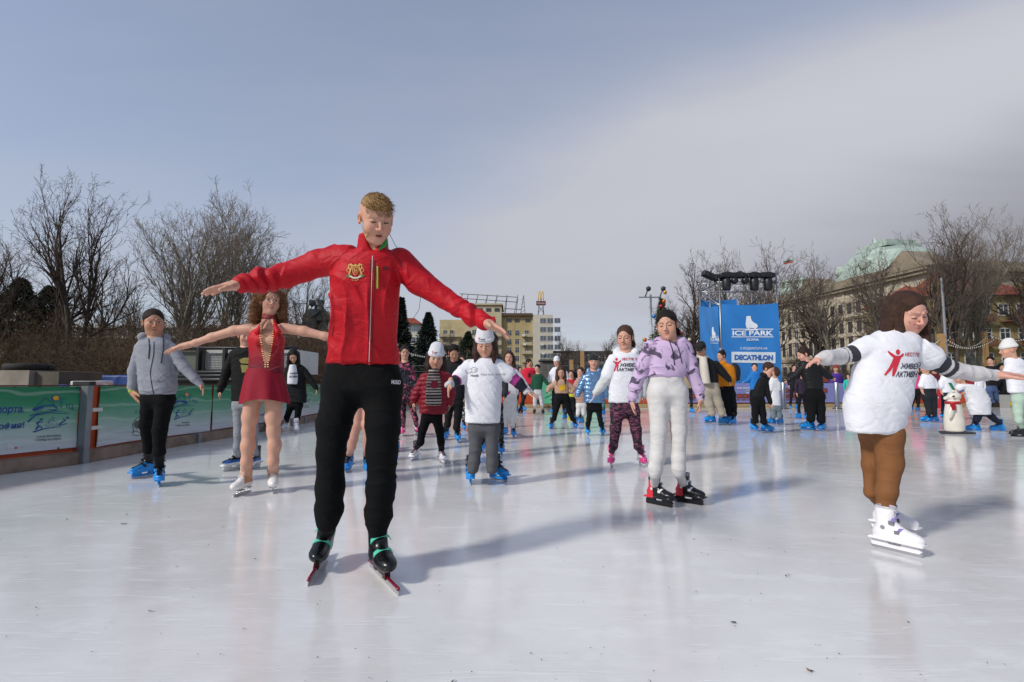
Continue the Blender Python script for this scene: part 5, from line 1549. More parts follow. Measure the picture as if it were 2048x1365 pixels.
# ================================================================== scaffold tower with its banners
TY = 21.6; TB = 24.0
tw = empty('scaffold_tower', (pX(1500, TY), TY, 0), 'scaffold tower carrying stage lights and large blue banners', 'tower')
xl, xr = pX(1445, TY), pX(1561, TY); zt = pZ(547, TY); xbl, xbr = xl + .05, xr + .05
tube_m = mat('scaffold_tube', '#9b9ea2', .38, metal=.8)
for (x, y) in ((xl, TY), (xr, TY), (xbl, TB), (xbr, TB), (xbl, (TY + TB) / 2)):
    b = MB(); b.tube([(x, y, 0), (x, y, zt + .12)], .035, 8); b.build('upright', tube_m, tw, True)
def bar(p, q, name='brace', r=.028): b = MB(); b.tube([p, q], r, 7); b.build(name, tube_m, tw, True)
for z in (zt, zt - .38): bar((xl - .1, TY, z), (xr + .1, TY, z), 'ledger'); bar((xbl - .1, TB, z), (xbr + .1, TB, z), 'ledger'); bar((xl, TY, z), (xbl, TB, z), 'ledger'); bar((xr, TY, z), (xbr, TB, z), 'ledger')
for k in range(6): t = k / 6; bar((xl + (xr - xl) * t, TB, zt), (xl + (xr - xl) * (t + .083), TB, zt - .38), 'lattice', .016); bar((xl + (xr - xl) * (t + .083), TB, zt - .38), (xl + (xr - xl) * (t + .166), TB, zt), 'lattice', .016)
for k in range(4): t = k / 4; bar((xl, TY + (TB - TY) * t, zt), (xl, TY + (TB - TY) * (t + .25), zt - .38), 'lattice', .016)
bar((xl, TB, zt - .38), (xl + .05, TY + .1, pZ(610, TY))); bar((xr, TY + .05, pZ(560, TY)), (xr - .9, TY + .9, pZ(612, TY))); bar((xl + .3, TB, pZ(585, TB)), (xl + 1.1, TB, pZ(612, TB))); bar((xl, TY + .1, pZ(610, TY)), (xbl, TB, pZ(598, TB)), 'ledger')
def cloth_panel(name, P00, P10, P01, P11, m, parent, amp=.035, nx=22, nz_=24, sag=.10, seed=0, t=.006):
    """hanging printed cloth with soft folds; P00 lower left, P10 lower right, P01 upper left, P11 upper right"""
    P00, P10, P01, P11 = (np.array(p, float) for p in (P00, P10, P01, P11)); u_ = unit(P10 - P00); nn = unit(np.cross(u_, (0, 0, 1.0)))
    V = []
    for s_ in (0, 1):
        for j in range(nz_ + 1):
            for i in range(nx + 1):
                a, c = i / nx, j / nz_
                p = (P00 * (1 - a) + P10 * a) * (1 - c) + (P01 * (1 - a) + P11 * a) * c
                w = amp * (math.sin(a * 9 + c * 5 + seed) * .5 + math.sin(a * 3.3 - c * 8 + seed * 2) * .5 + .6 * math.sin((a + c) * 13 + seed)) * min(1, 6 * min(a, 1 - a) + .3)
                p = p + nn * w + np.array((0, 0, -sag * c * c * math.sin(a * math.pi) * .6)); V.append(p + nn * t * (1 - s_) * -1)
    F = []; L_ = (nx + 1) * (nz_ + 1)
    for j in range(nz_):
        for i in range(nx):
            a = j * (nx + 1) + i; F.append((a, a + 1, a + nx + 2, a + nx + 1)); F.append((L_ + a, L_ + a + nx + 1, L_ + a + nx + 2, L_ + a + 1))
    return worldpart(name, np.array(V), F, m, parent, True)
BL = mat('blue_banner_cloth', '#2878c0', .45, var=.07, vscale=1.5)
zb = .98 + 0.0
fb = cloth_panel('front_banner', (xl + .02, TY - .06, .12), (xr + .06, TY - .06, .12), (xl + .02, TY - .06, pZ(609, TY)), (xr, TY - .06, pZ(607, TY)), BL, tw, seed=1)
lb_ = cloth_panel('side_banner', (xbl - .06, TB, .3), (xl - .06, TY + .05, .3), (xbl - .06, TB, pZ(612, TB)), (xl - .06, TY + .05, pZ(612, TY)), mat('blue_banner_cloth', '#2878c0', .45, var=.07, vscale=1.5), tw, seed=3)
bk = cloth_panel('back_banner', (xbl, TB, 2.6), (xbr - .7, TB, 2.6), (xbl, TB, pZ(600, TB)), (xbr - .7, TB, pZ(598, TB)), BL, tw, seed=5)
bf = bvh_of(fb); Wt = '#dfe6ee'; K = dict(eps=.02)
skate_shape = lambda x, y, s: [[(x + a * s, y + b * s) for a, b in ((1, 0), (12, -1), (13, 5), (15, 11), (21, 17), (28, 20), (31, 25), (30, 30), (26, 31), (26, 34), (22, 34), (22, 31), (9, 31), (9, 34), (5, 34), (4, 31), (1, 30), (-1, 20), (0, 10))], [(x + a * s, y + b * s) for a, b in ((-2, 36), (-1, 34.3), (30, 34.3), (32, 35.5), (30, 37), (-1, 37))]]
print_poly(fb, bf, skate_shape(1492, 633, .76), Wt, 'skate_emblem', sub=1, **K)
print_poly(fb, bf, [[(1463, 658), (1547, 658), (1547, 659.6), (1463, 659.6)], [(1463, 673.5), (1547, 673.5), (1547, 675), (1463, 675)]], Wt, 'emblem_rules', sub=3, **K)
print_text(fb, bf, 'ICE PARK', 1465, 671.6, 81, 10, Wt, bold=.03, name='banner_lettering', **K)
print_text(fb, bf, 'SOFIA', 1493, 682, 25, 4.4, Wt, bold=.03, name='banner_lettering', **K)
print_text(fb, bf, 'С ПОДКРЕПАТА НА', 1481, 700.5, 54, 5.6, Wt, bold=.01, name='banner_lettering', **K)
print_poly(fb, bf, [[(1463, 704), (1551, 705), (1551, 727), (1463, 725.5)]], '#cfd8e0', 'white_label', sub=4, eps=.02)
print_text(fb, bf, 'DECATHLON', 1469, 720.5, 77, 11, '#2a64a8', bold=.06, eps=.035, name='banner_lettering', rot=.7)
bl = bvh_of(lb_)
print_poly(lb_, bl, [[(1424 + (x_ - 1424) * .42, y_) for x_, y_ in P_] for P_ in skate_shape(1424, 655, .55)], Wt, 'skate_emblem', sub=1, **K)
print_text(lb_, bl, 'ICE PARK', 1421, 683, 21, 8, Wt, bold=.03, name='banner_lettering', rot=1, **K)
print_poly(lb_, bl, [[(1421, 673), (1442, 672), (1442, 673), (1421, 674)], [(1421, 686), (1442, 686.4), (1442, 687.4), (1421, 687)]], Wt, 'emblem_rules', sub=2, **K)
blk = mat('black_cover', '#15161a', .55, bump=.8, bscale=6)
for i, (px, w_, hang, lab) in enumerate(((1457, .36, True, 'first hanging stage light under a black rain cover, leftmost on the tower'), (1481, .34, False, 'pair of round stage lamps under the second black rain cover'), (1513, .38, True, 'hanging stage light under the third black rain cover'), (1541, .36, True, 'hanging stage light under the rightmost black rain cover'))):
    x = pX(px, TY); z = zt - .12; rt = empty('stage_light', (x, TY - .12, z), lab, 'stage light', 'stage lights on the tower')
    F_ = Field(); F_.u(rbox((x, TY - .12, z), (w_ * .82, .18, .11), .05)); F_.u(ell((x + .05, TY - .12, z + .03), (w_ * .62, .16, .15)), .05); F_.disp.append(wrinkle(.03, 8, (1, 0, 0), 1.3, i))
    V, Q = surface(F_, (x - .6, TY - .5, z - .4), (x + .6, TY + .2, z + .4), .022); worldpart('rain_cover', V, Q, blk, rt)
    if hang:
        b = MB(); b.lathe((x, TY - .12, z - .64), [(.12, 0), (.155, .02), (.175, .12), (.19, .40), (.16, .52)], 16); b.build('lamp_head', mat('black_lamp', '#1a1b1f', .35), rt, True)
    else:
        for q in (-.2, .25):
            b = MB(); Mx = np.array([[1, 0, 0], [0, 0, -1], [0, 1, 0]], float); b.lathe((x + q, TY - .2, z - .24), [(.05, -.08), (.13, -.08), (.15, 0), (.13, .12), (.06, .16)], 14, M=Mx); b.build('lamp_head', mat('black_lamp', '#1a1b1f', .35), rt, True)
F_ = Field(); xw = pX(1434, TY); F_.u(rbox((xw, TY + .2, zt - .10), (.42, .2, .12), .05, np.array([[.93, 0, .36], [0, 1, 0], [-.36, 0, .93]]))); F_.disp.append(wrinkle(.03, 8, (1, 0, 0), 1.3, 7))
V, Q = surface(F_, (xw - .7, TY - .3, zt - .5), (xw + .7, TY + .6, zt + .4), .025); worldpart('sloping_cover', V, Q, blk, tw)
b = MB(); b.box2((xl - .9, TY - .3, .02), (xr + .5, TY + .1, .14)); b.build('base_plate', STL, tw)

# ================================================================== street furniture and things beyond the boards
# double lamp post left of the tower
Y = 40.0; x = pX(1305, Y); lp = empty('lamp_post', (x, Y, 0), 'tall grey post with a crossbar carrying tilted floodlights left of the lilac girl', 'lamp post')
b = MB(); b.tube([(x, Y, 0), (x, Y, pZ(590, Y))], .08, 8); b.build('pole', STL, lp, True)
b = MB(); b.box2((pX(1281, Y), Y - .05, pZ(596, Y)), (pX(1326, Y), Y + .05, pZ(594, Y))); b.build('crossbar', STL, lp)
for px in (1294, 1324):
    b = MB(); b.tube([(pX(px, Y), Y, pZ(594, Y)), (pX(px + 6, Y), Y, pZ(579, Y))], .05, 6); b.lathe((pX(px + 7, Y), Y, pZ(578, Y)), [(.05, -.2), (.18, -.1), (.2, .1), (.05, .2)], 10); b.build('floodlight', mat('dark_lamp', '#2e3338', .5), lp, True)
# decorated tree
Y = 30.0; x = pX(1327, Y); ct = empty('decorated_tree', (x, Y, 0), 'thin fir hung with orange, red and blue baubles behind the girl in lilac', 'tree')
cm = conifer_mesh(14, 5.9, .9, 2600, '#4b4a2c', .25)
for n, me, m_ in cm: o = bpy.data.objects.new(n, me); COL.objects.link(o); o.parent = ct
for k, (px, py, c) in enumerate(((1328, 603, '#c8641c'), (1308, 633, '#2a78b8'), (1290, 680, '#c8641c'), (1362, 667, '#a8202c'), (1330, 585, '#c89a3c'), (1322, 613, '#a8202c'), (1338, 625, '#c89a3c'), (1379, 680, '#c8c0a8'))):
    b = MB(); p_ = at(px, py, Y - .5); b.lathe(p_, [(.01, -.12), (.085, -.085), (.12, 0), (.085, .085), (.01, .12)], 12); b.build('bauble', mat('bauble' + c[1:], c, .25, metal=.3), ct, True)
# wooden poles with strings of bulbs
poles = [(1143, 24, 720, 'pale wooden pole beyond the far boards, behind the beige girl'), (1165, 24, 703, 'pale wooden pole with a light string, behind the small beige coat'), (1888, 22.5, 668, 'wooden pole holding light strings right of the big T-shirt'), (1976, 25, 664, 'wooden pole holding light strings near the right edge'), (1637, 26, 716, 'short wooden pole behind the woman in the quilted jacket')]
for px, Y, py, lab in poles:
    x = pX(px, Y); b = MB(); w_ = .10 if Y < 23 else .08; b.box2((x - w_, Y - w_, 0), (x + w_, Y + w_, pZ(py, Y)))
    tag(b.build('wooden_pole', mat('fresh_wood', '#a88455', .75, var=.15, vscale=3, aniso=(1, 1, .2))), lab, 'pole', 'wooden poles around the rink')
def light_string(p, q, sag, lab, n=26):
    p, q = np.array(p), np.array(q); pts = [p + (q - p) * t - np.array((0, 0, sag * 4 * t * (1 - t))) for t in np.linspace(0, 1, n)]
    rt = empty('light_string', tuple(p), lab, 'string of lights', 'strings of bulbs between the poles'); b = MB(); b.tube(pts, .012, 4); b.build('cable', mat('black_cable', '#1c1c1c', .6), rt)
    for c in pts[1:-1]: b = MB(); b.lathe(c - np.array((0, 0, .05)), [(.01, -.03), (.028, 0), (.02, .03)], 6); b.build('bulb', mat('glass_bulb', '#d8d4c4', .2), rt, True)
light_string(at(1888, 672, 22.5), at(1976, 668, 25), .55, 'upper string of clear bulbs sagging between the two right poles')
light_string(at(1820, 690, 22.0), at(1888, 668, 22.5), .30, 'string of bulbs running left from the right pole behind the big T-shirt girl')
light_string(at(1888, 684, 22.5), at(1990, 676, 25), .35, 'lower string of bulbs between the right poles')
light_string(at(660, 700, 17), at(760, 706, 18), .15, 'string of bulbs passing behind the instructor')
light_string(at(800, 697, 18), at(905, 708, 20), .18, 'string of bulbs right of the instructor over the red padded jacket')
light_string(at(1165, 706, 24), at(1400, 690, 30), .5, 'string of bulbs crossing behind the white hooded girl')
light_string(at(1976, 668, 25), at(2100, 650, 25), .5, 'string of bulbs leaving the picture at the right edge')
Y = 23.5; x = pX(1897, Y); b = MB(); b.tube([(x, Y, 0), (x, Y, pZ(556, Y))], [.08, .05], 10); tag(b.build('flagpole', mat('silver_pole', '#8b8d90', .5, metal=.4)), 'tall silver mast beside the wooden pole at the right', 'mast')
Y = 130.; x = pX(1040, Y); b = MB(); b.tube([(x, Y, 0), (x, Y, pZ(680, Y))], [.18, .1], 6); tag(b.build('lamp_post', mat('pale_pole', '#b0b0a8', .6)), 'pale lamp post in front of the yellow apartment block', 'lamp post')
# bronze group of soldiers on a plinth
Y = 32.0; BRZ = mat('dark_bronze', '#5a5e58', .6, metal=.2, var=.3, vscale=2, bump=1.0, bscale=5)
mo = empty('monument', (pX(628, Y), Y, 0), 'dark bronze monument of embracing soldiers on a stone plinth behind the figure skater', 'monument')
b = MB(); b.box2((pX(596, Y), Y - 1.0, 0), (pX(664, Y), Y + 1.5, pZ(716, Y))); b.box2((pX(592, Y), Y - 1.2, pZ(716, Y)), (pX(668, Y), Y + 1.7, pZ(713, Y))); b.build('plinth', mat('grey_stone', '#7c7b75', .85, var=.2, vscale=1.5), mo)
def soldier(px, lean, arm_to, seed, tall=1.0, dY=0):
    F_ = Field(); k = pxm(Y); A_ = lambda x_, y_, d=0: at(x_, y_, Y + dY + d)
    F_.chain([(A_(px - 8, 712), 5 * k), (A_(px - 9, 692), 6 * k), (A_(px - 4, 668), 8 * k)], .1); F_.chain([(A_(px + 10, 712), 5 * k), (A_(px + 8, 692), 6 * k), (A_(px + 4, 668), 8 * k)], .1)
    for q in (-1, 1): F_.u(ell(A_(px + q * 9.5, 712, -.15), (.20, .34, .13)), .05)
    F_.u(loft([(A_(px, 676), 13 * k, 9 * k), (A_(px + lean * .3, 660), 10.5 * k, 8 * k), (A_(px + lean * .6, 640), 14 * k, 8.5 * k), (A_(px + lean, 624), 13 * k, 7.5 * k), (A_(px + lean, 618), 6 * k, 5 * k)], rnd=.05), .12)
    F_.u(ell(A_(px + lean * 1.1, 608), (5.8 * k, 6.4 * k, 7 * k)), .06); F_.u(loft([(A_(px + lean * 1.1, 606), 7.2 * k, 7.6 * k), (A_(px + lean * 1.1, 600), 5.5 * k, 6 * k)], rnd=.05), .04)
    F_.chain([(A_(px + lean - 11, 628), 4.5 * k), (A_(px + lean - 14, 646, -.1), 4 * k), (A_(*arm_to, -.3), 3.2 * k)], .08)
    F_.chain([(A_(px + lean + 11, 628), 4.5 * k), (A_(px + lean + 15, 640, -.1), 4 * k), (A_(arm_to[0] + 4, arm_to[1] - 12, -.3), 3.2 * k)], .08)
    F_.u(loft([(A_(px - 13, 700, .3), 6 * k, 3 * k), (A_(px - 10 + lean, 630, .25), 9 * k, 5 * k)], rnd=.05), .1)
    F_.disp.append(wrinkle(.035, 5, (0, 0, 1), .8, seed)); V, Q = surface(F_, (A_(px - 40, 715)) - 1.0, (A_(px + 40, 590)) + 1.0, .045)
    worldpart('soldier_figure', V, Q, BRZ, mo)
soldier(620, 4, (640, 622), 2); soldier(645, -2, (632, 612), 5, dY=.35)
b = MB(); b.tube([at(585, 608, Y), at(613, 608, Y)], .03, 5); b.build('rifle', BRZ, mo)
# concrete blocks, tyre, carton, pipe
def thing_box(name, lab, cat, a, b_, m, Y, d): B = MB(); B.box2((pX(a[0], Y), Y, pZ(b_[1], Y) if b_[1] < 900 else 0), (pX(b_[0], Y), Y + d, pZ(a[1], Y))); return tag(B.build(name, m), lab, cat)
CON = mat('concrete', '#8d877a', .9, var=.2, vscale=3, bump=.8, bscale=8)
B = MB(); B.box2((pX(-60, 8.4), 8.4, -.07), (pX(57, 8.4), 9.9, pZ(741, 8.4))); tag(B.build('concrete_block', CON), 'long pale concrete block behind the left boards', 'concrete block')
B = MB(); B.box2((pX(58, 8.5), 8.5, -.07), (pX(117, 8.5), 9.4, pZ(744, 8.5))); tag(B.build('concrete_block', mat('concrete_dark', '#5c574c', .9, var=.2, vscale=3, bump=.8, bscale=8)), 'darker short concrete block right of the long pale one', 'concrete block')
Y = 9.0; B = MB(); xt, zt_ = pX(57, Y), pZ(742, Y) + .06
B.tube([(xt + .27 * math.cos(a), Y + .30 * math.sin(a), zt_) for a in np.linspace(0, 2 * math.pi, 25)], .065, 10, False); tag(B.build('tyre', mat('rubber', '#1b1b1a', .8), smooth=True), 'old black tyre lying on the concrete blocks', 'tyre')
F_ = Field(); Y = 7.4; c_ = np.array((pX(162, Y), Y + .2, .80)); F_.u(rbox(c_, (.165, .2, .20), .012)); F_.disp.append(wrinkle(.010, 16, (0, 0, 1), 1, 3)); V, Q = surface(F_, c_ - .4, c_ + .4, .012)
tag(link('carton', mesh_np('carton', V, Q), mat('white_foil', '#c9c9c8', .4, bump=.6, bscale=14)), 'white wrapped box standing on a stand behind the boards', 'box')
B = MB(); B.box2((c_[0] - .12, Y + .05, -.07), (c_[0] + .12, Y + .35, .61)); tag(B.build('stand', mat('dark_stand', '#2c2e33', .7)), 'dark stand under the white wrapped box', 'stand')
B = MB(); Y = 7.6; B.tube([(pX(184, Y), Y, .88), (pX(200, Y), Y, .92), (pX(214, Y), Y, .90), (pX(220, Y), Y, .80), (pX(221, Y), Y, .55), (pX(221, Y), Y, -.07)], .055, 12); tag(B.build('pipe', mat('white_pvc', '#d3d3d0', .4), smooth=True), 'bent white plastic pipe behind the orange gap in the boards', 'pipe')
for (a, c, Y, lab, hh_, cc) in ((116, 142, 8.2, 'small blue crate behind the boards by the white box', .95, '#204f9c'), (186, 262, 10.5, 'long blue tarpaulin bundle behind the boards left of the grey hoodie', 1.13, '#1c3f7e')):
    F_ = Field(); c0 = np.array(((pX(a, Y) + pX(c, Y)) / 2, Y + .2, hh_ / 2)); F_.u(rbox(c0, ((pX(c, Y) - pX(a, Y)) / 2, .25, hh_ / 2), .03)); F_.disp.append(wrinkle(.03, 7, (1, 0, 0), 1, 6)); V, Q = surface(F_, c0 - .9, c0 + .9, .03)
    tag(link('tarpaulin' if a > 150 else 'crate', mesh_np('cover', V, Q), mat('blue_tarp' + cc[1:], cc, .5, bump=.5, bscale=6)), lab, 'tarpaulin' if a > 150 else 'crate')
# cooling unit: olive cabinet, white grille box, rails
Y = 12.6; cu = empty('cooling_unit', (pX(440, Y), Y, 0), 'cooling unit with an olive cabinet, white grille panels and dark pipes behind the boards', 'machine')
B = MB(); B.box2((pX(352, Y), Y, -.07), (pX(407, Y), Y + 1.2, pZ(702, Y))); B.build('cabinet', mat('olive_metal', '#5f6656', .6, var=.15, vscale=2), cu)
B = MB(); B.box2((pX(408, Y), Y + .05, pZ(748, Y)), (pX(592, Y), Y + 1.4, pZ(700, Y))); B.build('housing', mat('white_metal', '#b9bbb8', .5, var=.1, vscale=2), cu)
for a in (409, 447, 560):
    B = MB(); x_a, x_b, z_a, z_b = pX(a, Y), pX(a + 35, Y), pZ(737, Y), pZ(707, Y); B.box2((x_a, Y + .03, z_a), (x_b, Y + .046, z_b)); o_ = B.build('grille', mat('grille_dark', '#3c3f42', .6), cu)
    B = MB()
    for k in range(14): xx = x_a + (x_b - x_a) * k / 13; B.box2((xx - .006, Y + .012, z_a), (xx + .006, Y + .028, z_b))
    for k in range(10): zz = z_a + (z_b - z_a) * k / 9; B.box2((x_a, Y + .0, zz - .006), (x_b, Y + .010, zz + .006))
    B.build('grille_bars', mat('white_metal', '#b9bbb8', .5), o_)
for py, rr in ((697, .035), (745, .05), (752, .05), (760, .06)):
    B = MB(); B.tube([(pX(345, Y), Y - .12, pZ(py, Y)), (pX(600, Y), Y - .12, pZ(py, Y))], rr, 8); B.build('pipe_run', mat('dark_pipe', '#2b2e31', .45, metal=.3), cu, True)
B = MB()
for px in (400, 452, 520, 585): B.box2((pX(px, Y) - .03, Y - .16, -.07), (pX(px, Y) + .03, Y - .02, pZ(697, Y)))
B.build('frame', mat('dark_pipe', '#2b2e31', .45, metal=.3), cu)
B = MB(); B.box2((pX(585, 26), 26, -.07), (pX(700, 26), 26.8, pZ(722, 26))); B.box2((pX(583, 26), 25.9, pZ(722, 26)), (pX(702, 26), 26.9, pZ(716, 26))); tag(B.build('stone_wall', mat('pale_stone_wall', '#9a978d', .85, var=.15, vscale=2)), 'low pale stone parapet between the figure skater and the instructor', 'wall')
# grey kiosk and fence behind the red T-shirt
Y = 36.; B = MB(); B.box2((pX(1082, Y), Y, 0), (pX(1108, Y), Y + 2, pZ(722, Y))); B.box2((pX(1080, Y), Y - .2, pZ(722, Y)), (pX(1110, Y), Y + 2.2, pZ(719, Y))); tag(B.build('kiosk', mat('grey_kiosk', '#5e5b56', .8, var=.2, vscale=2)), 'small grey kiosk behind the man in the red T-shirt', 'kiosk')
fr_ = empty('mesh_fence', (0, 28, 0), 'long thin wire fence beyond the far boards', 'fence')
for k in range(26): B = MB(); x = -14 + k * 1.6; B.tube([(x, 28, 0), (x, 28, 1.9)], .03, 5); B.build('fence_post', STL, fr_)
B = MB()
for z in (.4, .8, 1.2, 1.55, 1.88): B.tube([(-14, 28, z), (26, 28, z)], .012, 4)
B.build('fence_wire', STL, fr_)
Y = 22.; B = MB(); B.add([(pX(1608, Y), Y, .98), (pX(1660, Y), Y, .98), (pX(1655, Y), Y + .8, 1.5), (pX(1615, Y), Y + .8, 1.45), (pX(1608, Y), Y + .9, .98), (pX(1660, Y), Y + .9, .98)], [(0, 1, 2, 3), (0, 3, 4), (1, 5, 2), (3, 2, 5, 4), (0, 4, 5, 1)]); tag(B.build('awning', mat('rust_awning', '#6e2a20', .8)), 'low rust red awning right behind the quilted jacket', 'awning')
# ---- skating aid shaped like a white bird with a red scarf
Y = 9.95; k = pxm(Y); xc = pX(1907, Y); ai = empty('skating_aid', (xc, Y, 0), 'white plastic skating aid shaped like a bear cub or penguin with a red scarf', 'skating aid')
F_ = Field(); A_ = lambda px, py, d=0.0: at(px, py, Y + d)
F_.u(loft([(A_(1909, 864), 16 * k, 15 * k), (A_(1909, 845), 18 * k, 16 * k), (A_(1907, 825), 15.5 * k, 14 * k), (A_(1906, 808), 12.5 * k, 12 * k), (A_(1906, 800), 11 * k, 10 * k)], ex=2.0, rnd=.03))
F_.u(ell(A_(1908, 793), (11.5 * k, 11 * k, 9 * k)), .03); F_.u(cap(A_(1904, 795), A_(1891, 797), 7 * k, 3.6 * k), .03); F_.u(ell(A_(1908, 784), (5 * k, 5 * k, 3 * k)), .02)
for q in (-1, 1): F_.u(ell(A_(1909 + q * 3, 783.5, q * .06), (2.6 * k, 2 * k, 3 * k)), .01)
F_.u(ell(A_(1903, 824, -.13), (5.5 * k, 3.0 * k, 15 * k), np.array([[.94, 0, .34], [0, 1, 0], [-.34, 0, .94]])), .015)
V, Q = surface(F_, A_(1880, 870) - .3, A_(1935, 775) + .4, .010); worldpart('body', V, Q, mat('cream_plastic', '#d8d3c6', .32, var=.08, vscale=4, coat=.3), ai)
B = MB(); B.lathe(A_(1906, 807), [(11 * k, -.02), (13 * k, -.015), (13 * k, .035), (11 * k, .04)], 20); B.build('scarf', mat('red_scarf', '#a81824', .4), ai, True)
B = MB(); B.box2((A_(1889, 803)[0] - .00, Y - .17, A_(1889, 820)[2]), (A_(1896, 803)[0], Y - .12, A_(1889, 806)[2])); B.build('scarf_end', mat('red_scarf', '#a81824', .4), ai)
B = MB(); B.lathe(A_(1907, 793, -.125), [(.001, -.02), (.022, -.01), (.022, .01), (.001, .02)], 10); B.build('eye', mat('black_eye', '#101010', .2), ai, True)
B = MB(); B.box2((xc - .22, Y - .16, .0), (xc + .22, Y + .16, .035)); B.tube([(xc - .22, Y - .13, .012), (xc - .42, Y - .14, .015), (xc - .46, Y - .14, .05)], .012, 6); B.build('runner_base', mat('dark_base', '#33343a', .5), ai)
B = MB(); B.tube([A_(1912, 788), A_(1921, 783), A_(1927, 781)], .014, 7); B.build('handle', mat('blue_handle', '#3c5a8c', .5), ai, True)
# yellow framed skating aid further back
Y = 13.6; xc = pX(1152, Y); ya = empty('skating_aid', (xc, Y, 0), 'small dark skating frame on a yellow base beside the beige girl', 'skating aid')
B = MB(); B.box2((xc - .22, Y - .15, 0), (xc + .22, Y + .15, .05)); B.build('base', mat('yellow_plastic', '#c9b820', .4), ya)
F_ = Field(); F_.u(loft([((xc, Y, .06), .15, .12), ((xc, Y, .3), .13, .11), ((xc, Y, .5), .09, .08)], rnd=.03)); F_.u(ell((xc, Y, .56), (.09, .09, .09)), .03); V, Q = surface(F_, (xc - .3, Y - .3, 0), (xc + .3, Y + .3, .8), .018); worldpart('body', V, Q, mat('dark_plastic', '#2a2b30', .4), ya)
# ---- specks of dirt and leaf litter on the ice
rs = np.random.RandomState(9); V = []; F = []
def speck(px, py, s, a=None):
    p_ = gnd(px, py, .004); a = rs.rand() * 6.28 if a is None else a; b0 = len(V); n = 6
    for k_ in range(n):
        t = 2 * math.pi * k_ / n; rr = s * rs.uniform(.6, 1.2); x_, y_ = math.cos(t) * rr * 1.7, math.sin(t) * rr * .55
        V.append((p_[0] + x_ * math.cos(a) - y_ * math.sin(a), p_[1] + x_ * math.sin(a) + y_ * math.cos(a), .004 + .004 * rs.rand()))
    F.append(tuple(range(b0, b0 + n)))
for px, py, s in ((301, 1222, .009), (247, 1048, .014), (133, 1039, .008), (253, 1029, .008), (336, 1035, .006), (459, 1063, .007), (510, 1118, .006), (352, 1133, .005), (487, 1258, .004), (1467, 1246, .010), (1577, 1150, .007), (1572, 1152, .006), (1392, 1184, .005), (1388, 1079, .006), (1416, 1110, .005), (1403, 1106, .004), (1332, 1069, .004), (1620, 1342, .007), (1300, 1363, .007), (906, 1363, .007), (1202, 1309, .004), (1062, 1308, .003), (1114, 1097, .005), (775, 1254, .003), (72, 1216, .006), (74, 1206, .003)): speck(px, py, s)
for _ in range(150): speck(rs.uniform(0, 2048), rs.uniform(960, 1365), rs.uniform(.001, .003))
tag(link('ice_litter', mesh_np('ice_litter', np.array(V), F, False), mat('leaf_litter', '#1e1a15', .9)), kind='stuff')
rs = np.random.RandomState(3); V = []; F = []
for (px, py) in ((446, 1054), (1618, 1342)): speck(px, py, .010)
tag(link('tan_litter', mesh_np('tan_litter', np.array(V), F, False), mat('tan_leaf', '#8a7050', .9)), kind='stuff')
print('props', round(time.time() - T0, 1))
# ================================================================== the skaters
def zs(step, c1, c2, duty=.5, ph=0.0):
    a, b = np.array(srgb(c1)), np.array(srgb(c2))
    def f(V): return np.where((((V[:, 2] + ph) / step) % 1 < duty)[:, None], a, b)
    return f
def seg_t(P, chain):
    """distance walked along a limb, for stripes"""
    best = np.full(len(P), 9e9); T = np.zeros(len(P)); L0 = 0
    for (a, ra), (b, rb) in zip(chain[:-1], chain[1:]):
        ba = b - a; L = np.linalg.norm(ba); t = np.clip((P - a) @ ba / (L * L), 0, 1)
        d = np.linalg.norm(P - a - t[:, None] * ba, axis=1); m = d < best
        best[m] = d[m]; T[m] = (L0 + t * L)[m]; L0 += L
    return T / L0
def nodemat(name, c1, c2, scale, lo, hi, dist=0.0, sc=(1, 1, 1), rough=.8, det=4, vor=False):
    m = bpy.data.materials.new(name); m.use_nodes = True; t = m.node_tree; b = t.nodes['Principled BSDF']
    tcn = t.nodes.new('ShaderNodeTexCoord'); mp = t.nodes.new('ShaderNodeMapping'); mp.inputs['Scale'].default_value = sc
    t.links.new(tcn.outputs['Object'], mp.inputs[0])
    if vor:
        n = t.nodes.new('ShaderNodeTexVoronoi'); n.inputs['Scale'].default_value = scale; out = n.outputs['Distance']
    else:
        n = t.nodes.new('ShaderNodeTexNoise'); n.inputs['Scale'].default_value = scale; n.inputs['Detail'].default_value = det; n.inputs['Distortion'].default_value = dist; out = n.outputs['Fac']
    t.links.new(mp.outputs[0], n.inputs['Vector'])
    r = t.nodes.new('ShaderNodeMapRange'); r.inputs['From Min'].default_value = lo; r.inputs['From Max'].default_value = hi; t.links.new(out, r.inputs['Value'])
    x = t.nodes.new('ShaderNodeMix'); x.data_type = 'RGBA'; t.links.new(r.outputs[0], x.inputs[0])
    x.inputs[6].default_value = (*srgb(c1), 1); x.inputs[7].default_value = (*srgb(c2), 1)
    t.links.new(x.outputs[2], b.inputs['Base Color']); b.inputs['Roughness'].default_value = rough; b.inputs['Specular IOR Level'].default_value = .3
    return m
def tubepart(name, pts, r, m, parent, n=6):
    b = MB(); b.tube(pts, r, n); return b.build(name, m, parent, True)
def on(bvh, x, y, eps=.003):
    d = Vector(ray(x, y)).normalized(); h = bvh.ray_cast(Vector(CAMP), d)
    return None if h[0] is None else np.array(h[0] - d * eps)
def cord(o, bvh, pxs, r, col, name='drawstring', eps=None, rough=.7):
    P = [on(bvh, x, y, r if eps is None else eps) for x, y in pxs]; P = [p for p in P if p is not None]
    if len(P) > 1:
        return tubepart(name, P, r, mat('cord', col, rough), o)
def lerp_px(pts, n=14):
    out = []; 
    for (a, b), (c, d) in zip(pts[:-1], pts[1:]):
        for k in range(n): out.append((a + (c - a) * k / n, b + (d - b) * k / n))
    return out + [pts[-1]]
RED = '#b3061a'
WHITE = '#dfe0e6'
PNT = dict(col='#0d0e10')
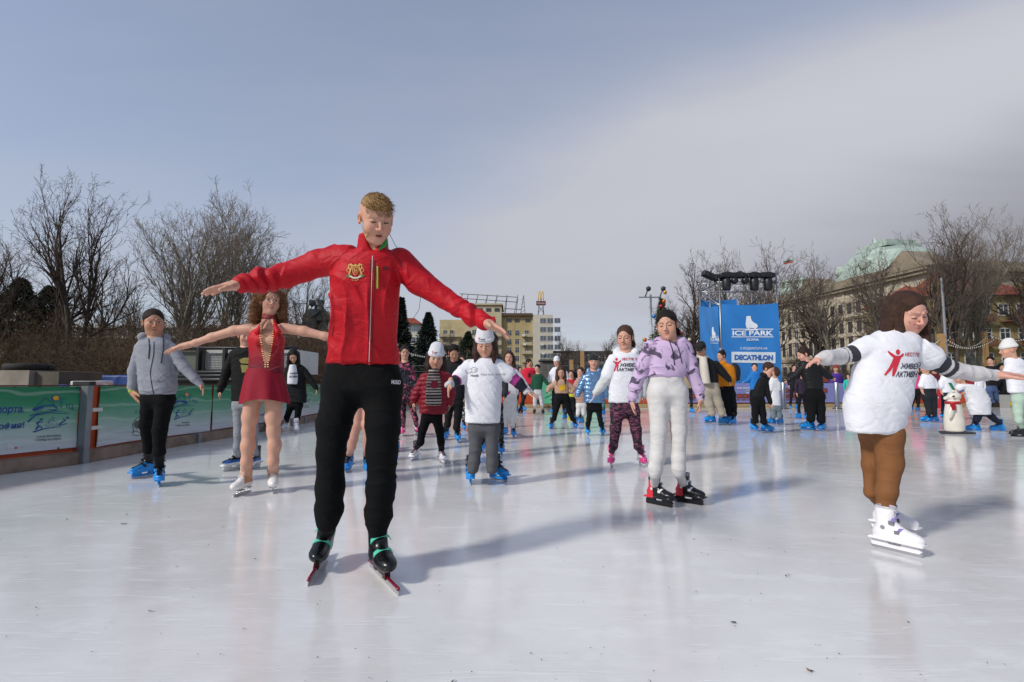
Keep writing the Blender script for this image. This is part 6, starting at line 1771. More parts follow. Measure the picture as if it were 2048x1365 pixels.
# ---- the instructor in the red jacket
p = person('coach', 'tall young man in red zip jacket and black trousers gliding nearest with both arms spread', 2.66,
    (752, 437, 104, 14, 30, 4, -.24),
    [(497, 712, 780, -.16), (512, 680, 812, -.14), (555, 657, 806, -.13, 1.05), (620, 657, 800, -.10, 1.05), (680, 658, 797, -.05), (731, 647, 804, 0)],
    [(690, 520, 33, -.13), (640, 527, 30, -.12), (572, 551, 27, -.14), (520, 563, 24.5, -.2), (486, 568, 21, -.25)],
    [(800, 524, 31, -.12), (842, 566, 29, -.12), (888, 596, 24.5, -.14), (940, 630, 20, -.2), (972, 646, 18, -.25)],
    [(686, 775, 40), (668, 850, 34, -.04), (662, 905, 28, -.06), (660, 976, 27.5, -.04), (658, 1022, 26, -.02), (656, 1033, 20, -.02), (654, 1046, 16.5, -.02)],
    [(764, 775, 40), (766, 850, 34, -.04), (764, 903, 30.5, -.05), (762, 976, 28, -.04), (757, 1030, 26, -.02), (756, 1042, 20, -.02), (755, 1054, 16.5, -.02)],
    (637, 1137, -11, -9), (763, 1158, 18, 3), hL=(396, 584, -.32), hR=(1028, 674, -.32),
    hair=('crop', '#94754c'), top=dict(col=RED, name='jacket', wr=.0085, collar='high', vneck=True, bunch=.011, bump=1.6, rough=.62, neck=False, wax=(1, 0, 0)),
    pants=dict(col='#090a0b', cuff=1.0, cr=.046), shoes='speed', slim_k=.97, u=1.04, mouth=.7, closed=True, man=True, wr=.006, ratio=.66, spread=.10, curl=.14, legwr=.0045)
J = p['top']; bv = bvh_of(J)
GOLD = '#c8a55a'
def zipl(x0, y0, x1, y1, r, col, n=30, name='zip', o=J, bv=bv):
    cord(o, bv, [(x0 + (x1 - x0) * i / n, y0 + (y1 - y0) * i / n) for i in range(n + 1)], r, col, name, r * .2)
zipl(741, 520, 735, 728, .0022, '#6a0410'); zipl(745, 512, 738, 730, .0016, '#d9d2cf'); zipl(749, 520, 744, 728, .0022, '#6a0410')
zipl(755, 533, 755, 578, .0042, '#a9b83c', 14, 'chest_pocket_zip'); zipl(753, 531, 753, 579, .0018, '#3b2a18', 14, 'chest_pocket_zip')
zipl(668, 652, 664, 672, .0020, '#5d0410', 8, 'pocket_zip'); zipl(800, 650, 803, 672, .0020, '#5d0410', 8, 'pocket_zip')
# seams
cord(J, bv, lerp_px([(716, 494), (690, 505), (664, 530), (660, 570)], 6), .0013, '#7d0412', 'seam', .0006)
cord(J, bv, lerp_px([(778, 500), (800, 522), (806, 560)], 6), .0013, '#7d0412', 'seam', .0006)
cord(J, bv, lerp_px([(650, 722), (700, 729), (760, 731), (800, 727)], 6), .0014, '#8d0614', 'seam', .0006)
# coat of arms: shield between two lions, crown above, oak twigs and ribbon below
g_ = [stroke([(701, 541), (697, 536), (698, 530), (703, 528)], 2.4), stroke([(719, 541), (724, 536), (723, 530), (718, 528)], 2.4),
      stroke([(698, 548), (701, 540), (703, 534)], 3.2, 2.0), stroke([(723, 548), (720, 540), (718, 534)], 3.2, 2.0),
      stroke([(697, 552), (700, 546)], 2), stroke([(725, 552), (721, 546)], 2), disc(703, 531, 2.4), disc(718, 531, 2.4),
      [(705, 533), (704, 529), (707, 531), (710.5, 527.5), (714, 531), (717, 529), (716, 533)],
      stroke([(696, 536), (693, 541), (696, 545)], 1.2), stroke([(725, 536), (728, 541), (725, 545)], 1.2)]
print_poly(J, bv, g_, GOLD, 'emblem', .003)
print_poly(J, bv, [[(704, 534), (717, 534), (717, 543), (714, 549), (710.5, 551.5), (707, 549), (704, 543)]], GOLD, 'emblem', .0034)
print_poly(J, bv, [[(705.2, 535.2), (715.8, 535.2), (715.8, 543), (713.2, 548), (710.5, 550), (707.8, 548), (705.2, 543)]], '#a81420', 'emblem', .004)
print_poly(J, bv, [stroke([(708, 547), (709, 542), (707.5, 539)], 1.1), stroke([(709, 542), (713, 541), (714, 538)], 1.4), stroke([(712, 546), (712, 541)], 1.1), disc(708.5, 538.5, 1.4)], GOLD, 'emblem', .0047)
print_poly(J, bv, [stroke([(692, 551), (698, 553), (704, 551)], 2.6), stroke([(729, 551), (723, 553), (717, 551)], 2.6), stroke([(696, 555), (704, 554)], 2), stroke([(725, 555), (717, 554)], 2)], '#1f7a3c', 'emblem', .0036)
print_poly(J, bv, [stroke([(699, 552), (705, 555.5), (710.5, 556.5), (716, 555.5), (722, 552)], 3.0)], '#d8d2c4', 'emblem', .0042)
print_poly(J, bv, [stroke([(703, 560), (707, 561)], 1.2), stroke([(709, 560.5), (713, 561), (717, 559)], 1.2)], GOLD, 'emblem', .003)
print_poly(J, bv, [[(764, 540), (768, 532), (771, 534), (769, 540)], [(770, 540), (773, 534), (776, 536), (774, 540)], [(776, 540), (778, 537), (781, 541)]], '#5a1020', 'sports_logo', .003)
bt = bvh_of(p['pants'])
print_text(p['pants'], bt, 'HUGO', 783, 768.5, 18, 8.4, '#e6e6e6', rot=3, bold=.03, name='lettering', eps=.004)
# collar lining, headset microphone and its wire
hc, HM, hs = p['hc'], p['HM'], p['hs']
wq = lambda x, y, z: hc + HM @ (np.array((x, y, z)) * hs)
b = MB(); q0 = at(757, 492, 2.40); b.prism([(0, 0), (16, -9), (17, -24), (9, -16), (2, -6)], at(757, 501, 2.425), (pxm(2.4), 0, 0), (0, 0, -pxm(2.4)), (0, 1, 0), .006)
b.build('collar_lining', mat('green_lining', '#1e8a3e', .7), p['root'])
tubepart('headset_microphone', [wq(-.082, .000, .015), wq(-.080, .020, -.012), wq(-.072, .055, -.045), wq(-.058, .085, -.066)], [.0018] * 4, mat('beige_plastic', '#b29a6b', .5), p['root'])
b = MB(); b.lathe(wq(-.056, .086, -.068), [(.001, -.010), (.007, -.007), (.0085, 0), (.007, .007), (.001, .010)], 10); b.build('microphone_foam', mat('foam', '#b0955c', .9), p['root'], True)
wp = [at(x, y, Y_) for x, y, Y_ in ((778, 466, 2.42), (790, 490, 2.46), (808, 516, 2.50), (830, 545, 2.58), (845, 565, 2.80), (842, 590, 2.92), (838, 620, 2.95), (818, 650, 2.92), (798, 682, 2.85))]
tubepart('microphone_wire', wp, .0013, mat('wire', '#1a1c1c', .5), p['root'])

# ---- the figure skater in the red dress
def dress_tights(V, col):
    pass
p = person('figure_skater', 'young woman with curly hair in a sparkling red skating dress, arms spread', 4.55,
    (541, 604, 58, 8, 2, -3, 0),
    [(648, 512, 562), (660, 500, 569), (678, 499, 569), (705, 502, 564), (730, 497, 561), (760, 494, 566)],
    [(507, 657, 12), (468, 662, 10.5), (424, 675, 9), (392, 686, 7), (366, 693, 5.5)],
    [(567, 657, 12), (608, 663, 10.5), (650, 673, 8.5), (690, 680, 6)],
    [(508, 785, 21), (500, 835, 15.5), (497, 862, 12.5), (496, 892, 13.5), (493, 925, 10.5)],
    [(547, 785, 21), (547, 835, 15.5), (547, 862, 12.5), (549, 892, 13), (546, 925, 10.5)],
    (485, 990, -35), (545, 984, 2), hL=(327, 703), hR=(722, 688), skin='fair', hair=('curly', '#7a563a'), sleeve='bare', pants='bare',
    shoes='figure', u=.95, makeup=True, ratio=.62, mouth=.0)
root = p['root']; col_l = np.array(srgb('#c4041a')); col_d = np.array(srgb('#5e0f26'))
F = Field()
dr = [(at(533, y, 4.55), (x1 - x0) / 2 * pxm(4.55) + .006, (x1 - x0) / 2 * pxm(4.55) * .66 + .010) for y, x0, x1 in ((652, 519, 548), (664, 505, 561), (678, 499, 567), (705, 501, 564), (730, 497, 561), (745, 495, 562))]
F.u(loft(dr, rnd=.01)); F.disp.append(wrinkle(.0012, 20, (0, 0, 1), 1.5, 4))
for x in (521, 547):
    F.u(ell(at(x, 681, 4.42), (.058, .045, .052)), .03)
F.chain([(at(515, 664, 4.44), .028), (at(523, 650, 4.44), .018), (at(531, 641, 4.47), .014)], .01); F.chain([(at(556, 664, 4.44), .028), (at(550, 650, 4.44), .018), (at(545, 641, 4.47), .014)], .01)
V, Q = surface(F, *lo_hi([r_[0] for r_ in dr], .2), .0045)
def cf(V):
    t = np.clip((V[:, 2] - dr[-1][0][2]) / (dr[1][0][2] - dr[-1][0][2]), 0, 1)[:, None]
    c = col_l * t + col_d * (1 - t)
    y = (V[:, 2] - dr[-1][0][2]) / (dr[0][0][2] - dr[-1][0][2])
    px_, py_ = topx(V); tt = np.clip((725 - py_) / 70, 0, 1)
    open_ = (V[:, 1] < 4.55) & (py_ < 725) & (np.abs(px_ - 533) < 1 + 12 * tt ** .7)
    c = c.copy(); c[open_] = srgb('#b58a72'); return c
dm = mat('dress_fabric', RED, .5, attr=True, bump=.3, bscale=400, var=.12, vscale=90, spec=.3)
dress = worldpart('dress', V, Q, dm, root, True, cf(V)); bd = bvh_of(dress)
# choker, crystals along the neckline and dotted arcs
b = MB(); nk = at(538, 633, 4.55)
b.lathe(nk - (0, 0, .03), [(.058, 0), (.060, .01), (.059, .045), (.056, .05)], 20); b.build('choker', mat('choker', '#8a2a2c', .4, bump=.5, bscale=300), root, True)
gems = MB(); dots = MB()
def gem(x, y, s=.0055, B=gems):
    h = on(bd, x, y, .001)
    if h is not None: B.box(h, (s, .002, s * .7))
for side in (-1, 1):
    for i in range(19):
        t = i / 18; y = 654 + t * 80; x = 533 + side * (2.5 + 12.5 * max(0, min(1, (725 - y) / 70)) ** .7 - 4 * max(0, .2 - t) * 5)
        gem(x, y, .0072 if i % 2 else .0060)
for side in (-1, 1):
    for i in range(26):
        t = i / 25; gem(534 + side * (3 + 27 * t), 728 - 34 * math.sin(t * 1.5), .0018, dots)
        gem(534 + side * (2 + 28 * t), 741 - 10 * t, .0018, dots)
        gem(534 + side * (14 + 8 * math.sin(t * 3)), 655 + t * 60, .0018, dots)
        gem(534 + side * (8 + 20 * t), 712 - 38 * t * t, .0020, dots)
rnd = random.Random(4)
for i in range(90): gem(rnd.uniform(500, 568), rnd.uniform(662, 744), .0015, dots)
gems.build('crystals', mat('crystal', '#e0c48a', .2), dress); dots.build('sequins', mat('sequin', '#c8605a', .3), dress)
# skirt: a thin swinging sheet in two layers
def skirt(name, y0, y1, w0, w1, amp, m, dy=0.0):
    N = 72; rows = []
    for k in range(9):
        t = k / 8; row = []
        for i in range(N):
            a = 2 * math.pi * i / N
            w = (w0 + (w1 - w0) * t ** .8) * pxm(4.55); w *= 1 + amp * t * math.sin(a * 9 + 1.3 * math.sin(a * 2)); 
            c = at(529 + 1 * t, y0 + (y1 - y0) * t + 5 * t * math.sin(a * 2.0 + 1.1), 4.55)
            row.append(c + np.array((math.cos(a) * w, math.sin(a) * w * .80 + dy, 0)))
        rows.append(row)
    V = [q for r in rows for q in r]; Fc = [(k * N + i, k * N + (i + 1) % N, (k + 1) * N + (i + 1) % N, (k + 1) * N + i) for k in range(8) for i in range(N)]
    worldpart(name, np.array(V), Fc, m, dress, True)
sm = mat('skirt_cloth', '#8c0c26', .7, var=.08, spec=.3)
skirt('skirt', 738, 803, 33, 46, .07, sm); skirt('skirt_lining', 744, 797, 30, 40, .09, mat('skirt_lining', '#a80f28', .7), .05)

# ---- girl in grey hoodie by the boards
p = person('grey', 'girl in light grey zip hoodie and black leggings beside the green banner', 4.8,
    (307, 645, 56, 6, 8, 3), [(674, 290, 328), (687, 274, 350), (735, 277, 353), (778, 279, 353), (790, 282, 350)],
    [(283, 699, 14), (269, 742, 13), (266, 770, 10.5), (266, 784, 8)], [(343, 699, 14), (369, 735, 12.5), (390, 758, 10), (402, 770, 7)],
    [(301, 800, 18), (292, 850, 13, .1), (297, 900, 10, .2)], [(330, 800, 19), (320, 860, 14.5), (318, 905, 11.5)],
    (289, 955, -55, 0, 0), (317, 971, 2), hL=(287, 821), hR=(411, 793), skin='tan', hair=('pony', '#2b201b', -1), plump=.8,
    top=dict(col='#8e9199', name='hoodie', hood=True, wr=.005), pants=dict(col='#0b0c0e'), u=.86, ratio=.66, mouth=.2)
o = p['top']; bv = bvh_of(o)
cord(o, bv, lerp_px([(308, 684), (307, 710), (300, 745), (303, 768), (307, 789)], 6), .0028, '#22252b', 'zip')
for a_ in ([(297, 675), (299, 695), (297, 718)], [(326, 672), (327, 695), (322, 727)]):
    cord(o, bv, lerp_px(a_, 5), .0045, '#2b2c30')
cord(o, bv, lerp_px([(340, 730), (343, 752), (318, 765), (315, 758)], 5), .0016, '#6e7178', 'pocket_seam')
cord(o, bv, lerp_px([(281, 781), (310, 789), (350, 782)], 6), .0018, '#74777e', 'hem_seam')
b = MB(); wv = at(266, 783, 4.8)
for k in range(2): b.lathe(wv + (0, 0, -.006 + k * .012), [(.036, -.005), (.041, 0), (.036, .005)], 14)
b.build('bracelet', mat('bracelet', '#a8b83a', .6), p['root'], True)

# ---- child in black sweatshirt behind the figure skater
p = person('blackboy', 'child in black sweatshirt and grey jeans half hidden behind the red dress', 5.6,
    (491, 672, 40, 10, 12, 0), [(693, 478, 506), (701, 464, 520), (760, 463, 521), (803, 463, 522)],
    [(469, 709, 11), (454, 742, 10.5), (444, 772, 9), (440, 782, 7)], [(514, 709, 11), (524, 745, 10), (522, 785, 7)],
    [(478, 812, 13), (477, 865, 9.5), (475, 895, 8)], [(506, 812, 13), (507, 865, 9.5), (507, 895, 8)],
    (468, 941, -55, 0), (508, 938, -30), hL=(437, 801), skin='fair', hair=('short', '#5b4330'), top=dict(col='#0c0d0e', name='sweatshirt'),
    pants=dict(col='#8e9298'), shoes='bluewhite', u=.84)
o = p['top']; bv = bvh_of(o)
print_poly(o, bv, [[(478, 720), (488, 716), (497, 716), (500, 728), (482, 727)], [(481, 730), (498, 731), (496, 744), (484, 746)]], '#8d8443', 'plain_print', .003, 2)

# ---- girl in long black coat and white printed T-shirt, far left boards
p = person('blackcoat', 'girl in open black coat and white printed T-shirt skating along the far left boards', 10.3,
    (587, 712, 27, -5, 38, 0, -.1), [(728, 578, 600), (735, 569, 613), (765, 571, 612), (806, 576, 614)],
    [(573, 744, 7.5), (566, 762, 7), (566, 780, 5)], [(609, 744, 8), (624, 764, 7), (633, 778, 5)],
    [(582, 812, 8), (574, 835, 6)], [(598, 812, 8), (594, 838, 6)], (572, 862, -25), (592, 866, 5), hR=(634, 791), hair=('longer', '#15120f'),
    top=dict(col='#0e0f11', name='coat', wr=.006), pants=dict(col='#0c0d0f'), shoes='white', u=.92)
F = Field(); F.u(loft([(at(588, 730, 10.24), .07, .13), (at(588, 750, 10.24), .11, .145), (at(587, 769, 10.24), .105, .145)]))
V, Q = surface(F, *lo_hi([at(588, 730, 10.2), at(588, 771, 10.2)], .25), .012); o = worldpart('shirt', V, Q, mat('cloth_white', WHITE, .8, bump=.2), p['root']); bv = bvh_of(o)
print_text(o, bv, 'ЖИВЕЙ', 579, 749, 17, 4.5, '#15161c', bold=.03, eps=.01, name='lettering'); print_text(o, bv, 'АКТИВНО', 578, 756, 19, 4.5, '#15161c', bold=.03, eps=.01, name='lettering')

# ---- child with bare legs behind the instructor
p = person('barelegs', 'child with bare legs and blue skates hidden behind the instructor', 5.5,
    (725, 665, 38, 0, 15, 0), [(690, 708, 745), (700, 700, 752), (760, 698, 755), (800, 696, 758)],
    [(704, 708, 10), (700, 740, 9), (702, 770, 7)], [(748, 708, 10), (752, 740, 9), (750, 770, 7)],
    [(718, 805, 14), (713, 850, 11.5), (706, 880, 9), (703, 895, 8)], [(740, 805, 14), (736, 850, 11.5), (735, 880, 9), (735, 895, 8)],
    (697, 943, -12), (735, 948, 5), skin='rosy', hair=('long', '#4a3426'), pants='bare', top=dict(col='#c9a0a8', name='dress'), u=.84)
# ---- right foreground girl in the big printed T-shirt
SL = srgb('#c9c6c6'); DK = srgb('#2c2f36')
def stripes(bands):
    def f(chains):
        def g(V):
            c = np.tile(np.array(SL), (len(V), 1))
            best = np.full(len(V), 9e9); T = np.zeros(len(V))
            for A in chains:
                t = seg_t(V, A); d = np.min([np.linalg.norm(V - q, axis=1) for q, r in A], axis=0); m = d < best; best[m] = d[m]; T[m] = t[m]
            for a, b_ in bands: c[(T > a) & (T < b_)] = DK
            return c
        return g
    return f
class LateCF:
    def __init__(s, f): s.f = f; s.ch = None
    def __call__(s, V): return s.f(CUR['arms'])(V)
CUR = {}
_pers = person
def person(*a, **k):
    Y = a[2]
    def J(p):
        dy = p[3] if len(p) > 3 else 0.0
        return at(p[0], p[1], Y + dy), p[2] * pxm(Y + dy) * .9
    CUR['arms'] = [[J(p) for p in A] for A in (a[5], a[6]) if A]
    return _pers(*a, **k)
TEE = dict(col=WHITE, name='t_shirt', short=.62, wr=.0042, wax=(.72, 0, .69), rough=.75)
p = person('bigtee', 'girl in oversized white T-shirt with a red figure print, brown leggings and white skates', 3.15,
    (1815, 626, 86, 44, 27, 8, -.02),
    [(662, 1752, 1824), (678, 1730, 1842), (705, 1716, 1838, 0, 1.0), (750, 1704, 1828, 0, 1.0), (800, 1688, 1820, 0, 1.05), (840, 1690, 1810, 0, 1.0), (866, 1696, 1802, 0, 1.0)],
    [(1742, 696, 25), (1712, 706, 20), (1682, 713, 19), (1652, 716, 17, -.1), (1638, 718, 11, -.12)],
    [(1838, 702, 25), (1868, 722, 23), (1905, 740, 21), (1950, 748, 18), (1986, 750, 13)],
    [(1745, 868, 25, .12), (1742, 930, 17, .12), (1742, 985, 12.5, .12)], [(1774, 868, 31), (1780, 925, 25), (1773, 985, 20), (1771, 1012, 16)],
    (1786, 1068, 66, 0), (1791, 1104, 68, 0), hL=(1606, 734, -.12), hR=(2046, 748, 0), skin='rosy', hair=('wavy', '#3e2a21'), plump=1.2, closed=True,
    top=dict(TEE, cf=None) if False else dict(TEE), sleeve=dict(cf=LateCF(stripes([(.14, .36), (.40, .46)])), k=.93, wr=.005),
    pants=dict(col='#7e5433', rough=.7, bump=.4), shoes='white', u=.84, curl=.22, spread=.16, fwd=30, legwr=.0012, h=.0045)
HL = Field()
for (x_, y_, r_), (x2, y2, r2) in zip([(1783, 640, 13), (1775, 650, 11), (1790, 655, 12), (1838, 655, 7)], [(1770, 688, 5), (1764, 682, 4), (1783, 690, 5), (1845, 694, 3)]):
    HL.u(cap(at(x_, y_, 3.14), at(x2, y2, 3.10), r_ * .0031, r2 * .0031), .012)
HL.disp.append(lambda P: (.0012 * nz(P * np.array((1, 1, .2)), 300, 2)).astype(np.float32))
V, Q = surface(HL, at(1750, 700, 3.1) - .1, at(1860, 620, 3.1) + .12, .0045); worldpart('hair_locks', V, Q, mat('hair', '#3e2a21', .58, bump=.6, bscale=120, var=.3, vscale=40, aniso=(3, 3, .3), spec=.2), p['root'])
o = p['top']; bv = bvh_of(o)
red = '#c8283a'
print_poly(o, bv, [disc(1796, 704.5, 4.3, 5.5), [(1775, 704), (1777, 702), (1786, 708), (1792, 712), (1800, 712), (1806, 707), (1808, 708), (1807, 712), (1802, 716), (1799, 724), (1793, 742), (1788, 753), (1784, 753), (1785, 742), (1787, 733), (1782, 741), (1771, 752), (1768, 750), (1778, 736), (1784, 724), (1787, 716), (1780, 710)]], red, 'figure_print', .003, 2)
print_text(o, bv, 'НЕСТЛЕ', 1810, 713, 29, 8, '#b8284a', bold=.02, eps=.003, name='lettering', sub=1, rot=2, slant=.1)
print_text(o, bv, 'ЖИВЕЙ', 1801, 738, 38, 14, '#191c30', bold=.025, eps=.003, name='lettering', sub=1, rot=1, slant=.25)
print_text(o, bv, 'АКТИВНО', 1791, 755, 50, 12, '#191c30', bold=.025, eps=.003, name='lettering', sub=1, rot=0, slant=.25)
cord(o, bv, lerp_px([(1696, 861), (1720, 866), (1750, 868), (1803, 861)], 8), .0012, '#c4c5cc', 'hem_seam', .0004)

# ---- girl in lilac tie-dye hoodie
tie = nodemat('tie_dye_cloth', '#c6aecf', '#564a60', 9.5, .53, .60, 1.2)
p = person('tiedye', 'girl in lilac tie-dye hoodie, white sweatpants and red and black skates', 4.06,
    (1334, 650, 62, -8, 12, 6, -.02), [(681, 1316, 1364), (693, 1294, 1380), (720, 1291, 1381), (744, 1291, 1377), (756, 1292, 1368)],
    [(1302, 698, 19), (1284, 738, 17), (1270, 775, 14), (1264, 802, 9)], [(1368, 698, 19), (1383, 740, 17), (1396, 775, 13), (1402, 798, 9)],
    [(1317, 790, 25), (1318, 860, 18), (1314, 915, 16), (1311, 938, 15), (1310, 948, 11)], [(1352, 790, 25), (1358, 860, 17), (1357, 915, 15), (1357, 938, 15), (1357, 946, 11)],
    (1318, 1011, 58), (1377, 1007, 66), hL=(1268, 834), hR=(1399, 832), hair=('pony', '#1d1715', 1), skin='fair', plump=.4,
    top=dict(mat=tie, name='hoodie', hood=True, wr=.006), pants=dict(col='#cfcdcb', cuff=.8, bump=.9), shoes='red', u=.80, legwr=.0016, mouth=.3, closed=True, sock='#b98a76')
o = p['top']; bv = bvh_of(o)
cord(o, bv, lerp_px([(1338, 680), (1345, 700), (1349, 731)], 7), .0034, '#221f26'); cord(o, bv, lerp_px([(1349, 678), (1358, 700), (1364, 727)], 7), .0034, '#221f26')

# ---- girl in white hooded top with the printed T-shirt
leg = nodemat('striped_leggings', '#1c1a1f', '#8a4a68', 26, .50, .62, .6, (.8, .8, 3.4))
p = person('whitehood', 'girl in white printed T-shirt over a white hoodie, striped leggings and pink skates', 5.95,
    (1250, 675, 50, -12, 12, 0), [(703, 1236, 1268), (713, 1222, 1282), (750, 1217, 1286), (790, 1216, 1284), (806, 1216, 1280)],
    [(1228, 722, 13.5), (1214, 756, 12.5), (1200, 776, 10), (1191, 786, 7)], [(1276, 722, 13), (1286, 758, 12), (1287, 790, 8)],
    [(1234, 825, 14.5), (1231, 860, 12), (1227, 893, 9)], [(1266, 825, 14.5), (1272, 860, 12), (1276, 893, 9)],
    (1223, 932, -4), (1284, 932, 14), hL=(1183, 802), hR=(1288, 812), hair=('pony', '#4a342a', 1),
    top=dict(TEE, short=.8, hood=True), sleeve=dict(col='#c9cccb', wr=.006), pants=dict(mat=leg), shoes='pink', u=.80, mouth=.0, closed=True)
o = p['top']; bv = bvh_of(o)
print_poly(o, bv, [disc(1233, 719, 2.6, 2.8), [(1226, 722), (1231, 724), (1236, 724), (1242, 720), (1242, 723), (1237, 728), (1236, 743), (1233.5, 743), (1233, 733), (1230, 743), (1227, 743), (1231, 730), (1230, 727), (1226, 724)]], red, 'figure_print', .004, 1)
print_text(o, bv, 'НЕСТЛЕ ЗА', 1244, 721, 34, 5, '#b8284a', bold=.02, eps=.004, name='lettering')
print_text(o, bv, 'ЖИВЕЙ', 1239, 734, 37, 9.5, '#191c30', bold=.025, eps=.004, name='lettering', slant=.2)
print_text(o, bv, 'АКТИВНО', 1236, 743, 44, 7, '#191c30', bold=.025, eps=.004, name='lettering', slant=.2)
tubepart('white_stick', [at(1190, 792, 5.85), at(1179, 806, 5.8)], .005, mat('white_plastic', '#d8dbe2', .4), p['root'])

# ---- girl in white T-shirt and white hat, centre
PUR = srgb('#9c2f7c'); NAV = srgb('#15162a')
def pcf(V):
    c = np.zeros((len(V), 3)); 
    t = np.zeros(len(V)); best = np.full(len(V), 9e9)
    for A in CUR['arms']:
        s_ = seg_t(V, A); d = np.min([np.linalg.norm(V - q, axis=1) for q, r in A], axis=0); m = d < best; best[m] = d[m]; t[m] = s_[m]
    c[:] = NAV; c[(t > .40) & (t < .66)] = PUR; c[t > .95] = srgb('#b9b8ba'); return c
p = person('centretee', 'girl in plain white hat and long white T-shirt over grey trousers, middle of the rink', 4.9,
    (970, 687, 54, -4, 24, 3, -.05), [(715, 950, 992), (723, 936, 1002), (745, 928, 1006), (790, 928, 1005, 0, 1.15), (825, 929, 1003, 0, 1.1), (846, 928, 1002)],
    [(940, 735, 16), (918, 757, 14, -.05), (908, 764, 12, -.12), (900, 768, 9, -.2)], [(996, 735, 16), (1020, 752, 14), (1038, 767, 12), (1053, 782, 8)],
    [(952, 858, 17), (951, 900, 13.5), (948, 925, 13), (946, 938, 11)], [(984, 858, 17), (984, 900, 13.5), (984, 925, 13), (984, 938, 11)],
    (941, 966, 0), (996, 961, 42), hL=(894, 798, -.25), hR=(1081, 797), hair=('hat', '#3b2620', '#e2e3e8', 'wavy'), plump=1.0, closed=True,
    top=dict(TEE, short=.85), sleeve=dict(cf=pcf), pants=dict(col='#55565a', cr=.046), shoes='blue', u=.86, curl=.12, spread=.2, ratio=.72)
o = p['top']; bv = bvh_of(o)
print_text(o, bv, 'Good food, Good life', 961, 752, 50, 5.2, '#8f9096', bold=0, eps=.003, name='lettering')
print_text(o, bv, 'Nestlé', 941, 754, 16, 5, '#6d6d74', bold=.03, eps=.003, name='lettering')
print_poly(o, bv, [stroke([(937 + 6 * math.cos(a), 742 + 5 * math.sin(a)) for a in np.linspace(0, 3.6, 9)], 1), stroke([(939, 744), (944, 746), (952, 744), (955, 740)], 1.2), stroke([(944, 743), (943, 737), (947, 735)], 1.2), stroke([(949, 743), (951, 738), (955, 739)], 1.2), stroke([(938, 740), (945, 736), (950, 735), (956, 738)], .8)], '#8f9096', 'bird_nest_print', .003)
def hatlogo(p, x, y, k=1.0):
    for c in p['root'].children:
        if c.name.startswith('hat'):
            bh = bvh_of(c)
            print_poly(c, bh, [disc(x, y - 3.2 * k, .8 * k), stroke([(x - 2.2 * k, y - 2.5 * k), (x, y - 1 * k), (x + 2.2 * k, y - 3 * k)], .7 * k), stroke([(x, y - 1 * k), (x, y + 4 * k)], 1.2 * k)], red, 'hat_print', .003)
            print_text(c, bh, 'ЖИВЕЙ', x + 2 * k, y + 1.8 * k, 10 * k, 3.2 * k, '#20222c', bold=.03, eps=.003, name='hat_lettering')
            print_text(c, bh, 'АКТИВНО', x + 1.5 * k, y + 4.6 * k, 11 * k, 1.8 * k, '#20222c', bold=.03, eps=.003, name='hat_lettering')
hatlogo(p, 958, 679)
for x, y, Y_ in ((899, 770, 4.7), (1056, 785, 4.9)):
    b = MB(); c_ = at(x, y, Y_)
    ring = [c_ + np.array((math.cos(a) * .034, math.sin(a) * .034, .012 * math.sin(3 * a))) for a in np.linspace(0, 2 * math.pi, 15)]
    b.tube(ring, .014, 7, False); b.build('scrunchie', mat('scrunchie', '#bdbcbe', .9, bump=.6, bscale=60), p['root'], True)

# ---- girl in dark red padded jacket and white hat
stripe = zs(.034, '#15131a', '#b9a99c', .55)
p = person('redpuffer', 'little girl in white hat and open dark red padded jacket over a striped jumper', 6.2,
    (872, 716, 46, 2, 14, -3, -.03), [(740, 856, 889), (749, 845, 901), (785, 840, 899), (812, 838, 898), (828, 838, 895)],
    [(850, 757, 12.5), (836, 782, 11.5), (829, 797, 10), (827, 804, 7)], [(894, 757, 12), (901, 785, 11), (900, 806, 8)],
    [(854, 835, 12), (845, 860, 9.5), (841, 885, 8)], [(873, 835, 12), (879, 860, 9.5), (882, 885, 8)],
    (830, 920, -22), (884, 926, 16), hL=(827, 826), hR=(899, 822), hair=('hat', '#32241f', '#e2e3e8', 'long'), plump=1.0, mouth=.5,
    top=dict(col='#7c1023', name='padded_jacket', puff=.055, wr=.004, rough=.5), pants=dict(col='#0c0c0e'), shoes='pinkwhite', u=.78, ratio=.68)
F = Field(); F.u(loft([(at(868, y, 6.12), w * pxm(6.12), .13) for y, w in ((738, 9), (760, 14), (790, 16), (811, 16))]))
V, Q = surface(F, *lo_hi([at(868, 738, 6.1), at(868, 811, 6.1)], .2), .008)
def jf(V):
    c = stripe(V); x_, y_ = topx(V); c[((x_ - 869) / 9) ** 2 + ((y_ - 770) / 8) ** 2 < 1] = srgb('#7d1730'); return c
worldpart('striped_jumper', V, Q, mat('jumper', '#333333', .85, attr=True, bump=.5), p['root'], True, jf(V))
hatlogo(p, 865, 705, .8)
# ---- dark haired boy behind
p = person('darkboy', 'dark haired young man in black jacket leaning forward behind the white hats', 8.4,
    (908, 705, 32, 6, 30, 0, -.1), [(722, 896, 922), (732, 886, 932), (760, 887, 932), (800, 891, 930)], [(892, 742, 9), (886, 770, 8.5), (888, 795, 6)], [(927, 742, 9), (932, 770, 8.5), (930, 795, 6)],
    [(900, 808, 10), (897, 832, 8), (895, 850, 7)], [(918, 808, 11), (916, 832, 8.5), (913, 855, 7.5)], (891, 880, -18), (915, 885, 4), skin='tan', hair=('short', '#15110f'), closed=True,
    top=dict(col='#15161a', name='jacket', hood=True), pants=dict(col='#17191a'), u=.95)
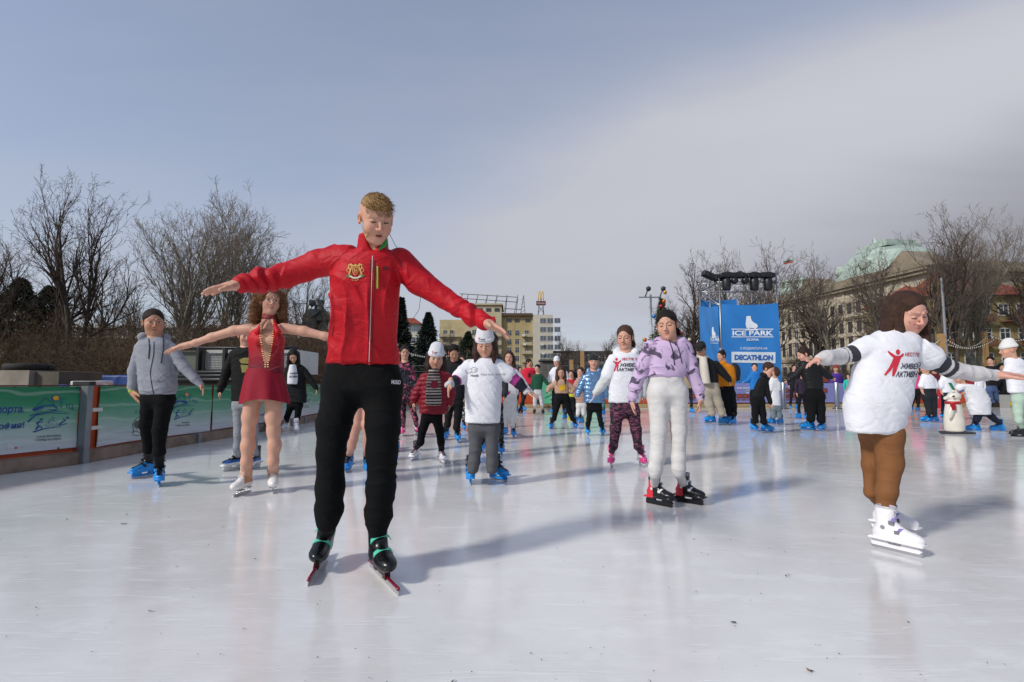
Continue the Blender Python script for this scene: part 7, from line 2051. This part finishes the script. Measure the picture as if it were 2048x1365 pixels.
# ---- the crowd further back
def crowd(key, label, Y, head, tor, aL, aR, gL, gR, fL, fR, **k):
    return person(key, label, Y, head, tor, aL, aR, gL, gR, fL, fR, **k)
flor = nodemat('floral_leggings', '#1a1720', '#a8506c', 20, .52, .58, 1.0)
crowd('glasses', 'woman with glasses in dark patterned top standing behind the instructor', 8.9, (809, 706, 28, 10, 5, 0),
    [(723, 800, 820), (732, 796, 828), (770, 798, 827), (785, 799, 826)], [(800, 740, 6), (797, 762, 5.5), (800, 780, 4)], [(824, 740, 6), (829, 762, 5.5), (826, 782, 4)],
    [(806, 795, 8), (806, 820, 6.5), (806, 835, 6)], [(818, 795, 8), (826, 820, 6.5), (831, 838, 6)], (806, 872, -5), (833, 870, 12), hair=('bun', '#2a1d18'), top=dict(mat=flor, name='top'),
    pants=dict(mat=flor), shoes='pink', u=.9)
b = MB(); c_ = at(809, 704, 8.76)
for q in (-1, 1): b.tube([c_ + np.array((q * .032 + .022 * math.cos(a), 0, .016 * math.sin(a))) for a in np.linspace(0, 2 * math.pi, 11)], .0022, 5, False)
b.tube([c_ + np.array((-.01, 0, 0)), c_ + np.array((.01, 0, 0))], .0022, 5); b.build('glasses', mat('glasses_frame', '#1a1a1c', .4), PEOPLE['glasses']['root'])
crowd('denim', 'child in dark speckled jacket reaching out from behind the instructor', 7.2, (778, 700, 34, 0, 10, 0),
    [(718, 766, 790), (726, 758, 799), (770, 758, 799), (800, 760, 798)], [(763, 740, 8), (757, 768, 8), (760, 790, 6)], [(798, 742, 8.5), (816, 762, 8), (832, 772, 6.5), (837, 775, 5)],
    [(770, 815, 10), (768, 840, 8), (768, 862, 7)], [(788, 815, 10), (790, 840, 8), (792, 862, 7)], (768, 900, 0), (792, 903, 6), hR=(848, 788), hair=('short', '#3a2a20'),
    top=dict(mat=nodemat('speckled_denim', '#1b1d26', '#7c7f8a', 60, .60, .64), name='jacket'), pants=dict(col='#15161a'), u=.84)
crowd('behindtee', 'black haired person almost hidden behind the girl in the long white T-shirt', 7.1, (984, 684, 36, -10, 8, 0),
    [(705, 970, 996), (716, 960, 1006), (760, 962, 1004), (800, 963, 1003)], [(966, 730, 8), (960, 765, 8), (960, 790, 6)], [(1001, 730, 9), (1009, 762, 9), (1010, 785, 8), (1009, 792, 6)],
    [(975, 815, 11), (972, 850, 8.5), (970, 866, 7)], [(996, 815, 11), (1000, 850, 8.5), (1001, 868, 7)], (966, 905, -8), (1002, 911, 5), hair=('short', '#0f0e0e'), hR=(1008, 806),
    top=dict(col='#33353b', name='jacket'), pants=dict(mat=nodemat('camo_leggings', '#17181b', '#5b5d61', 24, .55, .60)), u=.86)
crowd('patterned', 'child in black and white patterned leggings between the two white hats', 10.6, (924, 722, 22, 0, 5, 0),
    [(735, 915, 932), (741, 911, 937), (790, 912, 938)], [(914, 750, 6), (910, 768, 5.5), (911, 785, 4)], [(934, 750, 6), (939, 768, 5.5), (938, 785, 4)],
    [(920, 800, 7.5), (919, 820, 6), (919, 834, 5)], [(930, 800, 7.5), (930, 820, 6), (929, 834, 5)], (917, 858, -8), (928, 861, 8), hair=('long', '#33251e'),
    top=dict(col=WHITE, name='t_shirt'), pants=dict(mat=nodemat('patterned_leggings', '#1a1a1d', '#c8c8cc', 34, .54, .57, 1.0)), u=.8)
p = crowd('longhair', 'long haired girl in white and pink jacket and white trousers, arm stretched out', 9.1, (1018, 716, 28, -4, 4, 0),
    [(735, 1010, 1030), (743, 1004, 1040), (775, 1006, 1039), (790, 1006, 1038)], [(1008, 752, 7), (1006, 772, 6.5), (1012, 788, 5)], [(1036, 750, 7.5), (1049, 770, 7), (1060, 782, 5.5), (1065, 786, 4)],
    [(1016, 805, 9), (1012, 830, 7), (1010, 845, 6)], [(1026, 805, 9), (1025, 830, 8), (1024, 848, 6.5)], (1010, 870, -20), (1027, 876, 6), hR=(1078, 799), hair=('longer', '#3d2a21'), makeup=True,
    top=dict(name='jacket', cf=lambda V: np.where((nz(V, 22, 3) > .55)[:, None], srgb('#b8467e'), srgb('#d6d3d6'))), pants=dict(col='#d3d2cf'), u=.88)
crowd('redtee', 'bearded man in bright red T-shirt looking at his telephone at the far boards', 16.2, (1058, 726, 17, 55, 12, 0),
    [(735, 1052, 1066), (740, 1043, 1074), (755, 1045, 1071), (770, 1047, 1070)], [(1047, 745, 5), (1044, 757, 4), (1053, 757, 3)], [(1071, 745, 5), (1073, 758, 4), (1063, 757, 3)],
    [(1052, 778, 6), (1048, 795, 4.5), (1044, 808, 3.6)], [(1063, 778, 6), (1070, 793, 4.5), (1073, 802, 3.8)], (1041, 827, -30), (1077, 817, 60, 0, -25, .12), hair=('short', '#241a15'), skin='tan',
    top=dict(col='#c9223c', name='t_shirt', short=.8, wr=.006), pants=dict(col='#202126'), shoes='black', u=.98, h=.014)
b = MB(); b.box(at(1059, 751, 15.95), (.04, .008, .07)); b.build('telephone', mat('phone', '#0e0f12', .3), PEOPLE['redtee']['root'])
crowd('greenboy', 'boy in dark green jacket with pale sleeves crouching beside the man in red', 15.4, (1075, 737, 16, -20, 15, 0),
    [(748, 1068, 1083), (753, 1064, 1088), (780, 1066, 1084)], [(1067, 757, 4.5), (1064, 770, 4), (1068, 782, 3)], [(1086, 757, 4.5), (1095, 768, 4), (1101, 775, 3)],
    [(1071, 788, 5.5), (1070, 802, 4.5), (1070, 810, 4)], [(1080, 788, 5.5), (1083, 802, 4.5), (1084, 810, 4)], (1069, 829, -10), (1086, 829, 10), hair=('short', '#1d1714'),
    top=dict(col='#1d4a36', name='jacket'), pants=dict(col='#b9babb'), shoes='black', u=.8, h=.014)
crowd('whitehatman', 'man in white hat and white T-shirt standing behind the girl in beige', 15.7, (1113, 724, 17, -25, 10, 0),
    [(735, 1106, 1124), (741, 1100, 1133), (775, 1103, 1131)], [(1104, 747, 5.5), (1100, 762, 5), (1103, 775, 4)], [(1130, 747, 5.5), (1134, 762, 5), (1130, 775, 4)],
    [(1110, 785, 6.5), (1108, 800, 5), (1107, 808, 4.2)], [(1122, 785, 6.5), (1126, 800, 5), (1127, 808, 4.2)], (1106, 827, -20), (1128, 828, 10), hair=('hat', '#2a1d18', '#e2e2e6', 'none'),
    top=dict(col=WHITE, name='t_shirt', short=.8), pants=dict(col='#1c1e24'), u=.95, h=.014)
p = crowd('beige', 'long haired girl in beige jumper with a yellow print, legs wide apart', 10.7, (1122, 744, 24, 3, 25, 4, -.05),
    [(757, 1112, 1132), (764, 1105, 1139), (788, 1110, 1139)], [(1108, 770, 6.5), (1099, 776, 6), (1096, 782, 4.5)], [(1136, 770, 6.5), (1147, 778, 6), (1143, 785, 4.5)],
    [(1118, 798, 9), (1112, 820, 6.5), (1108, 838, 5.2)], [(1131, 798, 9), (1138, 820, 6.5), (1145, 838, 5.2)], (1103, 858, -18), (1150, 857, 18), hL=(1100, 793), hR=(1134, 790), hair=('longer', '#4a3226'),
    top=dict(col='#b8947e', name='jumper'), pants=dict(col='#0f1013'), u=.8, mouth=.4)
bv = bvh_of(p['top']); print_poly(p['top'], bv, [disc(1124, 777, 7, 5.5), [(1118, 769), (1121, 773), (1124, 768), (1127, 773), (1131, 769), (1130, 776), (1118, 776)]], '#d8a818', 'yellow_print', .01, 1)
crowd('beigecoat', 'small girl in beige padded coat and white trousers holding the skating frame', 12.4, (1161, 744, 20, -20, 10, 0),
    [(756, 1154, 1167), (762, 1149, 1172), (808, 1152, 1173)], [(1152, 768, 5), (1147, 782, 4.5), (1150, 792, 3.5)], [(1170, 768, 5), (1173, 785, 4.5), (1170, 797, 3.5)],
    [(1158, 812, 6.5), (1157, 822, 5), (1156, 828, 4.5)], [(1167, 812, 6.5), (1167, 822, 5), (1167, 828, 4.5)], (1152, 844, -50), (1163, 847, -35), hair=('pony', '#3a2820', 1),
    top=dict(col='#a8887c', name='padded_coat', puff=.07, rough=.6), pants=dict(col='#cfcdca'), u=.74)
crowd('silverblue', 'smiling girl in shiny metallic blue padded coat and black woolly hat', 9.3, (1187, 724, 29, 2, 5, 0),
    [(741, 1178, 1196), (750, 1166, 1208), (778, 1166, 1210), (806, 1167, 1209)], [(1170, 757, 8.5), (1161, 776, 8), (1155, 790, 6)], [(1205, 757, 8.5), (1211, 780, 8), (1210, 795, 6)],
    [(1180, 818, 7.5), (1178, 838, 5.5), (1176, 850, 5)], [(1197, 818, 7.5), (1200, 838, 5.5), (1202, 850, 5)], (1176, 871, 4), (1205, 871, 12), hL=(1151, 803), hR=(1210, 805), hair=('beanie', '#2a1d18', '#131315', 'none'), mouth=.6,
    top=dict(col='#6d8fb4', name='padded_coat', puff=.075, rough=.28, metal=.55, hood=True, bump=2), pants=dict(col='#0f1013'), u=.82)
crowd('redvest', 'child in red top and yellow waistcoat behind the girl in beige', 13.4, (1142, 748, 16, 0, 10, 0),
    [(758, 1136, 1148), (763, 1132, 1152), (795, 1134, 1151)], [(1134, 770, 4.5), (1131, 780, 4), (1133, 788, 3)], [(1150, 770, 4.5), (1153, 780, 4), (1150, 788, 3)],
    [(1138, 800, 5), (1138, 812, 4.2), (1138, 818, 4)], [(1146, 800, 5), (1147, 812, 4.2), (1147, 818, 4)], (1130, 838, -30), (1146, 839, -10), hair=('short', '#2a1d18'),
    top=dict(name='waistcoat', cf=lambda V: np.where((topx(V)[1] < 776)[:, None], srgb('#b82534'), srgb('#c8d02a'))), pants=dict(col='#1c1d20'), u=.7)
p = crowd('bomber', 'man in black bomber jacket, cream hoodie, black cap and beige cargo trousers', 11.6, (1402, 698, 30, -12, 32, 4, -.1),
    [(716, 1394, 1418), (724, 1388, 1431), (748, 1390, 1436), (766, 1398, 1438)], [(1392, 732, 9), (1387, 752, 9), (1390, 770, 7)], [(1431, 730, 9.5), (1445, 745, 9), (1456, 757, 7), (1459, 762, 5)],
    [(1412, 785, 12.5), (1418, 808, 10), (1424, 826, 7.5)], [(1428, 785, 12.5), (1437, 808, 10), (1443, 826, 7.5)], (1421, 846, -62), (1447, 849, 48), hR=(1463, 772), hair=('cap', '#1d1815', '#101114'), skin='tan',
    top=dict(col='#17171a', name='bomber_jacket', hood=False), pants=dict(col='#a39a8a'), u=1.0)
F = Field(); F.u(loft([(at(1406, 714, 11.47), .07, .09), (at(1407, 730, 11.46), .085, .13), (at(1411, 768, 11.48), .10, .13)]))
F.u(ell(at(1406, 714, 11.56), (.13, .12, .05)), .03)
V, Q = surface(F, *lo_hi([at(1405, 712, 11.4), at(1412, 770, 11.4)], .25), .013); worldpart('cream_hoodie', V, Q, mat('cloth_cream', '#c9c2b4', .85, bump=.5), p['root'])
p = crowd('orange', 'person in orange jacket with black backpack standing by the blue banner', 12.0, (1443, 712, 22, -45, 10, 0),
    [(726, 1438, 1454), (733, 1435, 1468), (755, 1434, 1472), (773, 1436, 1470)], [(1440, 740, 6.5), (1437, 758, 6.5), (1441, 770, 5)], [(1464, 740, 7), (1466, 760, 6.5), (1461, 772, 5)],
    [(1448, 790, 9.5), (1455, 812, 7), (1458, 826, 6)], [(1462, 790, 9.5), (1467, 812, 7), (1468, 828, 6)], (1456, 846, -55), (1467, 850, -20), hR=(1459, 784), hair=('bun', '#1b1613'),
    top=dict(col='#cf7e16', name='jacket', collar='high'), pants=dict(col='#101216'), u=.95)
F = Field(); F.u(ell(at(1470, 745, 12.1), (.12, .14, .22))); F.u(rbox(at(1469, 748, 12.1), (.09, .12, .17), .04), .03)
V, Q = surface(F, *lo_hi([at(1470, 745, 12.1)], .35), .016); tag(link('backpack', mesh_np('backpack', V, Q), mat('backpack', '#131418', .7)), 'black backpack worn on the shoulders of the person in orange', 'backpack')
p = crowd('bluejacket', 'person in bright blue jacket standing at the far boards below the banner', 18.2, (1509, 735, 17, 0, 0, 0),
    [(743, 1503, 1516), (748, 1498, 1521), (780, 1500, 1520)], [(1501, 755, 5), (1494, 762, 4.5), (1489, 764, 3.5)], [(1519, 755, 5), (1523, 767, 4.5), (1520, 776, 3.5)],
    [(1505, 787, 5.5), (1504, 800, 4.5), (1504, 806, 4)], [(1514, 787, 5.5), (1514, 800, 4.5), (1514, 806, 4)], (1504, 820, 0), (1514, 821, 10), hL=(1485, 765), hair=('short', '#14110f'),
    top=dict(col='#1f6fb8', name='jacket', hood=True), pants=dict(col='#14161c'), u=.9, h=.016)
crowd('blackboyright', 'boy in black hoodie and black trousers skating sideways, looking down', 9.85, (1537, 738, 27, 62, 28, 0, 0),
    [(750, 1526, 1543), (758, 1516, 1540), (778, 1507, 1532), (796, 1503, 1530)], None, [(1530, 764, 7.5), (1535, 788, 6), (1541, 806, 4.5)],
    [(1511, 805, 9), (1510, 828, 7.2), (1511, 842, 6)], [(1521, 805, 9), (1526, 828, 7.2), (1527, 844, 6)], (1508, 862, 30), (1534, 865, 62), hR=(1544, 818), hair=('short', '#3a271d'),
    top=dict(col='#0d0e10', name='hoodie', hood=True), pants=dict(col='#0d0e11'), u=.84, fwd=60)
crowd('whitechild', 'child in long white T-shirt and grey jeans just behind the boy in black', 11.7, (1549, 744, 20, -55, 15, 0),
    [(754, 1541, 1554), (761, 1538, 1558), (790, 1539, 1560), (812, 1538, 1562)], [(1543, 768, 6), (1540, 782, 5), (1541, 792, 4)], [(1555, 768, 6), (1556, 782, 5), (1554, 794, 4)],
    [(1546, 818, 6.5), (1546, 828, 5.2), (1547, 833, 5)], [(1556, 818, 6.5), (1558, 828, 5.2), (1559, 833, 5)], (1543, 848, -60), (1561, 849, -35), hair=('bob', '#3d2a20'),
    top=dict(col='#d9dade', name='t_shirt', short=.8), sleeve=dict(col='#6e7479'), pants=dict(col='#6d7a80'), u=.76)
crowd('quilted', 'woman in dark quilted jacket and black trousers leaning left with arms out', 10.2, (1607, 709, 29, -62, 24, 0, 0),
    [(722, 1600, 1624), (731, 1597, 1637), (750, 1602, 1643), (768, 1609, 1646), (779, 1611, 1646)], [(1605, 736, 8.5), (1591, 752, 7.5), (1580, 759, 6), (1576, 761, 4.5)], [(1634, 736, 9), (1648, 747, 8), (1658, 753, 6), (1662, 755, 5)],
    [(1622, 795, 14), (1623, 818, 10), (1622, 838, 8)], [(1636, 795, 13), (1641, 818, 10), (1642, 840, 8)], (1617, 861, -62), (1645, 863, -22), hL=(1568, 768), hR=(1672, 762), hair=('bun', '#2e211a'), skin='rosy',
    top=dict(col='#141517', name='quilted_jacket', puff=.045, rough=.55), pants=dict(col='#0e0f11'), u=1.0, fwd=-60)
crowd('purple', 'child in purple jacket and red hat watching from the outside of the boards', 21.5, (1672, 738, 14, -10, 0, 0),
    [(747, 1664, 1680), (752, 1660, 1685), (790, 1662, 1684)], [(1663, 760, 4), (1661, 772, 4), (1662, 782, 3)], [(1683, 760, 4), (1685, 772, 4), (1684, 782, 3)], [(1668, 795, 5), (1668, 806, 4)], [(1678, 795, 5), (1678, 806, 4)],
    None, None, hair=('beanie', '#222222', '#8c2a24', 'none'), top=dict(col='#4a2f8c', name='jacket'), pants=dict(col='#1c1d20'), u=.8, h=.018)
crowd('pinkkid', 'child in bright pink jacket with back to the far boards beside the big T-shirt', 16.8, (1832, 740, 16, 20, 5, 0),
    [(750, 1825, 1838), (755, 1820, 1842), (778, 1822, 1842)], [(1823, 760, 4.5), (1821, 772, 4.5), (1823, 780, 3.5)], [(1840, 760, 4.5), (1842, 772, 4.5), (1840, 782, 3.5)],
    [(1827, 786, 5.5), (1826, 797, 4.5), (1825, 804, 4)], [(1836, 786, 5.5), (1836, 797, 4.5), (1836, 804, 4)], (1823, 821, -30), (1836, 822, -30), hair=('long', '#3a271d'), top=dict(col='#d8457e', name='jacket'), pants=dict(col='#1b1617'), u=.78, h=.014)
crowd('greytrouser', 'child in white T-shirt and dark jeans skating left below the outstretched arm', 12.4, (1850, 736, 22, -40, 15, 0),
    [(748, 1844, 1860), (755, 1841, 1868), (778, 1843, 1872)], [(1846, 762, 5.5), (1842, 774, 5), (1845, 784, 4)], [(1866, 762, 6), (1872, 776, 5.5), (1870, 786, 4)],
    [(1853, 795, 9), (1857, 812, 7), (1859, 824, 6)], [(1864, 795, 9), (1867, 812, 7), (1867, 824, 6)], (1854, 844, -62), (1868, 845, -55), hair=('short', '#2a1d18'), top=dict(col=WHITE, name='t_shirt', short=.8), pants=dict(col='#22262a'), u=.85)
crowd('pusher', 'child in big white T-shirt bending forward to push the white skating aid', 10.1, (1917, 756, 24, -50, 30, 0),
    [(768, 1912, 1940), (776, 1922, 1966), (798, 1933, 1978), (820, 1938, 1981), (830, 1941, 1981)], [(1925, 772, 7), (1917, 778, 6), (1912, 782, 4)], [(1950, 778, 7), (1938, 786, 6), (1928, 786, 4)],
    [(1956, 826, 8), (1955, 836, 6.5), (1953, 840, 6)], [(1974, 826, 8), (1984, 834, 6.5), (1990, 840, 6)], (1948, 864, -66), (1997, 864, -58), hL=(1906, 788), hR=(1918, 790), hair=('short', '#3d2a20'),
    top=dict(col=WHITE, name='t_shirt', short=.8, wr=.01), pants=dict(col='#1d2233'), u=.84)
p = crowd('greenprint', 'child in white T-shirt with a green sash standing behind the skating aid', 13.2, (1893, 737, 20, 0, 10, 0),
    [(749, 1885, 1901), (756, 1881, 1908), (786, 1882, 1912)], [(1884, 764, 5.5), (1881, 776, 5), (1884, 786, 4)], [(1906, 764, 5.5), (1913, 776, 5), (1914, 788, 4)],
    [(1890, 795, 7), (1889, 810, 5.5), (1888, 820, 5)], [(1903, 795, 7), (1906, 810, 5.5), (1908, 820, 5)], (1886, 837, -20), (1912, 838, 10), hair=('short', '#2a1d18'), top=dict(col=WHITE, name='t_shirt', short=.8), pants=dict(col='#1d2a33'), u=.82)
print_poly(p['top'], bvh_of(p['top']), [[(1896, 766), (1903, 766), (1911, 780), (1905, 780)]], '#1f7d4c', 'sash', .012)
crowd('whitehatright', 'girl in white hat and loose white T-shirt seen from the side at the right edge', 9.1, (2017, 700, 34, -64, 10, 0),
    [(715, 2012, 2036), (724, 2010, 2050), (755, 2014, 2056), (786, 2018, 2058)], [(2020, 735, 8), (2012, 752, 7), (2003, 752, 5)], [(2044, 735, 9), (2040, 755, 7.5), (2022, 750, 5)],
    [(2036, 800, 11), (2036, 825, 8.5), (2038, 842, 7)], [(2048, 800, 11), (2052, 825, 8.5), (2053, 842, 7)], (2040, 876, -60), (2056, 872, -40), hL=(1990, 742), hair=('hat', '#2b2430', '#e4e4e0', 'none'),
    top=dict(col=WHITE, name='t_shirt', short=.85), pants=dict(col='#a9bfae'), shoes='black', u=.88, fwd=-60)
crowd('spectatorman', 'dark haired man in black jacket and blue jeans leaning at the far right boards', 20.2, (1981, 722, 18, -10, 15, 0),
    [(732, 1974, 1990), (738, 1968, 1996), (772, 1971, 1994)], [(1971, 746, 5.5), (1969, 758, 5), (1976, 766, 4)], [(1993, 746, 5.5), (1998, 760, 5), (1992, 772, 4)],
    [(1977, 782, 6.5), (1982, 797, 5), (1986, 804, 4.2)], [(1988, 782, 6.5), (1995, 797, 5), (2000, 804, 4.2)], (1985, 815, -10), (2001, 815, 10), hair=('short', '#15110f'), top=dict(col='#15161a', name='jacket'), pants=dict(col='#46587a'), shoes='black', u=.98, h=.018)
crowd('spectator2', 'person in black coat bending over beside the man in jeans at the far right', 20.4, (2003, 735, 16, 20, 20, 0),
    [(744, 1998, 2012), (750, 1994, 2018), (780, 1997, 2016)], [(1997, 757, 5), (1994, 770, 4.5), (1997, 780, 3.5)], [(2016, 757, 5), (2020, 770, 4.5), (2018, 780, 3.5)],
    [(2003, 788, 5.5), (2003, 800, 4.5), (2003, 805, 4)], [(2012, 788, 5.5), (2013, 800, 4.5), (2013, 805, 4)], (2003, 815, 0), (2016, 815, 10), hair=('long', '#1a1411'), top=dict(col='#1b1b1f', name='coat'), pants=dict(col='#17181c'), u=.9, h=.018)
crowd('seatedred', 'person in dark red top between the boards and the girl in pink', 20.0, (1868, 738, 16, 0, 10, 0),
    [(747, 1862, 1875), (753, 1858, 1880), (785, 1860, 1878)], [(1860, 760, 4.5), (1858, 772, 4), (1860, 782, 3.2)], [(1878, 760, 4.5), (1880, 772, 4), (1878, 782, 3.2)], [(1865, 790, 5), (1865, 800, 4.2)], [(1873, 790, 5), (1873, 800, 4.2)],
    (1864, 815, 0), (1874, 815, 0), hair=('short', '#1a1411'), top=dict(col='#5a1a22', name='jacket'), pants=dict(col='#17181c'), shoes='black', u=.85, h=.018)

def extra(key, label, cx, fy, hm, tcol, pcol, head='short', hcol='#231a15', hatc=None, face=0, shoes='blue', lean=0, bend=0.0):
    """someone in the far crowd, laid out from a standing figure of height hm"""
    Y = gnd(cx, fy)[1]; k = FPX / Y; top = fy - (hm + .05) * k; H_ = hm * k; u = hm / 1.72; yy = lambda f: top + H_ * f
    hh_ = H_ * .135; sw = H_ * .118; hw = H_ * .085
    hair = ('hat', hcol, hatc, 'none') if hatc else (head, hcol)
    return person(key, label, Y, (cx + lean, yy(.075), hh_, face, 12, 0), [(yy(.165), cx - sw * .5 + lean, cx + sw * .5 + lean), (yy(.19), cx - sw * .95 + lean * .8, cx + sw * .95 + lean * .8), (yy(.38), cx - hw * 1.05, cx + hw * 1.05), (yy(.52), cx - hw * 1.1, cx + hw * 1.1)],
        [(cx - sw * .9 + lean * .7, yy(.215), H_ * .034), (cx - sw * (1.15 + bend), yy(.36), H_ * .031), (cx - sw * (1.0 + 1.6 * bend), yy(.48), H_ * .022)], [(cx + sw * .9 + lean * .7, yy(.215), H_ * .034), (cx + sw * (1.15 + bend), yy(.36), H_ * .031), (cx + sw * (1.05 + 1.6 * bend), yy(.48), H_ * .022)],
        [(cx - hw * .55, yy(.54), H_ * .050), (cx - hw * .75, yy(.72), H_ * .038), (cx - hw * .85, yy(.86), H_ * .030)], [(cx + hw * .55, yy(.54), H_ * .050), (cx + hw * .75, yy(.72), H_ * .038), (cx + hw * .95, yy(.86), H_ * .030)],
        (cx - hw * .9, fy, face - 15), (cx + hw * 1.0, fy, face + 12), hair=hair, top=dict(col=tcol, name='jacket'), pants=dict(col=pcol), shoes=shoes, u=u, h=max(.013, Y * .0009))
extra('teal', 'child in turquoise jacket at the far boards just left of the big T-shirt', 1697, 819, 1.25, '#2fae9e', '#1a1b20', 'long', face=-20)
extra('duskpurple', 'child in dark plum jacket half hidden behind the woman in the quilted jacket', 1604, 838, 1.25, '#2c2033', '#141418', face=-30)
extra('navychild', 'child in navy blue coat gliding far back between the beige girl and the blue coat', 1228, 824, 1.35, '#22304e', '#2a5a68', 'long', face=10, bend=.3)
extra('greenskater', 'far skater in teal trousers behind the girl in the white hood', 1214, 829, 1.4, '#c8c4bc', '#2e6f72', 'pony', face=-10)
extra('beigejacket', 'far skater in beige jacket left of the man in the bomber jacket', 1376, 826, 1.5, '#9a8a70', '#23252b', face=15)
extra('darkcoat', 'far skater in a black coat standing before the chocolate banner', 1588, 819, 1.6, '#141519', '#1b1c20', 'bun', face=20)
extra('rednavy', 'child in red and navy at the far boards below the raised arm', 1944, 817, 1.3, '#8a1f28', '#1f2a48', face=-10)
extra('whitetop', 'far child in white top and dark leggings near the right edge', 1960, 822, 1.25, '#dcdde2', '#1a1b20', 'pony', face=-20)
extra('blackcap', 'man in black jacket standing at the far right boards beside the grey crate', 2034, 817, 1.72, '#17181c', '#2c2e35', face=-15, shoes='black')
extra('furtherblue', 'far skater in a blue and black top between the two white hats', 946, 826, 1.4, '#2a4f86', '#1b1c20', face=0)
extra('maroon', 'far skater in maroon jacket behind the long haired girl', 1040, 822, 1.5, '#5c2030', '#17181c', 'long', face=25)
